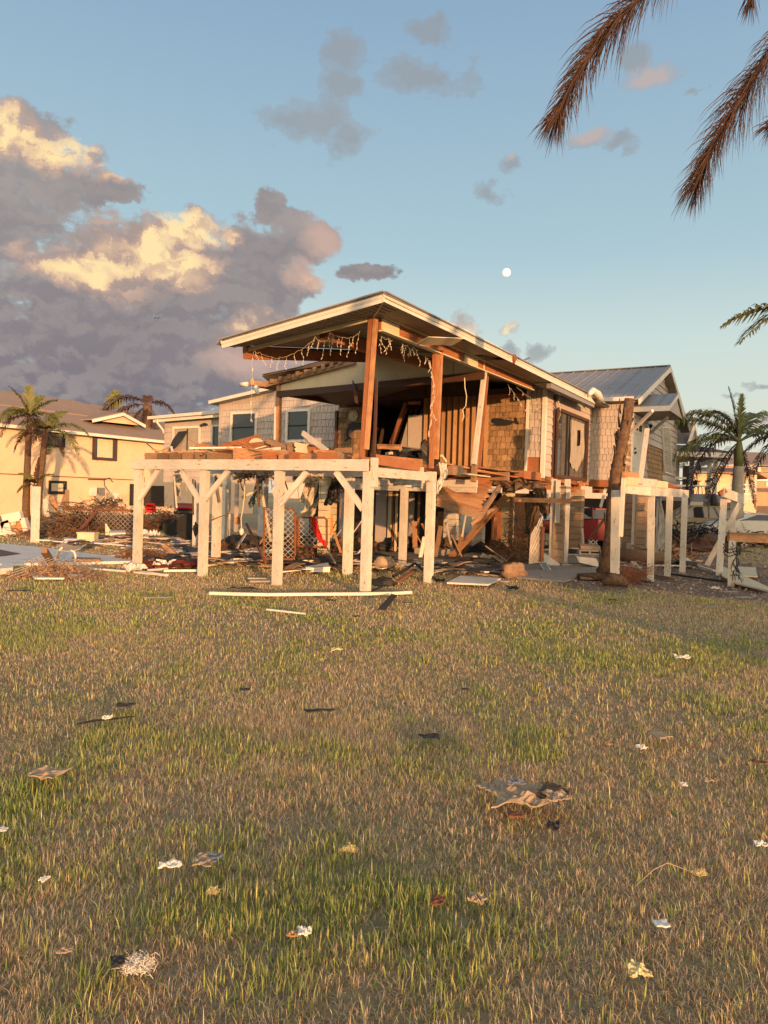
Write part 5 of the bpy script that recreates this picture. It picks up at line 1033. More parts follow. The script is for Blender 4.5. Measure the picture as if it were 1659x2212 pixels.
# ================================================================== vehicles
def car(name, loc, yaw, m, label, L_=4.5, W_=1.8, H_=1.45, cat='car'):
    root = thing(name, loc, label, cat); f = V((math.cos(yaw), math.sin(yaw), 0)); s = V((-math.sin(yaw), math.cos(yaw), 0)); o = V(loc)
    def P(x, y, z): return o+f*x+s*y+Z*z
    hL = L_/2
    prof = [(-hL,.35),(-hL-.02,.62),(-hL+.06,.92),(-hL+.55,1.0),(hL*-.45,1.03),(hL*.30,1.0),(hL*.75,.90),(hL-.08,.72),(hL,.5),(hL-.05,.3)]
    arch = []
    mb = MB(); secs = [(-1, .0), (-.93, .03), (0, .05), (.93, .03), (1, .0)]
    for (a, b) in zip(secs, secs[1:]):
        for (p, q) in zip(prof, prof[1:]+prof[:1]):
            za = lambda z, dz: z+dz*(1 if z > .8 else 0)
            mb.face([P(p[0]*(1-.03*(abs(a[0])==1)), a[0]*W_/2, za(p[1],a[1])), P(p[0]*(1-.03*(abs(b[0])==1)), b[0]*W_/2, za(p[1],b[1])), P(q[0]*(1-.03*(abs(b[0])==1)), b[0]*W_/2, za(q[1],b[1])), P(q[0]*(1-.03*(abs(a[0])==1)), a[0]*W_/2, za(q[1],a[1]))])
    for sg in (-1, 1): mb.face([P(x*.97, sg*W_/2, z) for x, z in (prof if sg > 0 else prof[::-1])])
    body = mb.build('body', MT[m], root, smooth=False)
    cab = [(-hL*.82,1.0),(-hL*.55,H_-.05),(-hL*.1,H_),(hL*.12,H_-.05),(hL*.48,1.0)]
    mb = MB(); k = .80
    A1 = [P(x, W_/2*.94, z) if z < 1.1 else P(x, W_/2*k, z) for x, z in cab]; B1 = [P(x, -W_/2*.94, z) if z < 1.1 else P(x, -W_/2*k, z) for x, z in cab]
    for i in (1, 2): mb.face([A1[i], A1[i+1], B1[i+1], B1[i]])
    mb.build('roof', MT[m], root)
    mb = MB()
    mb.face([A1[0], A1[1], B1[1], B1[0]]); mb.face([A1[3], A1[4], B1[4], B1[3]]); mb.face(A1); mb.face(B1[::-1]); mb.build('windows', MT['glass'], root)
    mb = MB()
    for side, S_ in ((1, A1), (-1, B1)):
        for (a, b) in ((0,1),(3,4)): mb.beam(S_[a]+s*side*.005, S_[b]+s*side*.005, .05, .07)
        mid0 = P(-hL*.12, side*W_/2*.945, 1.0); mid1 = P(-hL*.12, side*W_/2*k*1.01, H_); mb.beam(mid0, mid1, .05, .07); mb.beam(S_[1]+s*side*.005, S_[3]+s*side*.005, .03, .05)
    mb.build('pillars', MT[m], root)
    for x in (-hL*.6, hL*.62):
        for sg in (-1, 1):
            mb = MB(); mb.tube([P(x, sg*(W_/2-.22), .33), P(x, sg*(W_/2+.015), .33)], .33, 22); wq = mb.build('wheel', MT['tire'], root)
            mb = MB(); mb.tube([P(x, sg*(W_/2+.012), .33), P(x, sg*(W_/2+.022), .33)], .2, 18)
            for j in range(5): a = j*1.2566; mb.beam(P(x, sg*(W_/2+.03), .33), P(x+.2*math.cos(a), sg*(W_/2+.028), .33+.2*math.sin(a)), .02, .045, s)
            mb.build('rim', MT['steel'], wq)
    for sg in (-1, 1):
        mb = MB(); mb.box(P(-hL+.03, sg*(W_/2-.22), .8), f*.06, s*.2, Z*.1); mb.build('tail_light', MT['red'], root)
        mb = MB(); mb.box(P(hL-.1, sg*(W_/2-.25), .68), f*.06, s*.2, Z*.08); mb.build('headlight', MT['plastic'], root)
    return root
q = G(c('p1',760,1080)); yc = 24.5; q = Y_(c('p1',740,1000), yc)
car('red_car', (q.x+.1, yc, 0), rad(180+8), 'redpaint', 'shiny dark red car parked in the shade behind the block pier under the house', H_=1.42, L_=4.4)
q = Y_(c('n5',900,620), 33); car('pickup_truck', (q.x, 33, 0), rad(175), 'champagne', 'champagne coloured car half hidden behind the white column of the grey house', H_=1.6, L_=5.0)
q = Y_(c('p4',1330,2170), 30); car('white_car', (q.x, 30, 0), rad(170), 'paper', 'white car parked behind the white lattice at the right edge', H_=1.35)
# ================================================================== sheets, scraps, brush helpers
def cloth(rows, n=5, amp=.02, seed=1, freq=7):
    rr = random.Random(seed); ph = [rr.uniform(0, 6) for _ in range(4)]; mb = MB(); rows = [[V(p) for p in r] for r in rows]
    nr, nc = (len(rows)-1)*n, (len(rows[0])-1)*n; Gd = []
    for i in range(nr+1):
        a = i/n; i0 = min(int(a), len(rows)-2); fa = a-i0; row = []
        for j in range(nc+1):
            b = j/n; j0 = min(int(b), len(rows[0])-2); fb = b-j0
            p = rows[i0][j0].lerp(rows[i0][j0+1], fb).lerp(rows[i0+1][j0].lerp(rows[i0+1][j0+1], fb), fa)
            row.append(p+V((math.sin(j*freq*.31+ph[0])*.5, math.sin(j*freq*.37+i*.4+ph[1])+.6*math.sin(i*1.3+j*.5+ph[3]), math.sin(i*.9+j*1.1+ph[2])*.6))*amp)
        Gd.append(row)
    for i in range(nr):
        for j in range(nc): mb.face([Gd[i][j], Gd[i][j+1], Gd[i+1][j+1], Gd[i+1][j]])
    return mb
def solid(o, t=.006): m = o.modifiers.new('solid', 'SOLIDIFY'); m.thickness = t; return o
def ycloth(k, rows, ys, m, label, name='cloth_sheet', cat='cloth', **kw):
    R_ = [[Y_(c(k, *p), y) for p in r] for r, y in zip(rows, ys)]; return solid(OB(name, cloth(R_, **kw), m, label, cat, smooth=True))
def scrap(uv, wpx, m, label, name, cat, asp=.6, h=.02, crump=.3, seed=0, lift=.03, rot=None, sub=8, group=None):
    """crumpled flat piece lying on the lawn; wpx = its width in the photo"""
    p = G(uv); p.z = 0; wd = wpx/F_PX*(p-CAM).length*.82; rr = random.Random(seed*7+int(uv[0])); mb = MB(); n = sub; P = []
    rot = rr.uniform(-.4, .4) if rot is None else rot; ph = [rr.uniform(0, 6) for _ in range(6)]
    for i in range(n+1):
        row = []
        for j in range(n+1):
            x, y = (j/n-.5), (i/n-.5)*asp*1.6; r_ = math.hypot((j/n-.5)*2, (i/n-.5)*2); a = math.atan2(i/n-.5, j/n-.5)
            sh_ = 1-.22*(math.sin(3*a+ph[0])+.6*math.sin(5*a+ph[1]))*r_*.5
            z = lift+h+wd*crump*.35*(math.sin(x*9+ph[2])*math.sin(y*8+ph[3])+.5*math.sin(x*17+y*13+ph[4])+rr.uniform(-.35,.35))*(1-.3*r_)
            X, Y2 = x*wd*sh_, y*wd*sh_; row.append(p+V((X*math.cos(rot)-Y2*math.sin(rot), X*math.sin(rot)+Y2*math.cos(rot), max(.012, min(z, lift+h+wd*.22)))))
        P.append(row)
    for i in range(n):
        for j in range(n): mb.face([P[i][j], P[i][j+1], P[i+1][j+1], P[i+1][j]], None, rr.uniform(.9, 1.1))
    return solid(OB(name, mb, m, label, cat, group, smooth=crump < .15), .004+.01*wd)
def lump(c_, rx, ry_, rz, seed, n=10, jit=.25):
    rr = random.Random(seed); mb = MB(); c_ = V(c_); ph = [rr.uniform(0,6) for _ in range(6)]
    def P(i, j):
        a, b = math.pi*i/n, 2*math.pi*(j % n)/n; d = V((math.sin(a)*math.cos(b), math.sin(a)*math.sin(b), math.cos(a)))
        k = 1+jit*(math.sin(3*d.x+ph[0])*math.sin(4*d.y+ph[1])+.6*math.sin(7*d.z+5*d.x+ph[2])*math.sin(6*d.y+ph[3])); return c_+V((d.x*rx, d.y*ry_, d.z*rz))*k
    for i in range(n):
        for j in range(n):
            q = [P(i,j), P(i+1,j), P(i+1,j+1), P(i,j+1)]
            if i == 0: q = [q[0], q[1], q[2]]
            elif i == n-1: q = [q[0], q[1], q[3]]
            mb.face(q, None, rr.uniform(.85, 1.15))
    return mb
def brush(c_, rx, ry_, h, n, seed, r=.008, ln=(.3, .9)):
    rr = random.Random(seed); mb = MB(); c_ = V(c_)
    for k in range(n):
        a, q = rr.uniform(0, 6.28), rr.random()**.5; z = rr.random()*h*(1-q*q*.8); p = c_+V((math.cos(a)*rx*q, math.sin(a)*ry_*q, z)); d = V((rr.gauss(0,1), rr.gauss(0,1), rr.gauss(0,.45))).normalized(); L_ = rr.uniform(*ln)
        m_ = p+d*L_*.5+V((rr.uniform(-.08,.08), rr.uniform(-.08,.08), rr.uniform(-.05,.08))); e = p+d*L_; rad_ = r*rr.uniform(.5, 1.6)
        p.z = max(.01, p.z); m_.z = max(.01, m_.z); e.z = max(.01, e.z); mb.tube([p, m_, e], [rad_, rad_*.8, rad_*.3], 4, rr.uniform(.6, 1.4), False)
        if rr.random() < .5:
            for j in range(3): f = p.lerp(e, rr.random()); w_ = V((rr.gauss(0,1), rr.gauss(0,1), rr.gauss(0,1))).normalized()*rr.uniform(.02,.05); x_ = V((rr.gauss(0,1), rr.gauss(0,1), rr.gauss(0,1))).normalized()*rr.uniform(.02,.06); mb.face([f-w_, f+x_, f+w_, f-x_*.5], None, rr.uniform(.6, 1.6))
    return mb
def fluff(c_, r_, n, seed, th=.0009):
    rr = random.Random(seed); mb = MB(); c_ = V(c_)
    for k in range(n):
        d = V((rr.gauss(0,1), rr.gauss(0,1)*.7, abs(rr.gauss(0,.6))))*r_*.42; p = c_+d; q = V((rr.gauss(0,1), rr.gauss(0,1), rr.gauss(0,.6))).normalized(); q2 = (q+V((rr.gauss(0,1), rr.gauss(0,1), rr.gauss(0,.7)))*.8).normalized(); l = r_*rr.uniform(.1,.35)
        a, b, e = p-q*l, p, p+q2*l; a.z, b.z, e.z = max(a.z,.01), max(b.z,.01), max(e.z,.01); mb.tube([a, b, e], [th, th*1.2, th*.6], 3, rr.uniform(.8,1.15), False)
    return mb
def chain(fr_or_corners, cell=.07, r=.004):
    """chain link wires inside a quad bl, br, tr, tl"""
    bl, br, tr, tl_ = [V(p) for p in fr_or_corners]; W_ = (br-bl).length; H_ = (tl_-bl).length; mb = MB()
    P = lambda x, z: bl.lerp(br, x/W_).lerp(tl_.lerp(tr, x/W_), z/H_); n = int((W_+H_)/cell/1.4)
    for k in range(n+1):
        for sg in (0, 1):
            x0_ = k*cell*1.4-H_; a0, a1 = max(0, -x0_), min(H_, W_-x0_)
            if a1-a0 < .03: continue
            p, q = (x0_+a0, a0), (x0_+a1, a1)
            if sg: p, q = (W_-p[0], p[1]), (W_-q[0], q[1])
            mb.beam(P(*p), P(*q), r*1.7, r*1.7, tint=1)
    return mb
def pipes(paths, r=.022, n=8):
    mb = MB()
    for p in paths: mb.tube(p, r, n)
    return mb
def plank(k, a, b, s_, w_, h, m, label, name='broken_board', cat='board', group=None, fr=None, d=0, up=None):
    f = fr or SF(s_); mb = MB(); mb.beam(f.hit(c(k, *a), d), f.hit(c(k, *b), d), w_, h, up); return OB(name, mb, m, label, cat, group)
# ================================================================== debris lying on the porch deck
GP = 'splintered boards heaped on the porch deck'
plank('n3', (690,545), (1390,480), 1.3, .06, .17, 'redwood', 'long red-brown beam lying across the deck heap behind the white front beam', 'broken_beam', 'beam', GP)
plank('n3', (880,500), (1280,400), 1.9, .06, .15, 'redwood', 'reddish board rising to the right below the left shingle window', 'broken_beam', 'beam', GP)
plank('n3', (1000,570), (1430,612), .5, .06, .24, 'wood', 'thick orange plank lying right on the front beam, splintered at its left end', 'broken_beam', 'beam', GP)
plank('n3', (1400,590), (1640,605), .6, .05, .18, 'wood', 'orange plank end running on from the thick plank towards the second deck post', group=GP)
plank('n3', (585,515), (800,575), .9, .05, .09, 'wood', 'pale plank pointing up left above the row of cut joists', group=GP)
plank('n3', (665,462), (800,508), 1.8, .10, .07, 'wood2', 'short grey-brown board end sticking out left of the narrow door', group=GP)
plank('n3', (1365,432), (1590,505), 1.2, .09, .10, 'wood2', 'grey-ended plank pointing up left beside the orange porch post', group=GP)
plank('n3', (805,548), (995,560), 1.1, .05, .16, 'redwood', 'pinkish flat board between the cut joists and the thick plank', group=GP)
plank('n3', (285,562), (390,578), .4, .04, .06, 'wood', 'small orange stick lying on the leftmost cut joists', group=GP)
plank('n3', (1290,540), (1500,515), 1.0, .05, .06, 'trim', 'white moulding strip lying in the deck heap', 'moulding_strip', 'moulding', GP)
plank('n3', (1130,545), (1560,575), .8, .05, .12, 'wood', 'orange board crossing under the white moulding strip in the deck heap', group=GP)
plank('n4', (290,150), (600,210), 1.4, .05, .08, 'redwood', 'thin red board right of the cream panel in the deck heap', group=GP)
plank('n4', (90,255), (440,262), .5, .05, .06, 'redwood', 'thin red board lying level below the torn cream panel', group=GP)
plank('n4', (0,150), (95,168), 1.4, .05, .12, 'redwood', 'short red board end left of the splintered stump on the deck', group=GP)
plank('n4', (0,275), (440,275), .25, .05, .10, 'wood', 'orange board along the top of the front beam under the level red board', group=GP)
plank('n4', (380,212), (620,222), .9, .05, .06, 'wood', 'thin pale board near the corner porch post in the deck heap', group=GP)
plank('n4', (520,215), (780,200), 1.8, .07, .10, 'wood2', 'grey board lying towards the dolphin wall', group=GP)
mb = MB(); q = [SF(1.0).hit(c('n4', *p)) for p in ((165,110),(292,138),(290,238),(165,236),(178,205),(160,190),(182,170),(162,150))]; mb.prism(q, E2*.03); OB('torn_board', mb, 'cream', 'torn cream panel standing on edge in the deck heap', 'panel')
mb = MB(); q = [SF(1.5).hit(c('n3', 1240+82*math.cos(a), 475-75*math.sin(a))) for a in np.linspace(0, math.pi, 14)]; mb.prism(q, E2*.03); OB('round_tabletop', mb, 'cream', 'half-round cream board sticking out of the deck heap below the left shingle window', 'board')
mb = MB(); a0 = SF(1.2).hit(c('n4',255,12)); mb.beam(a0, SF(1.0).hit(c('n4',520,208)), .05, .09); mb.beam(a0, SF(1.3).hit(c('n4',318,145)), .03, .05); OB('bent_trim', mb, 'trim', 'bent white trim strip forming a sharp peak above the deck heap', 'moulding')
def stump(k, pts, s_, m, label):
    mb = MB(); q = [SF(s_).hit(c(k, *p)) for p in pts]; mb.prism(q, E2*.12); OB('splintered_block', mb, m, label, 'wood block', GP)
stump('n4', [(88,225),(150,228),(152,150),(140,175),(128,128),(112,165),(100,118),(90,160),(82,115)], 1.1, 'wood2', 'splintered brown block left of the torn cream panel')
stump('n4', [(300,160),(358,165),(362,235),(318,235)], 1.0, 'redwood', 'dark red block right of the torn cream panel')
stump('n4', [(608,215),(635,205),(700,240),(700,296),(608,296)], .5, 'wood2', 'brown cut block near the corner porch post')
stump('n4', [(785,240),(850,236),(850,292),(790,294)], .6, 'wood', 'orange cut block beside the corner porch post')
bx = thing('wooden_crate', SF(1.8).hit(c('n4',1150,220)), 'upturned wooden drawer box lying on the porch deck right of the corner post', 'box')
f = SF(1.5); q = [f.hit(c('n4', *p)) for p in ((1078,135),(1322,142),(1322,198),(1080,185))]; mb = MB(); mb.prism(q, E2*.04); mb.build('front_board', MT['wood'], bx)
mb = MB(); mb.prism([q[0], q[3], f.hit(c('n4',930,240), .0)+E2*.5, f.hit(c('n4',940,205),.0)+E2*.5], E1*.03); mb.prism([q[0]-Z*.01, q[1]-Z*.01, q[1]-Z*.01+E2*.7, q[0]-Z*.01+E2*.7], Z*-.02); mb.build('side_board', MT['wood2'], bx)
plank('n4', (1040,300), (1540,345), .9, .08, .16, 'wood', 'long orange timber lying along the right side of the deck between the two porch posts', 'broken_beam', 'beam', fr=T0, d=-.3)
plank('n4', (1160,240), (1230,232), 2.0, .05, .05, 'paper', 'small white scrap on the timber right of the corner post', 'plastic_scrap', 'scrap')
for (a, b, d_, m_, lab) in (((735,1405),(1330,1522),-.2,'wood','long thin board lying right of the second porch post towards the whale wall'), ((690,1412),(1200,1500),-.5,'redwood','thin dark board lying behind the long thin board right of the second porch post'), ((860,1482),(1075,1508),0,'cream','cream board end lying on the porch floor edge below the leaning white post'), ((960,1460),(1340,1518),-.1,'redwood','thin board ending under the whale wall')):
    plank('k3', a, b, 0, .16, .03, m_, lab, fr=T0, d=d_)
plank('k3', (775,1455), (870,1470), 0, .12, .18, 'wood2', 'grey-brown cut timber on the deck edge beside the plastic wrap', 'cut_timber', 'timber', fr=T0, d=-.05)
plank('k3', (700,1335), (735,1385), 0, .05, .05, 'cream', 'small pale wood chip standing by the second porch post', 'wood_chip', 'wood chip', fr=T0, d=-.3)
SC = SD
for k in range(9):      # boards leaning inside the doorway
    a = xz(c('k3', 170+k*26, 1330))[0]; b = xz(c('k3', 215+k*30, 930))[0]; mb = MB(); mb.beam(SD.p(a, floorz+.05, -.5-.15*(k % 3)), SD.p(b+.35, zo-.15, -.9-.1*(k % 3)), .09, .03, SD.N)
    OB('leaning_board', mb, 'brown' if k % 2 else 'redwood', 'dark board leaning with others inside the doorway left of the folding shutter', 'board', 'boards leaning inside the porch doorway')
plank('k3', (290,1240), (410,905), 0, .10, .08, 'redwood', 'reddish door frame piece leaning in the porch doorway', 'door_frame_piece', 'frame', fr=SD, d=.1); 
plank('k3', (430,908), (530,905), 0, .06, .09, 'redwood', 'short red lintel piece above the white sheet in the doorway', 'lintel_piece', 'board', fr=SD, d=.12)
mb = MB(); mb.prism([SD.hit(c('k3',*p), .06) for p in ((430,1008),(545,1000),(548,1290),(425,1300))], SD.N*-.03); OB('white_sheet', mb, 'gray', 'pale grey sheet panel standing in the porch doorway left of the folding shutter', 'panel')
mb = MB(); mb.prism([SD.hit(c('k3',*p), .02) for p in ((345,1330),(425,1050),(430,1330))], SD.N*-.03); OB('white_sheet', mb, 'concrete', 'triangular pale panel leaning beside the grey sheet in the doorway', 'panel')
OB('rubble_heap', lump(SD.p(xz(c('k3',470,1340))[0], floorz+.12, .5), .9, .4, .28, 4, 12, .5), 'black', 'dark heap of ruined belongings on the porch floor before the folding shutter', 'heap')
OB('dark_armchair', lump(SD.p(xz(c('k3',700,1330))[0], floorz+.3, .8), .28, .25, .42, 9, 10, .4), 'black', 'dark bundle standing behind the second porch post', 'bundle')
# wall ornaments
cx, cz = xz(c('k2',1236,1115)); t = thing('wall_clock', SD.p(cx, cz, .05), 'round pale wall clock above the dolphin', 'clock')
mb = MB(); mb.tube([SD.p(cx, cz, .045), SD.p(cx, cz, .075)], .17, 24); mb.build('face', MT['cream'], t)
mb = MB(); 
for k in range(12): a = k*math.pi/6; mb.beam(SD.p(cx+.11*math.sin(a), cz+.11*math.cos(a), .078), SD.p(cx+.14*math.sin(a), cz+.14*math.cos(a), .078), .016, .004, SD.N)
mb.beam(SD.p(cx, cz, .079), SD.p(cx+.05, cz-.07, .079), .014, .004, SD.N); mb.build('dial_marks', MT['brown'], t)
mb = MB(); ring = [SD.p(cx+.17*math.cos(a), cz+.17*math.sin(a), .06) for a in np.linspace(0, 2*math.pi, 25)]; mb.tube(ring, .016, 6); mb.build('rim', MT['wood2'], t)
dol = [(1282,1170),(1240,1168),(1225,1160),(1205,1165),(1215,1172),(1190,1175),(1172,1190),(1185,1195),(1168,1225),(1164,1262),(1170,1295),(1150,1320),(1160,1325),(1178,1308),(1192,1300),(1203,1310),(1200,1290),(1180,1275),(1180,1250),(1195,1232),(1215,1228),(1212,1248),(1235,1232),(1270,1225),(1290,1230),(1300,1200)]
mb = MB(); q = [SD.hit(c('k2', *p), .06) for p in dol]; mb.prism(q, SD.N*-.02); OB('dolphin_ornament', mb, 'black', 'dark leaping dolphin cut-out on the shingle wall', 'ornament')
wh = [(1108,1045),(1125,1030),(1160,1028),(1200,1035),(1250,1045),(1285,1052),(1302,1048),(1295,1030),(1312,1022),(1318,1045),(1328,1055),(1336,1080),(1315,1078),(1295,1068),(1270,1080),(1225,1092),(1170,1092),(1145,1088),(1120,1092),(1115,1084),(1135,1078),(1115,1068)]
mb = MB(); mb.prism([SD.hit(c('k3', *p), .06) for p in wh], SD.N*-.02); OB('whale_ornament', mb, 'black', 'dark sperm whale cut-out on the shingle wall', 'ornament')
rs = random.Random(17)
for k in range(46):
    u = rs.uniform(150, 1500); s_ = rs.uniform(.3, 2.6); p = SF(s_).hit(c('n3', u, rs.uniform(540, 590)-(60 if 600 < u < 1400 else 10)*rs.random())); p.z = max(p.z, zt0+.16); a = rs.uniform(0, 6.28); L_ = rs.uniform(.15, .6); dv = V((math.cos(a), math.sin(a)*.6, rs.uniform(-.1, .45))).normalized()*L_
    mb = MB(); mb.beam(p-dv, p+dv, rs.uniform(.015,.05), rs.uniform(.012,.035)); OB('wood_splinter', mb, rs.choice(('wood','redwood','wood2','wood','trim')), 'thin splintered stick in the heap on the porch deck', 'splinter', 'thin splinters in the deck heap')
# ================================================================== string lights
def lights(pts, label, drops, seed, r=.0026, dl=(.12,.3)):
    rr = random.Random(seed); t = thing('string_lights', pts[0], label, 'string lights'); mb = MB(); fine = []
    for a, b in zip(pts, pts[1:]):
        for k in range(6): fine.append(a.lerp(b, k/6)+V((rr.gauss(0,.008), rr.gauss(0,.008), -.02*math.sin(k/6*math.pi)+rr.gauss(0,.008))))
    fine.append(pts[-1]); mb.tube(fine, r, 5)
    bl = MB()
    for k in range(drops):
        p = fine[int((k+.5)/drops*(len(fine)-1))]; L_ = rr.uniform(*dl); q = [p]; d = V((rr.gauss(0,.25), rr.gauss(0,.25), -1)).normalized()
        for j in range(4): q.append(q[-1]+d*L_/4); d = (d+V((rr.gauss(0,.3), rr.gauss(0,.3), -.2))).normalized(); bl.tube([q[-1], q[-1]-Z*.028+V((rr.uniform(-.02,.02),0,0))], [.007,.003], 5)
        mb.tube(q, r*.8, 4)
    mb.build('wire', MT['cream'], t); bl.build('bulbs', MT['trim'], t)
lights([SF(-.05).hit(c('n1',*p)) for p in ((500,690),(560,718),(690,760),(780,765),(900,735),(985,690),(1090,620),(1165,545),(1215,585),(1300,575),(1330,500),(1400,528),(1480,548),(1550,545),(1605,520),(1655,478))], 'icicle string lights sagging along the front edge under the porch roof', 18, 1)
lights([S0.hit(c('k2',*p)) for p in ((405,590),(402,700),(400,800),(398,900),(392,1000),(390,1080),(386,1160))], 'long string of lights hanging straight down from the left end of the porch roof', 7, 2, dl=(.03,.1))
lights([T0.hit(c('n2',*p), -.02) for p in ((315,575),(345,535),(420,565),(455,580))], 'short icicle light strand right of the corner post under the header', 4, 3)
lights([T0.hit(c('n2',*p), -.02) for p in ((545,690),(565,618),(620,640),(650,665),(690,660),(740,690))], 'knotted clump of string lights in the middle of the right header', 7, 4)
lights([T0.hit(c('k3',*p), .12) for p in ((575,530),(610,560),(620,640),(640,720),(640,820),(625,900),(630,1000),(605,1080),(600,1170))], 'string lights winding down the second porch post', 18, 5, dl=(.05,.14))
lights([T0.hit(c('k3',*p), .1) for p in ((1242,752),(1300,830),(1360,920),(1430,950),(1530,940),(1600,915),(1655,890))]+[T0.hit(c('k4',*p), .15) for p in ((475,660),(490,720),(488,800))], 'string lights swagged from the right header across the shingled corner', 16, 6, dl=(.05,.2))
lights([T0.hit(c('k4',*p), .12) for p in ((80,530),(200,620),(310,690),(400,700))], 'thin second strand hanging above the shingled corner', 3, 7, dl=(.05,.1))
mb = MB(); mb.tube([T0.hit(c('k4',*p), .25) for p in ((548,455),(548,510),(520,580),(480,650))], .008, 5); OB('antenna_rod', mb, 'steel', 'thin grey rod sticking up from the eave above the sliding door', 'rod')
mb = MB(); mb.tube([TE.hit(c('k4',*p), -.3) for p in ((120,290),(200,258))], .02, 6); OB('roof_vent_pipe', mb, 'steel', 'short grey pipe lying on the roof edge', 'pipe')
mb = MB(); mb.tube([SF(3).hit(c('k3',*p)) for p in ((890,700),(893,780),(907,850),(900,930),(875,960),(885,1020),(870,1050))], .009, 5); OB('hanging_cable', mb, 'cream', 'pale cable dangling from the ceiling before the folding shutter', 'cable')
mb = MB(); q = [S4.hit(c('k2',*p), .1) for p in ((1216,822),(1238,860),(1250,905),(1262,1015),(1240,1010),(1222,900))]; mb.prism(q, E2*.03); OB('hanging_splinter', mb, 'brown', 'dark splintered board hanging from the beam above the clock', 'board')

# ================================================================== things hanging under and around the deck
y1 = A4.y
ycloth('k6', [[(385,215),(420,212),(450,215)],[(388,260),(410,262),(435,262)],[(372,300),(405,305),(448,292)],[(378,335),(405,345),(440,340)],[(398,385),(408,392),(428,388)],[(404,408),(410,412),(420,408)]], [16.2]*6, 'cloth', 'dirty white rag knotted and hanging from the front beam near the left post', amp=.03, seed=3)
ycloth('k6', [[(850,235),(930,240),(1020,225)],[(860,262),(940,278),(1022,250)],[(870,280),(940,282),(1000,262)]], [15.5]*3, 'cloth', 'crumpled pale cloth bunched behind the front beam right of the second post', amp=.03, seed=4)
ycloth('m1', [[(1130,85),(1170,85),(1215,90)],[(1105,180),(1140,200),(1175,215)],[(1075,280),(1105,290),(1130,290)],[(1045,345),(1075,360),(1108,368)]], [14.6]*4, 'cloth', 'longest tan fabric strip hanging under the deck right of the third post', name='fabric_strip', amp=.02, seed=5)
ycloth('m1', [[(1200,95),(1225,100),(1245,115)],[(1180,200),(1205,215),(1230,230)],[(1130,330),(1160,345),(1190,355)],[(1105,425),(1125,440),(1150,430)],[(1052,470),(1060,472),(1070,470)]], [14.5]*5, 'cloth', 'second tan fabric strip hanging behind the first, ending in a point', name='fabric_strip', amp=.02, seed=6)
ycloth('m1', [[(1230,330),(1255,300),(1265,320)],[(1180,380),(1210,370),(1240,400)],[(1120,450),(1170,470),(1230,460)],[(1040,510),(1110,515),(1200,515)]], [15.4]*4, 'cloth', 'pale beige sheet slumped behind the chain link gate', amp=.03, seed=7)
ycloth('m1', [[(1400,90),(1440,85),(1490,120),(1550,140)],[(1370,190),(1420,180),(1470,190),(1530,200)],[(1345,280),(1390,290),(1450,270),(1480,260)],[(1310,370),(1350,380),(1400,370),(1470,340)]], [14.2]*4, 'black', 'black cloth hanging under the deck left of the corner post', amp=.05, seed=8)
ycloth('m1', [[(1185,520),(1205,518),(1230,530)],[(1180,600),(1220,600),(1255,610)],[(1205,680),(1240,670),(1275,680)],[(1245,750),(1280,740),(1305,760)],[(1300,800),(1315,790),(1335,790)],[(1320,850),(1330,852),(1340,845)]], [15.0]*6, 'red', 'bright red cloth draped on the chain link behind the deck posts', name='red_cloth', amp=.04, seed=9)
ycloth('m1', [[(590,80),(620,85),(650,95)],[(560,200),(610,200),(645,200)],[(540,290),(580,290),(630,300)],[(495,350),(530,350),(590,350)],[(500,405),(520,410),(550,370)]], [17]*5, 'aqua', 'grey-green rag wrapped on the post behind the third deck post', amp=.05, seed=10)
ycloth('k7', [[(1090,150),(1130,145),(1165,175)],[(1100,200),(1135,210),(1172,215)],[(1110,250),(1130,265),(1165,260)],[(1080,310),(1110,320),(1130,300)],[(1075,400),(1082,400),(1092,390)]], [13.6]*5, 'plastic', 'crumpled clear plastic wrap caught at the top of the right deck post', name='plastic_wrap', cat='plastic', amp=.03, seed=11)
ycloth('n4', [[(1150,500),(1260,505),(1420,500),(1600,520)],[(1200,540),(1260,560),(1400,560),(1580,570)],[(1230,560),(1250,585),(1420,600),(1570,620)]], [14.2]*3, 'plastic', 'thin torn plastic fringe hanging under the right deck beam', name='plastic_fringe', cat='plastic', amp=.03, seed=12)
ycloth('m2', [[(640,-10),(800,-20),(1000,-40),(1180,10)],[(780,30),(960,10),(1090,30),(1235,50)],[(800,130),(930,80),(1080,60),(1245,120)]], [17.0,16.8,16.6], 'tarp', 'brown tarpaulin crumpled along the porch floor edge above the chain link', name='brown_tarp', cat='tarp', amp=.09, seed=13)
ycloth('m2', [[(1080,70),(1150,60),(1245,80)],[(1140,160),(1200,200),(1262,230)],[(1170,270),(1220,300),(1270,330)],[(1215,330),(1230,390),(1245,400)]], [16.5]*4, 'tarp', 'loose end of brown tarpaulin hanging beside the block pier', name='brown_tarp', cat='tarp', amp=.06, seed=14)
ycloth('m2', [[(1040,110),(1100,100),(1160,120)],[(1030,250),(1110,250),(1190,290)],[(1020,400),(1080,420),(1130,440)],[(1010,560),(1040,560),(1060,560)]], [17.2]*4, 'tarp', 'orange-lit brown tarpaulin hanging inside behind the chain link', name='brown_tarp', cat='tarp', amp=.06, seed=15)
q = [Y_(c('m2',*p), 16.0) for p in ((1060,880),(1190,880),(1205,320),(1150,400))]; q = [Y_(c('m2',*p), 16.0) for p in ((1055,885),(1200,870),(1205,340),(1075,560))]
cf = thing('chain_link_screen', GS(c('m2',1120,880)), 'grey sheet-backed chain link panel standing left of the block pier', 'fence')
chain([p-V((0,.04,0)) for p in q], .08, .005).build('wire_mesh', MT['steel'], cf); mb = MB(); mb.prism([q[0], q[1], q[2], Y_(c('m2',1150,450),16), q[3]], V((0,.015,0))); mb.build('backing_sheet', MT['concrete'], cf)
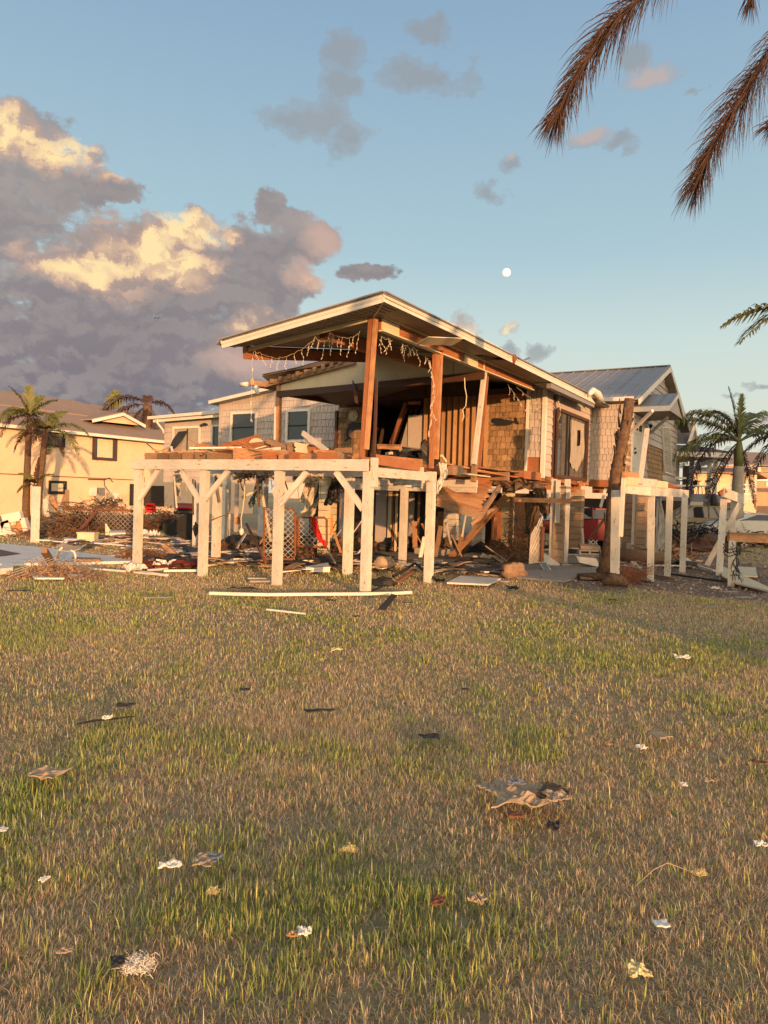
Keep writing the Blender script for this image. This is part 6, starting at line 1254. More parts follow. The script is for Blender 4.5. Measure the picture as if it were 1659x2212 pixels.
pipes([[Y_(c('m2',1195,860), 15.95), Y_(c('m2',1210,480), 15.95)]], .045).build('post', MT['rust'], cf)
# gates behind the third post
def gate(k, q4, y, label, frame=True):
    t = thing('chain_link_gate', Y_(c(k, *q4[0]), y), label, 'gate'); q = [Y_(c(k, *p), y) for p in q4]; chain(q, .085, .005).build('wire_mesh', MT['steel'], t)
    if frame: pipes([[q[0], q[1]+(q[0]-q[1])*.08, q[1]+(q[2]-q[1])*.08, q[2]+(q[1]-q[2])*.08, q[2]+(q[3]-q[2])*.08, q[3], q[0]]], .025).build('frame', MT['rust'], t)
gate('m1', ((660,965),(1000,975),(1000,420),(665,410)), 14.9, 'upright chain link gate with rounded pipe frame behind the third deck post')
gate('m1', ((1035,830),(1345,845),(1345,520),(1035,520)), 15.2, 'sagging chain link gate half to the right of the rusty gate pipe')
mb = pipes([[GS(c('m1',1025,960)), Y_(c('m1',1025,515), GS(c('m1',1025,960)).y)]], .045); OB('gate_post', mb, 'rust', 'rusty pipe post between the two chain link gates', 'post')
def lean2(k, a, b, ya, yb, r, m, label, name='pipe', cat='pipe'): OB(name, pipes([[Y_(c(k,*a), ya), Y_(c(k,*b), yb)]], r), m, label, cat)
lean2('m1', (470,590), (680,1010), 15.8, 14.3, .028, 'rust', 'rusty pipe leaning to the ground between the second and third deck posts')
lean2('m1', (635,225), (735,775), 16, 15.2, .035, 'cream', 'pale straight board leaning on the gate behind the third deck post', 'leaning_lath', 'lath')
lean2('m1', (425,300), (600,215), 16.5, 16.8, .035, 'cream', 'pale short stick lodged behind the green-grey rag', 'stick', 'stick')
lean2('m1', (1345,845), (1435,1010), 14.8, 14.0, .02, 'steel', 'thin pole end below the red cloth', 'pole', 'pole')
lean2('m1', (1140,440), (1240,700), 15.6, 15.6, .03, 'rust', 'rusty brace pipe crossing behind the sagging gate')
mb = MB(); mb.tube([Y_(c('m1',*p), 15.4) for p in ((455,70),(450,200),(448,300),(430,440),(412,530),(418,650))], .012, 6); OB('hanging_flex', mb, 'cream', 'pale cord hanging between the second and third deck posts', 'cord')
OB('cord_plug', lump(Y_(c('m1',418,672), 15.4), .05, .05, .075, 3, 8, .15), 'trim', 'white plug box at the end of the hanging cord', 'plug')
OB('float_ball', lump(GS(c('m1',683,1012))+Z*.05, .07, .07, .06, 5, 8, .1), 'trim', 'small white cap at the foot of the leaning rusty pipe', 'cap')
OB('orange_board', lump(Y_(c('p3',152,215), 20.5), .12, .04, .34, 2, 14, .03), mat('orange_plastic', (.62,.22,.03), rough=.5, amt=.2, dirt=.1), 'orange oval board hanging on a column under the house', 'board', smooth=True)
mb = MB(); mb.prism([Y_(c('m1',*p), 16.5) for p in ((330,520),(375,510),(400,590),(345,600))], V((0,.2,0))); OB('orange_bin', mb, 'wood', 'orange box deep in the shade left of the hanging cord', 'box')
OB('tangled_vines', brush(Y_(c('m1',600,90), 14.8), .5, .25, .1, 60, 5, .006, (.1,.4)), 'brush', 'dry twigs caught on the brace at the third deck post', 'twigs')
OB('tangled_vines', brush(Y_(c('m1',1230,110), 14.3), .4, .15, .12, 60, 6, .006, (.1,.35)), 'cream', 'pale tangle of cord and twigs over the tan fabric strips', 'tangle')
mb = MB(); mb.tube([Y_(c('k6',*p), 14.2) for p in ((570,690),(650,640),(760,590),(850,560))], .01, 5); OB('thin_vine', mb, 'brush', 'thin vine stretched across the second deck post', 'vine')
OB('leaf_clump', lump(Y_(c('k6',565,692), 14.2), .07, .06, .1, 3, 8, .5), 'black', 'dark leaf clump at the end of the thin vine', 'leaves')
rs = random.Random(23)
for k in range(22):       # cables and laths dangling from the deck between the front posts
    x_ = rs.uniform(430, 780) if k % 3 else rs.uniform(310, 430); y_ = rs.uniform(14.0, 17.5); vt = 1030+rs.uniform(-6, 8); L_ = rs.uniform(25, 85); p = Y_((x_, vt), y_); p.z = min(p.z, zb0+.05); q = Y_((x_+rs.uniform(-14, 14), vt+L_), y_+rs.uniform(-.1,.1)); mb = MB()
    if k % 2: mb.tube([p, p.lerp(q,.35)+V((rs.uniform(-.06,.06),0,0)), p.lerp(q,.7)+V((rs.uniform(-.08,.08),0,0)), q], rs.uniform(.004,.009), 5); OB('dangling_cable', mb, rs.choice(('black','cream','trim','black')), 'thin cable dangling under the white deck between the front posts', 'cable', 'cables dangling under the deck')
    else: mb.beam(p, q, rs.uniform(.02,.05), .02); OB('dangling_lath', mb, rs.choice(('wood2','wood','trim')), 'broken lath hanging under the white deck between the front posts', 'lath', 'laths hanging under the deck')
for k in range(26):       # boards leaning and jammed among the rear columns
    x_ = rs.uniform(480, 1120); y_ = rs.uniform(17.5, 21); q = Y_((x_, 1188), y_); q.z = rs.uniform(.02, .1); a = rs.gauss(0, .5); L_ = rs.uniform(.5, 1.5); e = q+V((math.sin(a)*L_, rs.uniform(-.2,.2), abs(math.cos(a))*L_*rs.uniform(.3,1))); mb = MB(); mb.beam(q, e, rs.uniform(.04,.14), .025); OB('jammed_board', mb, rs.choice(('wood2','wood','gray','brown','trim')), 'broken board jammed upright among the columns in the shade under the house', 'board', 'boards jammed under the house')
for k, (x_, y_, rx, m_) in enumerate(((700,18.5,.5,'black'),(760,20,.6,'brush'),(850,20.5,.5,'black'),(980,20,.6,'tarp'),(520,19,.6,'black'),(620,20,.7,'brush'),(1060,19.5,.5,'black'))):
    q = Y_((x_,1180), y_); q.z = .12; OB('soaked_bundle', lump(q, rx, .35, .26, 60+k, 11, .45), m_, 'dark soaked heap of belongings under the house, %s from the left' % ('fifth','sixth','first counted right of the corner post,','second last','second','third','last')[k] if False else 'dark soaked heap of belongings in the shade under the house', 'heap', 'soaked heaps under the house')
# ================================================================== brush, fences and wreckage on the left
OB('chain_link_fence', chain([Y_(c('n6',*p), 25) for p in ((700,420),(1455,440),(1455,175),(700,148))], .12, .008), 'steel', 'long chain link fence running before the yellow house', 'fence')
mb = pipes([[Y_(c('n6',695,430), 25), Y_(c('n6',692,135), 25)], [Y_(c('n6',692,145), 25), Y_(c('n6',1455,170), 25)]], .035); OB('fence_rail', mb, 'rust', 'rusty top rail and end post of the long chain link fence', 'fence rail')
def at(k, x, y, z=0): p = GS(c(k, x, y)); p.z = z; return p
BR = 'heaps of dry brush along the chain link fence'
for i, (k, x, y, rx, ry_, h, n, lab) in enumerate((('n6',850,345,1.4,1,1.15,500,'dark heap of brush behind the fence left of the yellow-lit wedge'),('n6',1250,330,1.6,1,1.1,520,'brown heap of brush against the fence near the left deck post'),('n6',560,400,1.2,.8,.45,240,'low brush heap right of the lone white piling'),('k6',180,640,1.2,.9,.9,360,'brush heap behind the leftmost deck post below the red crate'),('k6',380,640,.8,.5,.8,260,'reddish dry leaf heap behind the deck posts near the red mower'),('k1',1350,1250,.9,.7,.6,200,'small brush heap left of the left deck post'))):
    OB('brush_heap', brush(at(k,x,y+55), rx, ry_, h, n, 20+i), 'rust' if i == 4 else 'brush', lab, 'brush', BR)
OB('dark_log_pile', brush(at('n6',850,400), .9, .5, .75, 260, 31, .03, (.2,.5)), 'black', 'dark jumbled pile seen through the chain link fence', 'pile')
OB('leaf_pile', brush(at('m1',1180,1000), .6, .5, .35, 260, 41, .006, (.1,.4)), 'brush', 'brown leaf and twig pile at the foot of the sagging gate', 'brush', BR)
OB('leaf_pile', brush(at('m1',1400,940), .7, .5, .25, 240, 42, .006, (.1,.4)), 'brush', 'twig litter left of the inner deck post', 'brush', BR)
OB('leaf_pile', brush(at('m1',250,920), .7, .4, .3, 260, 43, .007, (.1,.4)), 'brush', 'netted heap of twigs leaning up right of the second deck post', 'brush', BR)
OB('wire_basket_pile', brush(at('m2',930,870), .75, .5, .95, 420, 44, .007, (.2,.5)), 'brush', 'tall tangle of vines and wire left of the grey chain link panel', 'tangle')
mb = MB()
for k in range(14):
    a = k*math.pi/7; p = Y_(c('m2',920,395), 16.3); mb.tube([p, p+V((.3*math.cos(a), .05, .3*math.sin(a)))], .008, 4)
OB('spoked_frame', mb, 'black', 'thin dark spokes radiating above the vine tangle', 'frame')
pc = at('n6',640,905); nb = brush(pc, .7, .3, .26, 330, 51, .006, (.12,.3)); OB('netted_debris', nb, 'wood2', 'debris heap wrapped in wire netting on the left lawn', 'debris heap')
OB('wire_netting', chain([pc+V((-.8,-.3,.03)), pc+V((.8,-.33,.03)), pc+V((.6,.2,.32)), pc+V((-.55,.2,.34))], .1, .004), 'steel', 'wire netting lying over the heap on the left lawn', 'netting')
leaner('n6', (600,825), (480,600), 0, pc.y+.2, .1, .1, 'wood2', 'weathered post stub poking out of the netted heap', 'post_stub', 'post', grounded=True)
def flat(k, pts, m, label, name='flat_sheet', cat='sheet', z=.03, th=.025, group=None):
    q = [GS(c(k, *p))+Z*z for p in pts]; mb = MB(); mb.prism(q, Z*th); return OB(name, mb, m, label, cat, group)
flat('n6', [(350,905),(590,870),(730,900),(700,935),(380,935)], 'paper', 'pale sheet lying under the front of the netted heap')
flat('n6', [(740,895),(890,890),(905,930),(735,930)], 'blue', 'blue-grey board at the right front of the netted heap', 'blue_board', 'board', .05, .06)
flat('n6', [(780,712),(1095,722),(1090,740),(790,738)], 'wood', 'yellow board lying on the grass right of the tube chair', 'yellow_board', 'board', .04, .04)
flat('n6', [(0,848),(40,830),(150,838),(140,880),(0,895)], 'paper', 'crumpled pale bag on the far left grass', 'pale_bag', 'bag', .05, .1)
# tube chair tipped on the lawn
pch = at('n6',740,750); tch = thing('tube_chair', pch, 'tipped lawn chair with a curved sling seat and white tube legs on the left lawn', 'chair'); yy = pch.y
P6 = lambda x, y, d=0: Y_(c('n6', x, y), yy+d)
mb = MB(); top = [P6(x, y) for x, y in ((608,560),(650,590),(720,605),(800,603),(870,578))]; back = [p+V((0,.35,.08)) for p in top]
for a, b, a2, b2 in zip(top, top[1:], back, back[1:]): mb.face([a, b, b2, a2])
solid(mb.build('sling_seat', MT['curtain'], tch), .02)
for path in ([(600,715),(628,610),(660,590),(680,565)], [(620,700),(650,600),(668,575)], [(820,760),(822,650),(805,615),(770,600)]):
    pipes([[P6(x, y, .1 if path[0][0] == 620 else 0) for x, y in path]], .022).build('leg', MT['trim'], tch, smooth=True)
# lone piling, cooler, wreck pieces
pp2 = at('n6',378,512); mb = MB(); tp = Y_(c('n6',395,-95), pp2.y); mb.beam(pp2-Z*.05, tp, .16, .16, E2); OB('white_piling', mb, 'white', 'lone square white piling standing on the left lawn before the twin palms', 'post')
pc = at('n6',955,512); mb = MB(); mb.box(pc+Z*.14, V((.25,0,0)), V((0,.17,0)), Z*.13); o = OB('white_cooler', mb, 'cream', 'cream white cooler box on the debris strip left of the deck', 'cooler', bevel=.03); 
mb = MB(); mb.box(pc+Z*.27, V((.265,0,0)), V((0,.185,0)), Z*.025); mb.build('lid', MT['cream'], o, bevel=.02)
yw = at('n6',1180,440).y
mb = MB(); mb.prism([Y_(c('n6',*p), yw) for p in ((1148,435),(1228,432),(1155,308),(1143,312))], V((0,.05,0))); OB('white_wedge', mb, 'cream', 'pointed pale board standing before the brush heaps', 'board')
wf = thing('broken_cabinet', at('n6',170,445), 'wrecked white cabinet frame with loose boards at the far left', 'cabinet'); yw = at('n6',170,445).y; PW = lambda x, y, d=0: Y_(c('n6', x, y), yw+d)
for a, b, w_ in (((40,262),(240,222),.28),((60,280),(110,445),.28),((255,250),(300,400),.16),((10,400),(50,290),.12)): mb = MB(); mb.beam(PW(*a), PW(*b), .2, w_, V((0,1,0)).cross(PW(*b)-PW(*a))); mb.build('frame_board', MT['trim'], wf)
mb = MB(); mb.prism([PW(*p, .1) for p in ((110,300),(235,270),(270,400),(125,415))], V((0,.05,0))); mb.build('back_panel', MT['wood'], wf)
mb = MB(); mb.prism([PW(*p, .0) for p in ((100,290),(170,280),(170,325),(105,330))], V((0,.05,0))); mb.build('loose_panel', MT['cream'], wf)
for a, b, w_, m_, lab in (((0,418),(180,420),.08,'trim','white board lying level at the far left foot of the wrecked cabinet'), ((190,418),(325,475),.12,'wood2','plank sloping down right between the wrecked cabinet and the piling')):
    mb = MB(); mb.beam(PW(*a, -.3), PW(*b, -.3), .1, w_); OB('loose_board', mb, m_, lab, 'board')
for a, b, w_, m_, lab, y_ in (((567,20),(630,180),.2,'wood','rust-orange board leaning before the yellow wall',30),((480,40),(510,235),.22,'trim','white board leaning on the yellow wall right of the twin palms',33),((732,-60),(730,140),.16,'wood2','upright brown stake left of the meters',31),((712,0),(672,130),.16,'wood2','brown stake leaning left beside the upright one',31),((640,110),(690,200),.1,'trim','short white stick by the fence end post',28)):
    mb = MB(); mb.beam(Y_(c('n6',*a), y_), Y_(c('n6',*b), y_), .08, w_); OB('leaning_stake', mb, m_, lab, 'stake')
lean2('n6', (800,455), (1055,175), 22.5, 24.5, .06, 'rust', 'rusty red pole leaning on the chain link fence', 'leaning_pole', 'pole')
flat('n6', [(690,478),(880,490),(880,505),(700,497)], 'paper', 'white strip lying left of the cooler', 'white_strip', 'strip'); flat('n6', [(1185,440),(1360,438),(1365,465),(1190,468)], 'paper', 'white foam block behind the cooler', 'foam_block', 'foam', .03, .14)
# red crate and red mower
rc = thing('red_crate', Y_(c('k6',192,550), 27), 'bright red crate seen between the left deck posts', 'crate'); a, b = Y_(c('k6',163,550), 27), Y_(c('k6',222,485), 27)
for k in range(4): mb = MB(); x = a.x+(b.x-a.x)*(.08+k*.28); mb.beam((x,27,a.z), (x,27,b.z), .14, .1, V((0,1,0))); mb.build('upright', MT['red'], rc)
for zf in (.05, .5, .95): mb = MB(); z_ = a.z+(b.z-a.z)*zf; mb.beam((a.x,26.95,z_), (b.x,26.95,z_), .05, .09); mb.build('slat', MT['red'], rc)
rm = thing('red_mower', Y_(c('k6',490,600), 25), 'red ride-on mower hood behind the second deck post', 'mower'); hb = Y_(c('k6',492,507), 25)
mb = MB(); mb.box(hb, V((.36,0,0)), V((0,.3,0)), Z*.12); mb.build('hood', MT['redpaint'], rm, bevel=.08); mb = MB(); mb.box(hb-Z*.2, V((.4,0,0)), V((0,.32,0)), Z*.07); mb.build('body', MT['black'], rm, bevel=.05)
for sx in (-.4, .45): mb = MB(); mb.tube([(hb.x+sx, 24.5, .3), (hb.x+sx, 24.75, .3)], .3, 18); mb.build('wheel', MT['tire'], rm)
mb = MB(); mb.tube([Y_(c('k6',515,675), 22)+V((0,-.1,0)), Y_(c('k6',515,675), 22)+V((0,.15,0))], .42, 22); OB('old_tire', mb, 'tire', 'black tire half hidden behind the second deck post', 'tire')
# ================================================================== heaps by the left deck post
ycloth('k6', [[(30,950),(150,945),(300,955),(450,945),(575,940)],[(25,985),(150,990),(300,992),(450,985),(580,975)],[(40,1005),(160,1003),(300,1000),(450,995),(560,990)]], [14.6,14.3,14.1], mat('maroon_cloth', (.13,.025,.02), rough=.9), 'dark maroon cloth stretched on the ground between the first two deck posts', name='maroon_cloth', amp=.06, seed=21)
OB('root_pile', brush(at('k6',110,940), .55, .35, .32, 300, 61, .008, (.1,.4)), 'brush', 'twig pile round the foot of the leftmost deck post', 'brush', BR)
for i, (k, x, y, w_, lab) in enumerate((('k6',300,1010,50,'crumpled white paper right of the maroon cloth end'),('k6',70,1035,45,'crumpled pinkish white rag below the leftmost deck post'),('k6',170,745,45,'white crumpled bag on the debris strip behind the left deck posts'))): scrap(c(k,x,y), w_, 'paper', lab, 'crumpled_paper', 'paper', .7, .05, .9, 70+i)
def gb(k, a, b, w_, h, m, label, name='loose_board', cat='board', z=.05, z2=None, group=None):
    mb = MB(); mb.beam(GS(c(k,*a))+Z*z, GS(c(k,*b))+Z*(z2 if z2 is not None else z), w_, h); return OB(name, mb, m, label, cat, group)
gb('k6', (300,1052), (590,1050), .05, .04, 'trim', 'thin white strip left of the second deck post foot', 'white_strip', 'strip'); gb('k6', (170,1048), (330,1035), .05, .04, 'trim', 'thin white strip behind the one at the second deck post foot', 'white_strip', 'strip')
gb('k6', (115,1062), (325,1090), .07, .04, 'trim', 'white lath pointing right on the grass below the leftmost deck post', 'white_strip', 'strip'); gb('k6', (655,1008), (800,978), .10, .04, 'cream', 'cream board right of the second deck post foot')
gb('k6', (805,905), (1035,905), .14, .1, 'cream', 'thick cream beam lying behind the leaning rusty pipe foot'); gb('k6', (655,925), (850,960), .12, .03, 'trim', 'white board lying behind the second deck post foot')
gb('k6', (355,858), (560,915), .07, .05, 'trim', 'white L-shaped strip in the debris between the first two deck posts', 'white_strip', 'strip'); gb('k6', (520,885), (680,888), .1, .08, 'cream', 'cream bar behind the second deck post', 'cream_bar', 'bar')
leaner('k6', (420,935), (300,820), 0, 16.5, .08, .1, 'wood2', 'weathered plank leaning back between the first two deck posts', 'leaning_plank', 'plank', grounded=True)
gb('n6', (1000,825), (1360,855), .06, .03, 'trim', 'long thin white strip on the left lawn right of the netted heap', 'white_strip', 'strip'); gb('n6', (1470,865), (1659,885), .08, .03, 'trim', 'white strip starting at the pink rag on the left lawn', 'white_strip', 'strip')
for (a, b, lab) in (((990,1105),(1185,1108),'grey board lying left of the third deck post foot'),((1000,1130),(1185,1128),'lower grey board lying left of the third deck post foot')): gb('k6', a, b, .14, .03, 'concrete', lab, 'grey_board', 'board', .03)
q = [(.0,0)]; mb = MB(); pts = [GS(c('k6',675,1240)), GS(c('k6',900,1247)), GS(c('k6',1150,1252)), GS(c('k7',150,1247)), GS(c('k7',450,1245)), GS(c('k7',700,1241)), GS(c('k7',868,1232))]
for a, b in zip(pts, pts[1:]): mb.beam(a+Z*.05, b+Z*.05, .06, .045, tint=1)
OB('white_trim_length', mb, 'trim', 'very long white trim strip lying on the grass before the corner deck post', 'moulding')
flat('k7', [(1160,1157),(1272,1098),(1600,1120),(1500,1172)], 'trim', 'white door panel lying flat on the grass right of the deck', 'white_door_slab', 'panel', .04, .03)
gb('L1', (1152,235), (1318,254), .025, .02, 'trim', 'thin pale stick on the lawn below the third deck post', 'thin_stick', 'stick', .05)
OB('bent_black_pipe', pipes([[GS(c('p3',*p))+Z*h for p, h in (((985,925),.05),((1150,900),.15),((1270,885),.25),((1400,925),.15),((1560,985),.06),((1650,975),.05))]], .03), 'black', 'bent black pipe on the grass at the foot of the right deck post', 'pipe', smooth=True)
gb('p3', (1030,1000), (1270,905), .06, .04, 'rust', 'rusty strip leading to the bent black pipe', 'rusty_strip', 'strip', .04, .15)
OB('black_box', lump(at('p3',855,1020,.06), .22, .12, .09, 8, 8, .35), 'black', 'small black crushed box beside the corner deck post', 'box'); gb('p3', (690,1110), (940,1020), .03, .02, 'black', 'thin black cord running from the corner deck post to the black box', 'black_flex', 'cord', .03)
OB('boulder', lump(at('p3',868,800,.1), .26, .2, .16, 2, 10, .25), 'card', 'brown rock between the corner deck post and the inner post', 'rock', smooth=True)
OB('root_ball', lump(at('m2',880,1025,.1), .26, .2, .19, 12, 14, .35), 'wood2', 'pale round root ball on the grass before the vine tangle', 'root ball', smooth=True)
OB('black_bag', lump(at('m2',490,890,.05), .42, .2, .12, 14, 10, .35), 'black', 'flattened black bag on the concrete path', 'bag'); scrap(c('m2',630,865), 85, 'cloth', 'pale pink rag right of the black bag', 'pale_rag', 'rag', .4, .05, .5, 31)
flat('m2', [(345,830),(480,795),(600,800),(560,862),(350,862)], 'concrete', 'low concrete slab edge beside the long leaning beam foot', 'concrete_slab', 'slab', .0, .12)
flat('k7', [(0,1040),(190,1005),(205,1052),(10,1050)], 'paper', 'white rolled sheet on the ground left of the inner deck post', 'white_sheet_roll', 'sheet', .02, .09)
flat('p1', [(1150,1560),(820,1560),(870,1600),(1200,1620)], 'wood2', 'weathered slab at the foot of the leaning trunk', 'weathered_slab', 'slab', .02, .04)
# block rubble between the pier and the leaning trunk
yb_ = at('p1',950,1420).y
def yprism(k, pts, y, dpt, m, label, name, cat): mb = MB(); mb.prism([Y_(c(k,*p), y) for p in pts], V((.05,dpt,.03))); return OB(name, mb, m, label, cat)
yprism('p1', ((810,1258),(1100,1290),(1138,1380),(1130,1410),(850,1345)), yb_, .5, 'trim', 'white slab tilted against the rubble left of the leaning trunk', 'white_slab', 'slab')
yprism('p1', ((335,1222),(400,1250),(590,1390),(340,1400)), yb_+.2, .5, 'trim', 'white wedge-shaped slab leaning on the block pier foot', 'white_slab', 'slab')
yprism('p1', ((870,1100),(1160,1115),(1160,1165),(875,1165)), yb_+.5, .4, 'block', 'long concrete block lying on top of the rubble left of the leaning trunk', 'concrete_block', 'block')
for i, (x0_, y0_, x1_, y1_, lab) in enumerate(((850,1175,1165,1225,'hollow concrete block under the long block in the rubble'),(600,1375,760,1430,'hollow concrete block at the foot of the block pier'),(770,1375,950,1430,'cracked grey block right of the block pier foot'),(1440,1340,1500,1390,'small white block right of the leaning trunk'))):
    b_ = thing('concrete_block', Y_(c('p1',x0_,y1_), yb_), lab, 'block'); p, q = Y_(c('p1',x0_,y1_), yb_+.1*i), Y_(c('p1',x1_,y0_), yb_+.1*i); w_, h_ = q.x-p.x, q.z-p.z
    mb = MB()
    for fx0, fx1, fz0, fz1 in ((0,1,0,.25),(0,1,.75,1),(0,.08,.25,.75),(.46,.54,.25,.75),(.92,1,.25,.75)): mb.prism([p+V((w_*fx0,0,h_*fz0)), p+V((w_*fx1,0,h_*fz0)), p+V((w_*fx1,0,h_*fz1)), p+V((w_*fx0,0,h_*fz1))], V((.02,.3,0)))
    mb.build('shell', MT['concrete'], b_); mb = MB(); mb.prism([p+V((w_*.02,.12,h_*.1)), p+V((w_*.98,.12,h_*.1)), p+V((w_*.98,.12,h_*.9)), p+V((w_*.02,.12,h_*.9))], V((0,.05,0))); mb.build('core', MT['dark'], b_)
pf = thing('picture_frame', at('p1',380,1465), 'white picture frame leaning at the corner of the chain link panel', 'picture frame'); fq = [Y_(c('p1',*p), at('p1',380,1465).y+dy) for p, dy in (((345,1465),0),((450,1465),0),((370,1330),.25),((252,1322),.25))]
mb = MB(); mb.prism(fq, V((0,.03,0))); mb.build('frame', MT['trim'], pf); cq = sum(fq, V((0,0,0)))/4; mb = MB(); mb.prism([cq+(p-cq)*.78-V((0,.006,0)) for p in fq], V((0,.005,0))); mb.build('picture', MT['aqua'], pf)
OB('spiky_plant', brush(at('p1',830,1060), .45, .3, .5, 160, 77, .012, (.2,.5)), 'black', 'dark spiky plant in the shade before the red car', 'plant')
OB('white_grille', chain([Y_(c('p1',*p), 20) for p in ((985,1100),(1110,1095),(1120,1020),(985,1015))], .09, .012), 'trim', 'tangled white wire grille in front of the red car wheel', 'grille')
# clutter on the right
flat('n5', [(1175,1040),(1245,1060),(1659,1262),(1659,1300),(1320,1220),(1175,1140)], 'cream', 'long pale corrugated sheet lying right of the leaning frame', 'corrugated_sheet', 'sheet', .04, .03)
flat('n5', [(1335,1045),(1525,1055),(1550,1150),(1390,1145)], 'cream', 'pale ribbed panel lying behind the dock frame post', 'ribbed_sheet', 'panel', .05, .03)
for i, (a, b, m_, lab) in enumerate((((110,1010),(310,1035),'trim','white strip on the ground behind the first landing post'),((215,1000),(320,1040),'trim','short white strip pointing right behind the first landing post'),((280,1075),(700,1170),'wood2','weathered board lying before the landing posts'),((640,1110),(1200,1190),'black','thin black strip running from the landing posts to the dock frame'),((820,995),(1100,1075),'trim','pale board lying behind the leaning frame'),((905,965),(975,970),'cream','small cream block on the far grass between landing and leaning frame'))):
    gb('n5', a, b, .08 if i != 3 else .03, .04, m_, lab, 'loose_strip', 'strip', .04)
scrap(c('n5',1105,1265), 22, 'paper', 'small glinting can on the dirt left of the dock frame', 'crushed_can', 'can', .5, .03, .5, 3); scrap(c('n5',370,1190), 30, 'felt', 'dark scrap on the dirt under the landing', 'dark_scrap', 'scrap', .4, .02, .3, 4); scrap(c('n5',30,1390), 20, 'felt', 'dark scrap on the dirt below the stump', 'dark_scrap', 'scrap', .4, .02, .3, 4)
yr = 25.0
OB('rubble_mound', lump(Y_(c('n5',1010,735), yr)-Z*.25, .7, .45, .34, 5, 18, .5), 'brown', 'dark rubble mound on the far lawn between landing and leaning frame', 'rubble'); OB('rubble_mound', brush(Y_(c('n5',900,740), yr+.5)*1-Z*.5, 1.5, .6, .6, 300, 91, .02), 'brush', 'broken brush behind the leaning frame on the far lawn', 'brush')
OB('rubble_mound', brush(at('n5',1560,800), 2.2, 1.0, .6, 400, 92, .02), 'wood2', 'grey rubble pile behind the dock frame at the right edge', 'rubble')
OB('low_hedge', brush(Y_(c('n5',900,680), 29)-Z*.4, 3.2, .8, .9, 900, 93, .02, (.2,.6)), 'black', 'dark low hedge before the champagne car', 'hedge')
flat('n5', [(655,780),(830,790),(1100,810),(1000,835),(700,805)], 'paper', 'white and blue sheet lying flat beyond the last landing post', 'white_sheet', 'sheet', .05, .03)
lt = thing('white_lattice', Y_(c('n5',1350,640), 26), 'white diamond lattice panel behind the dock frame beam', 'lattice'); q = [Y_(c('n5',*p), 26) for p in ((1240,668),(1450,668),(1445,590),(1280,578))]; chain(q, .13, .012).build('lattice_strips', MT['trim'], lt)
q = [Y_(c('n5',*p), 26) for p in ((1375,810),(1443,812),(1445,745),(1378,742))]; chain(q, .13, .012).build('lattice_strips', MT['trim'], lt); 
ycloth('n5', [[(500,310),(520,308),(540,330)],[(515,420),(540,430),(560,450)],[(515,560),(550,570),(590,600)],[(505,700),(545,720),(580,740)],[(495,840),(540,850),(570,850)]], [17.4]*5, 'plastic', 'clear plastic sheet hanging behind the middle landing post', name='plastic_sheet', cat='plastic', amp=.04, seed=41)
mb = MB(); a, b = Y_(c('n5',503,860), 17.8), Y_(c('n5',520,300), 17.8); mb.beam(a, b, .1, .12); OB('rear_post', mb, 'white', 'white post behind the hanging clear plastic sheet', 'post')
OB('rubble_mound', brush(at('n5',560,940), .9, .5, .4, 220, 94, .02, (.2,.6)), 'wood2', 'grey broken bits piled behind the landing posts', 'rubble')
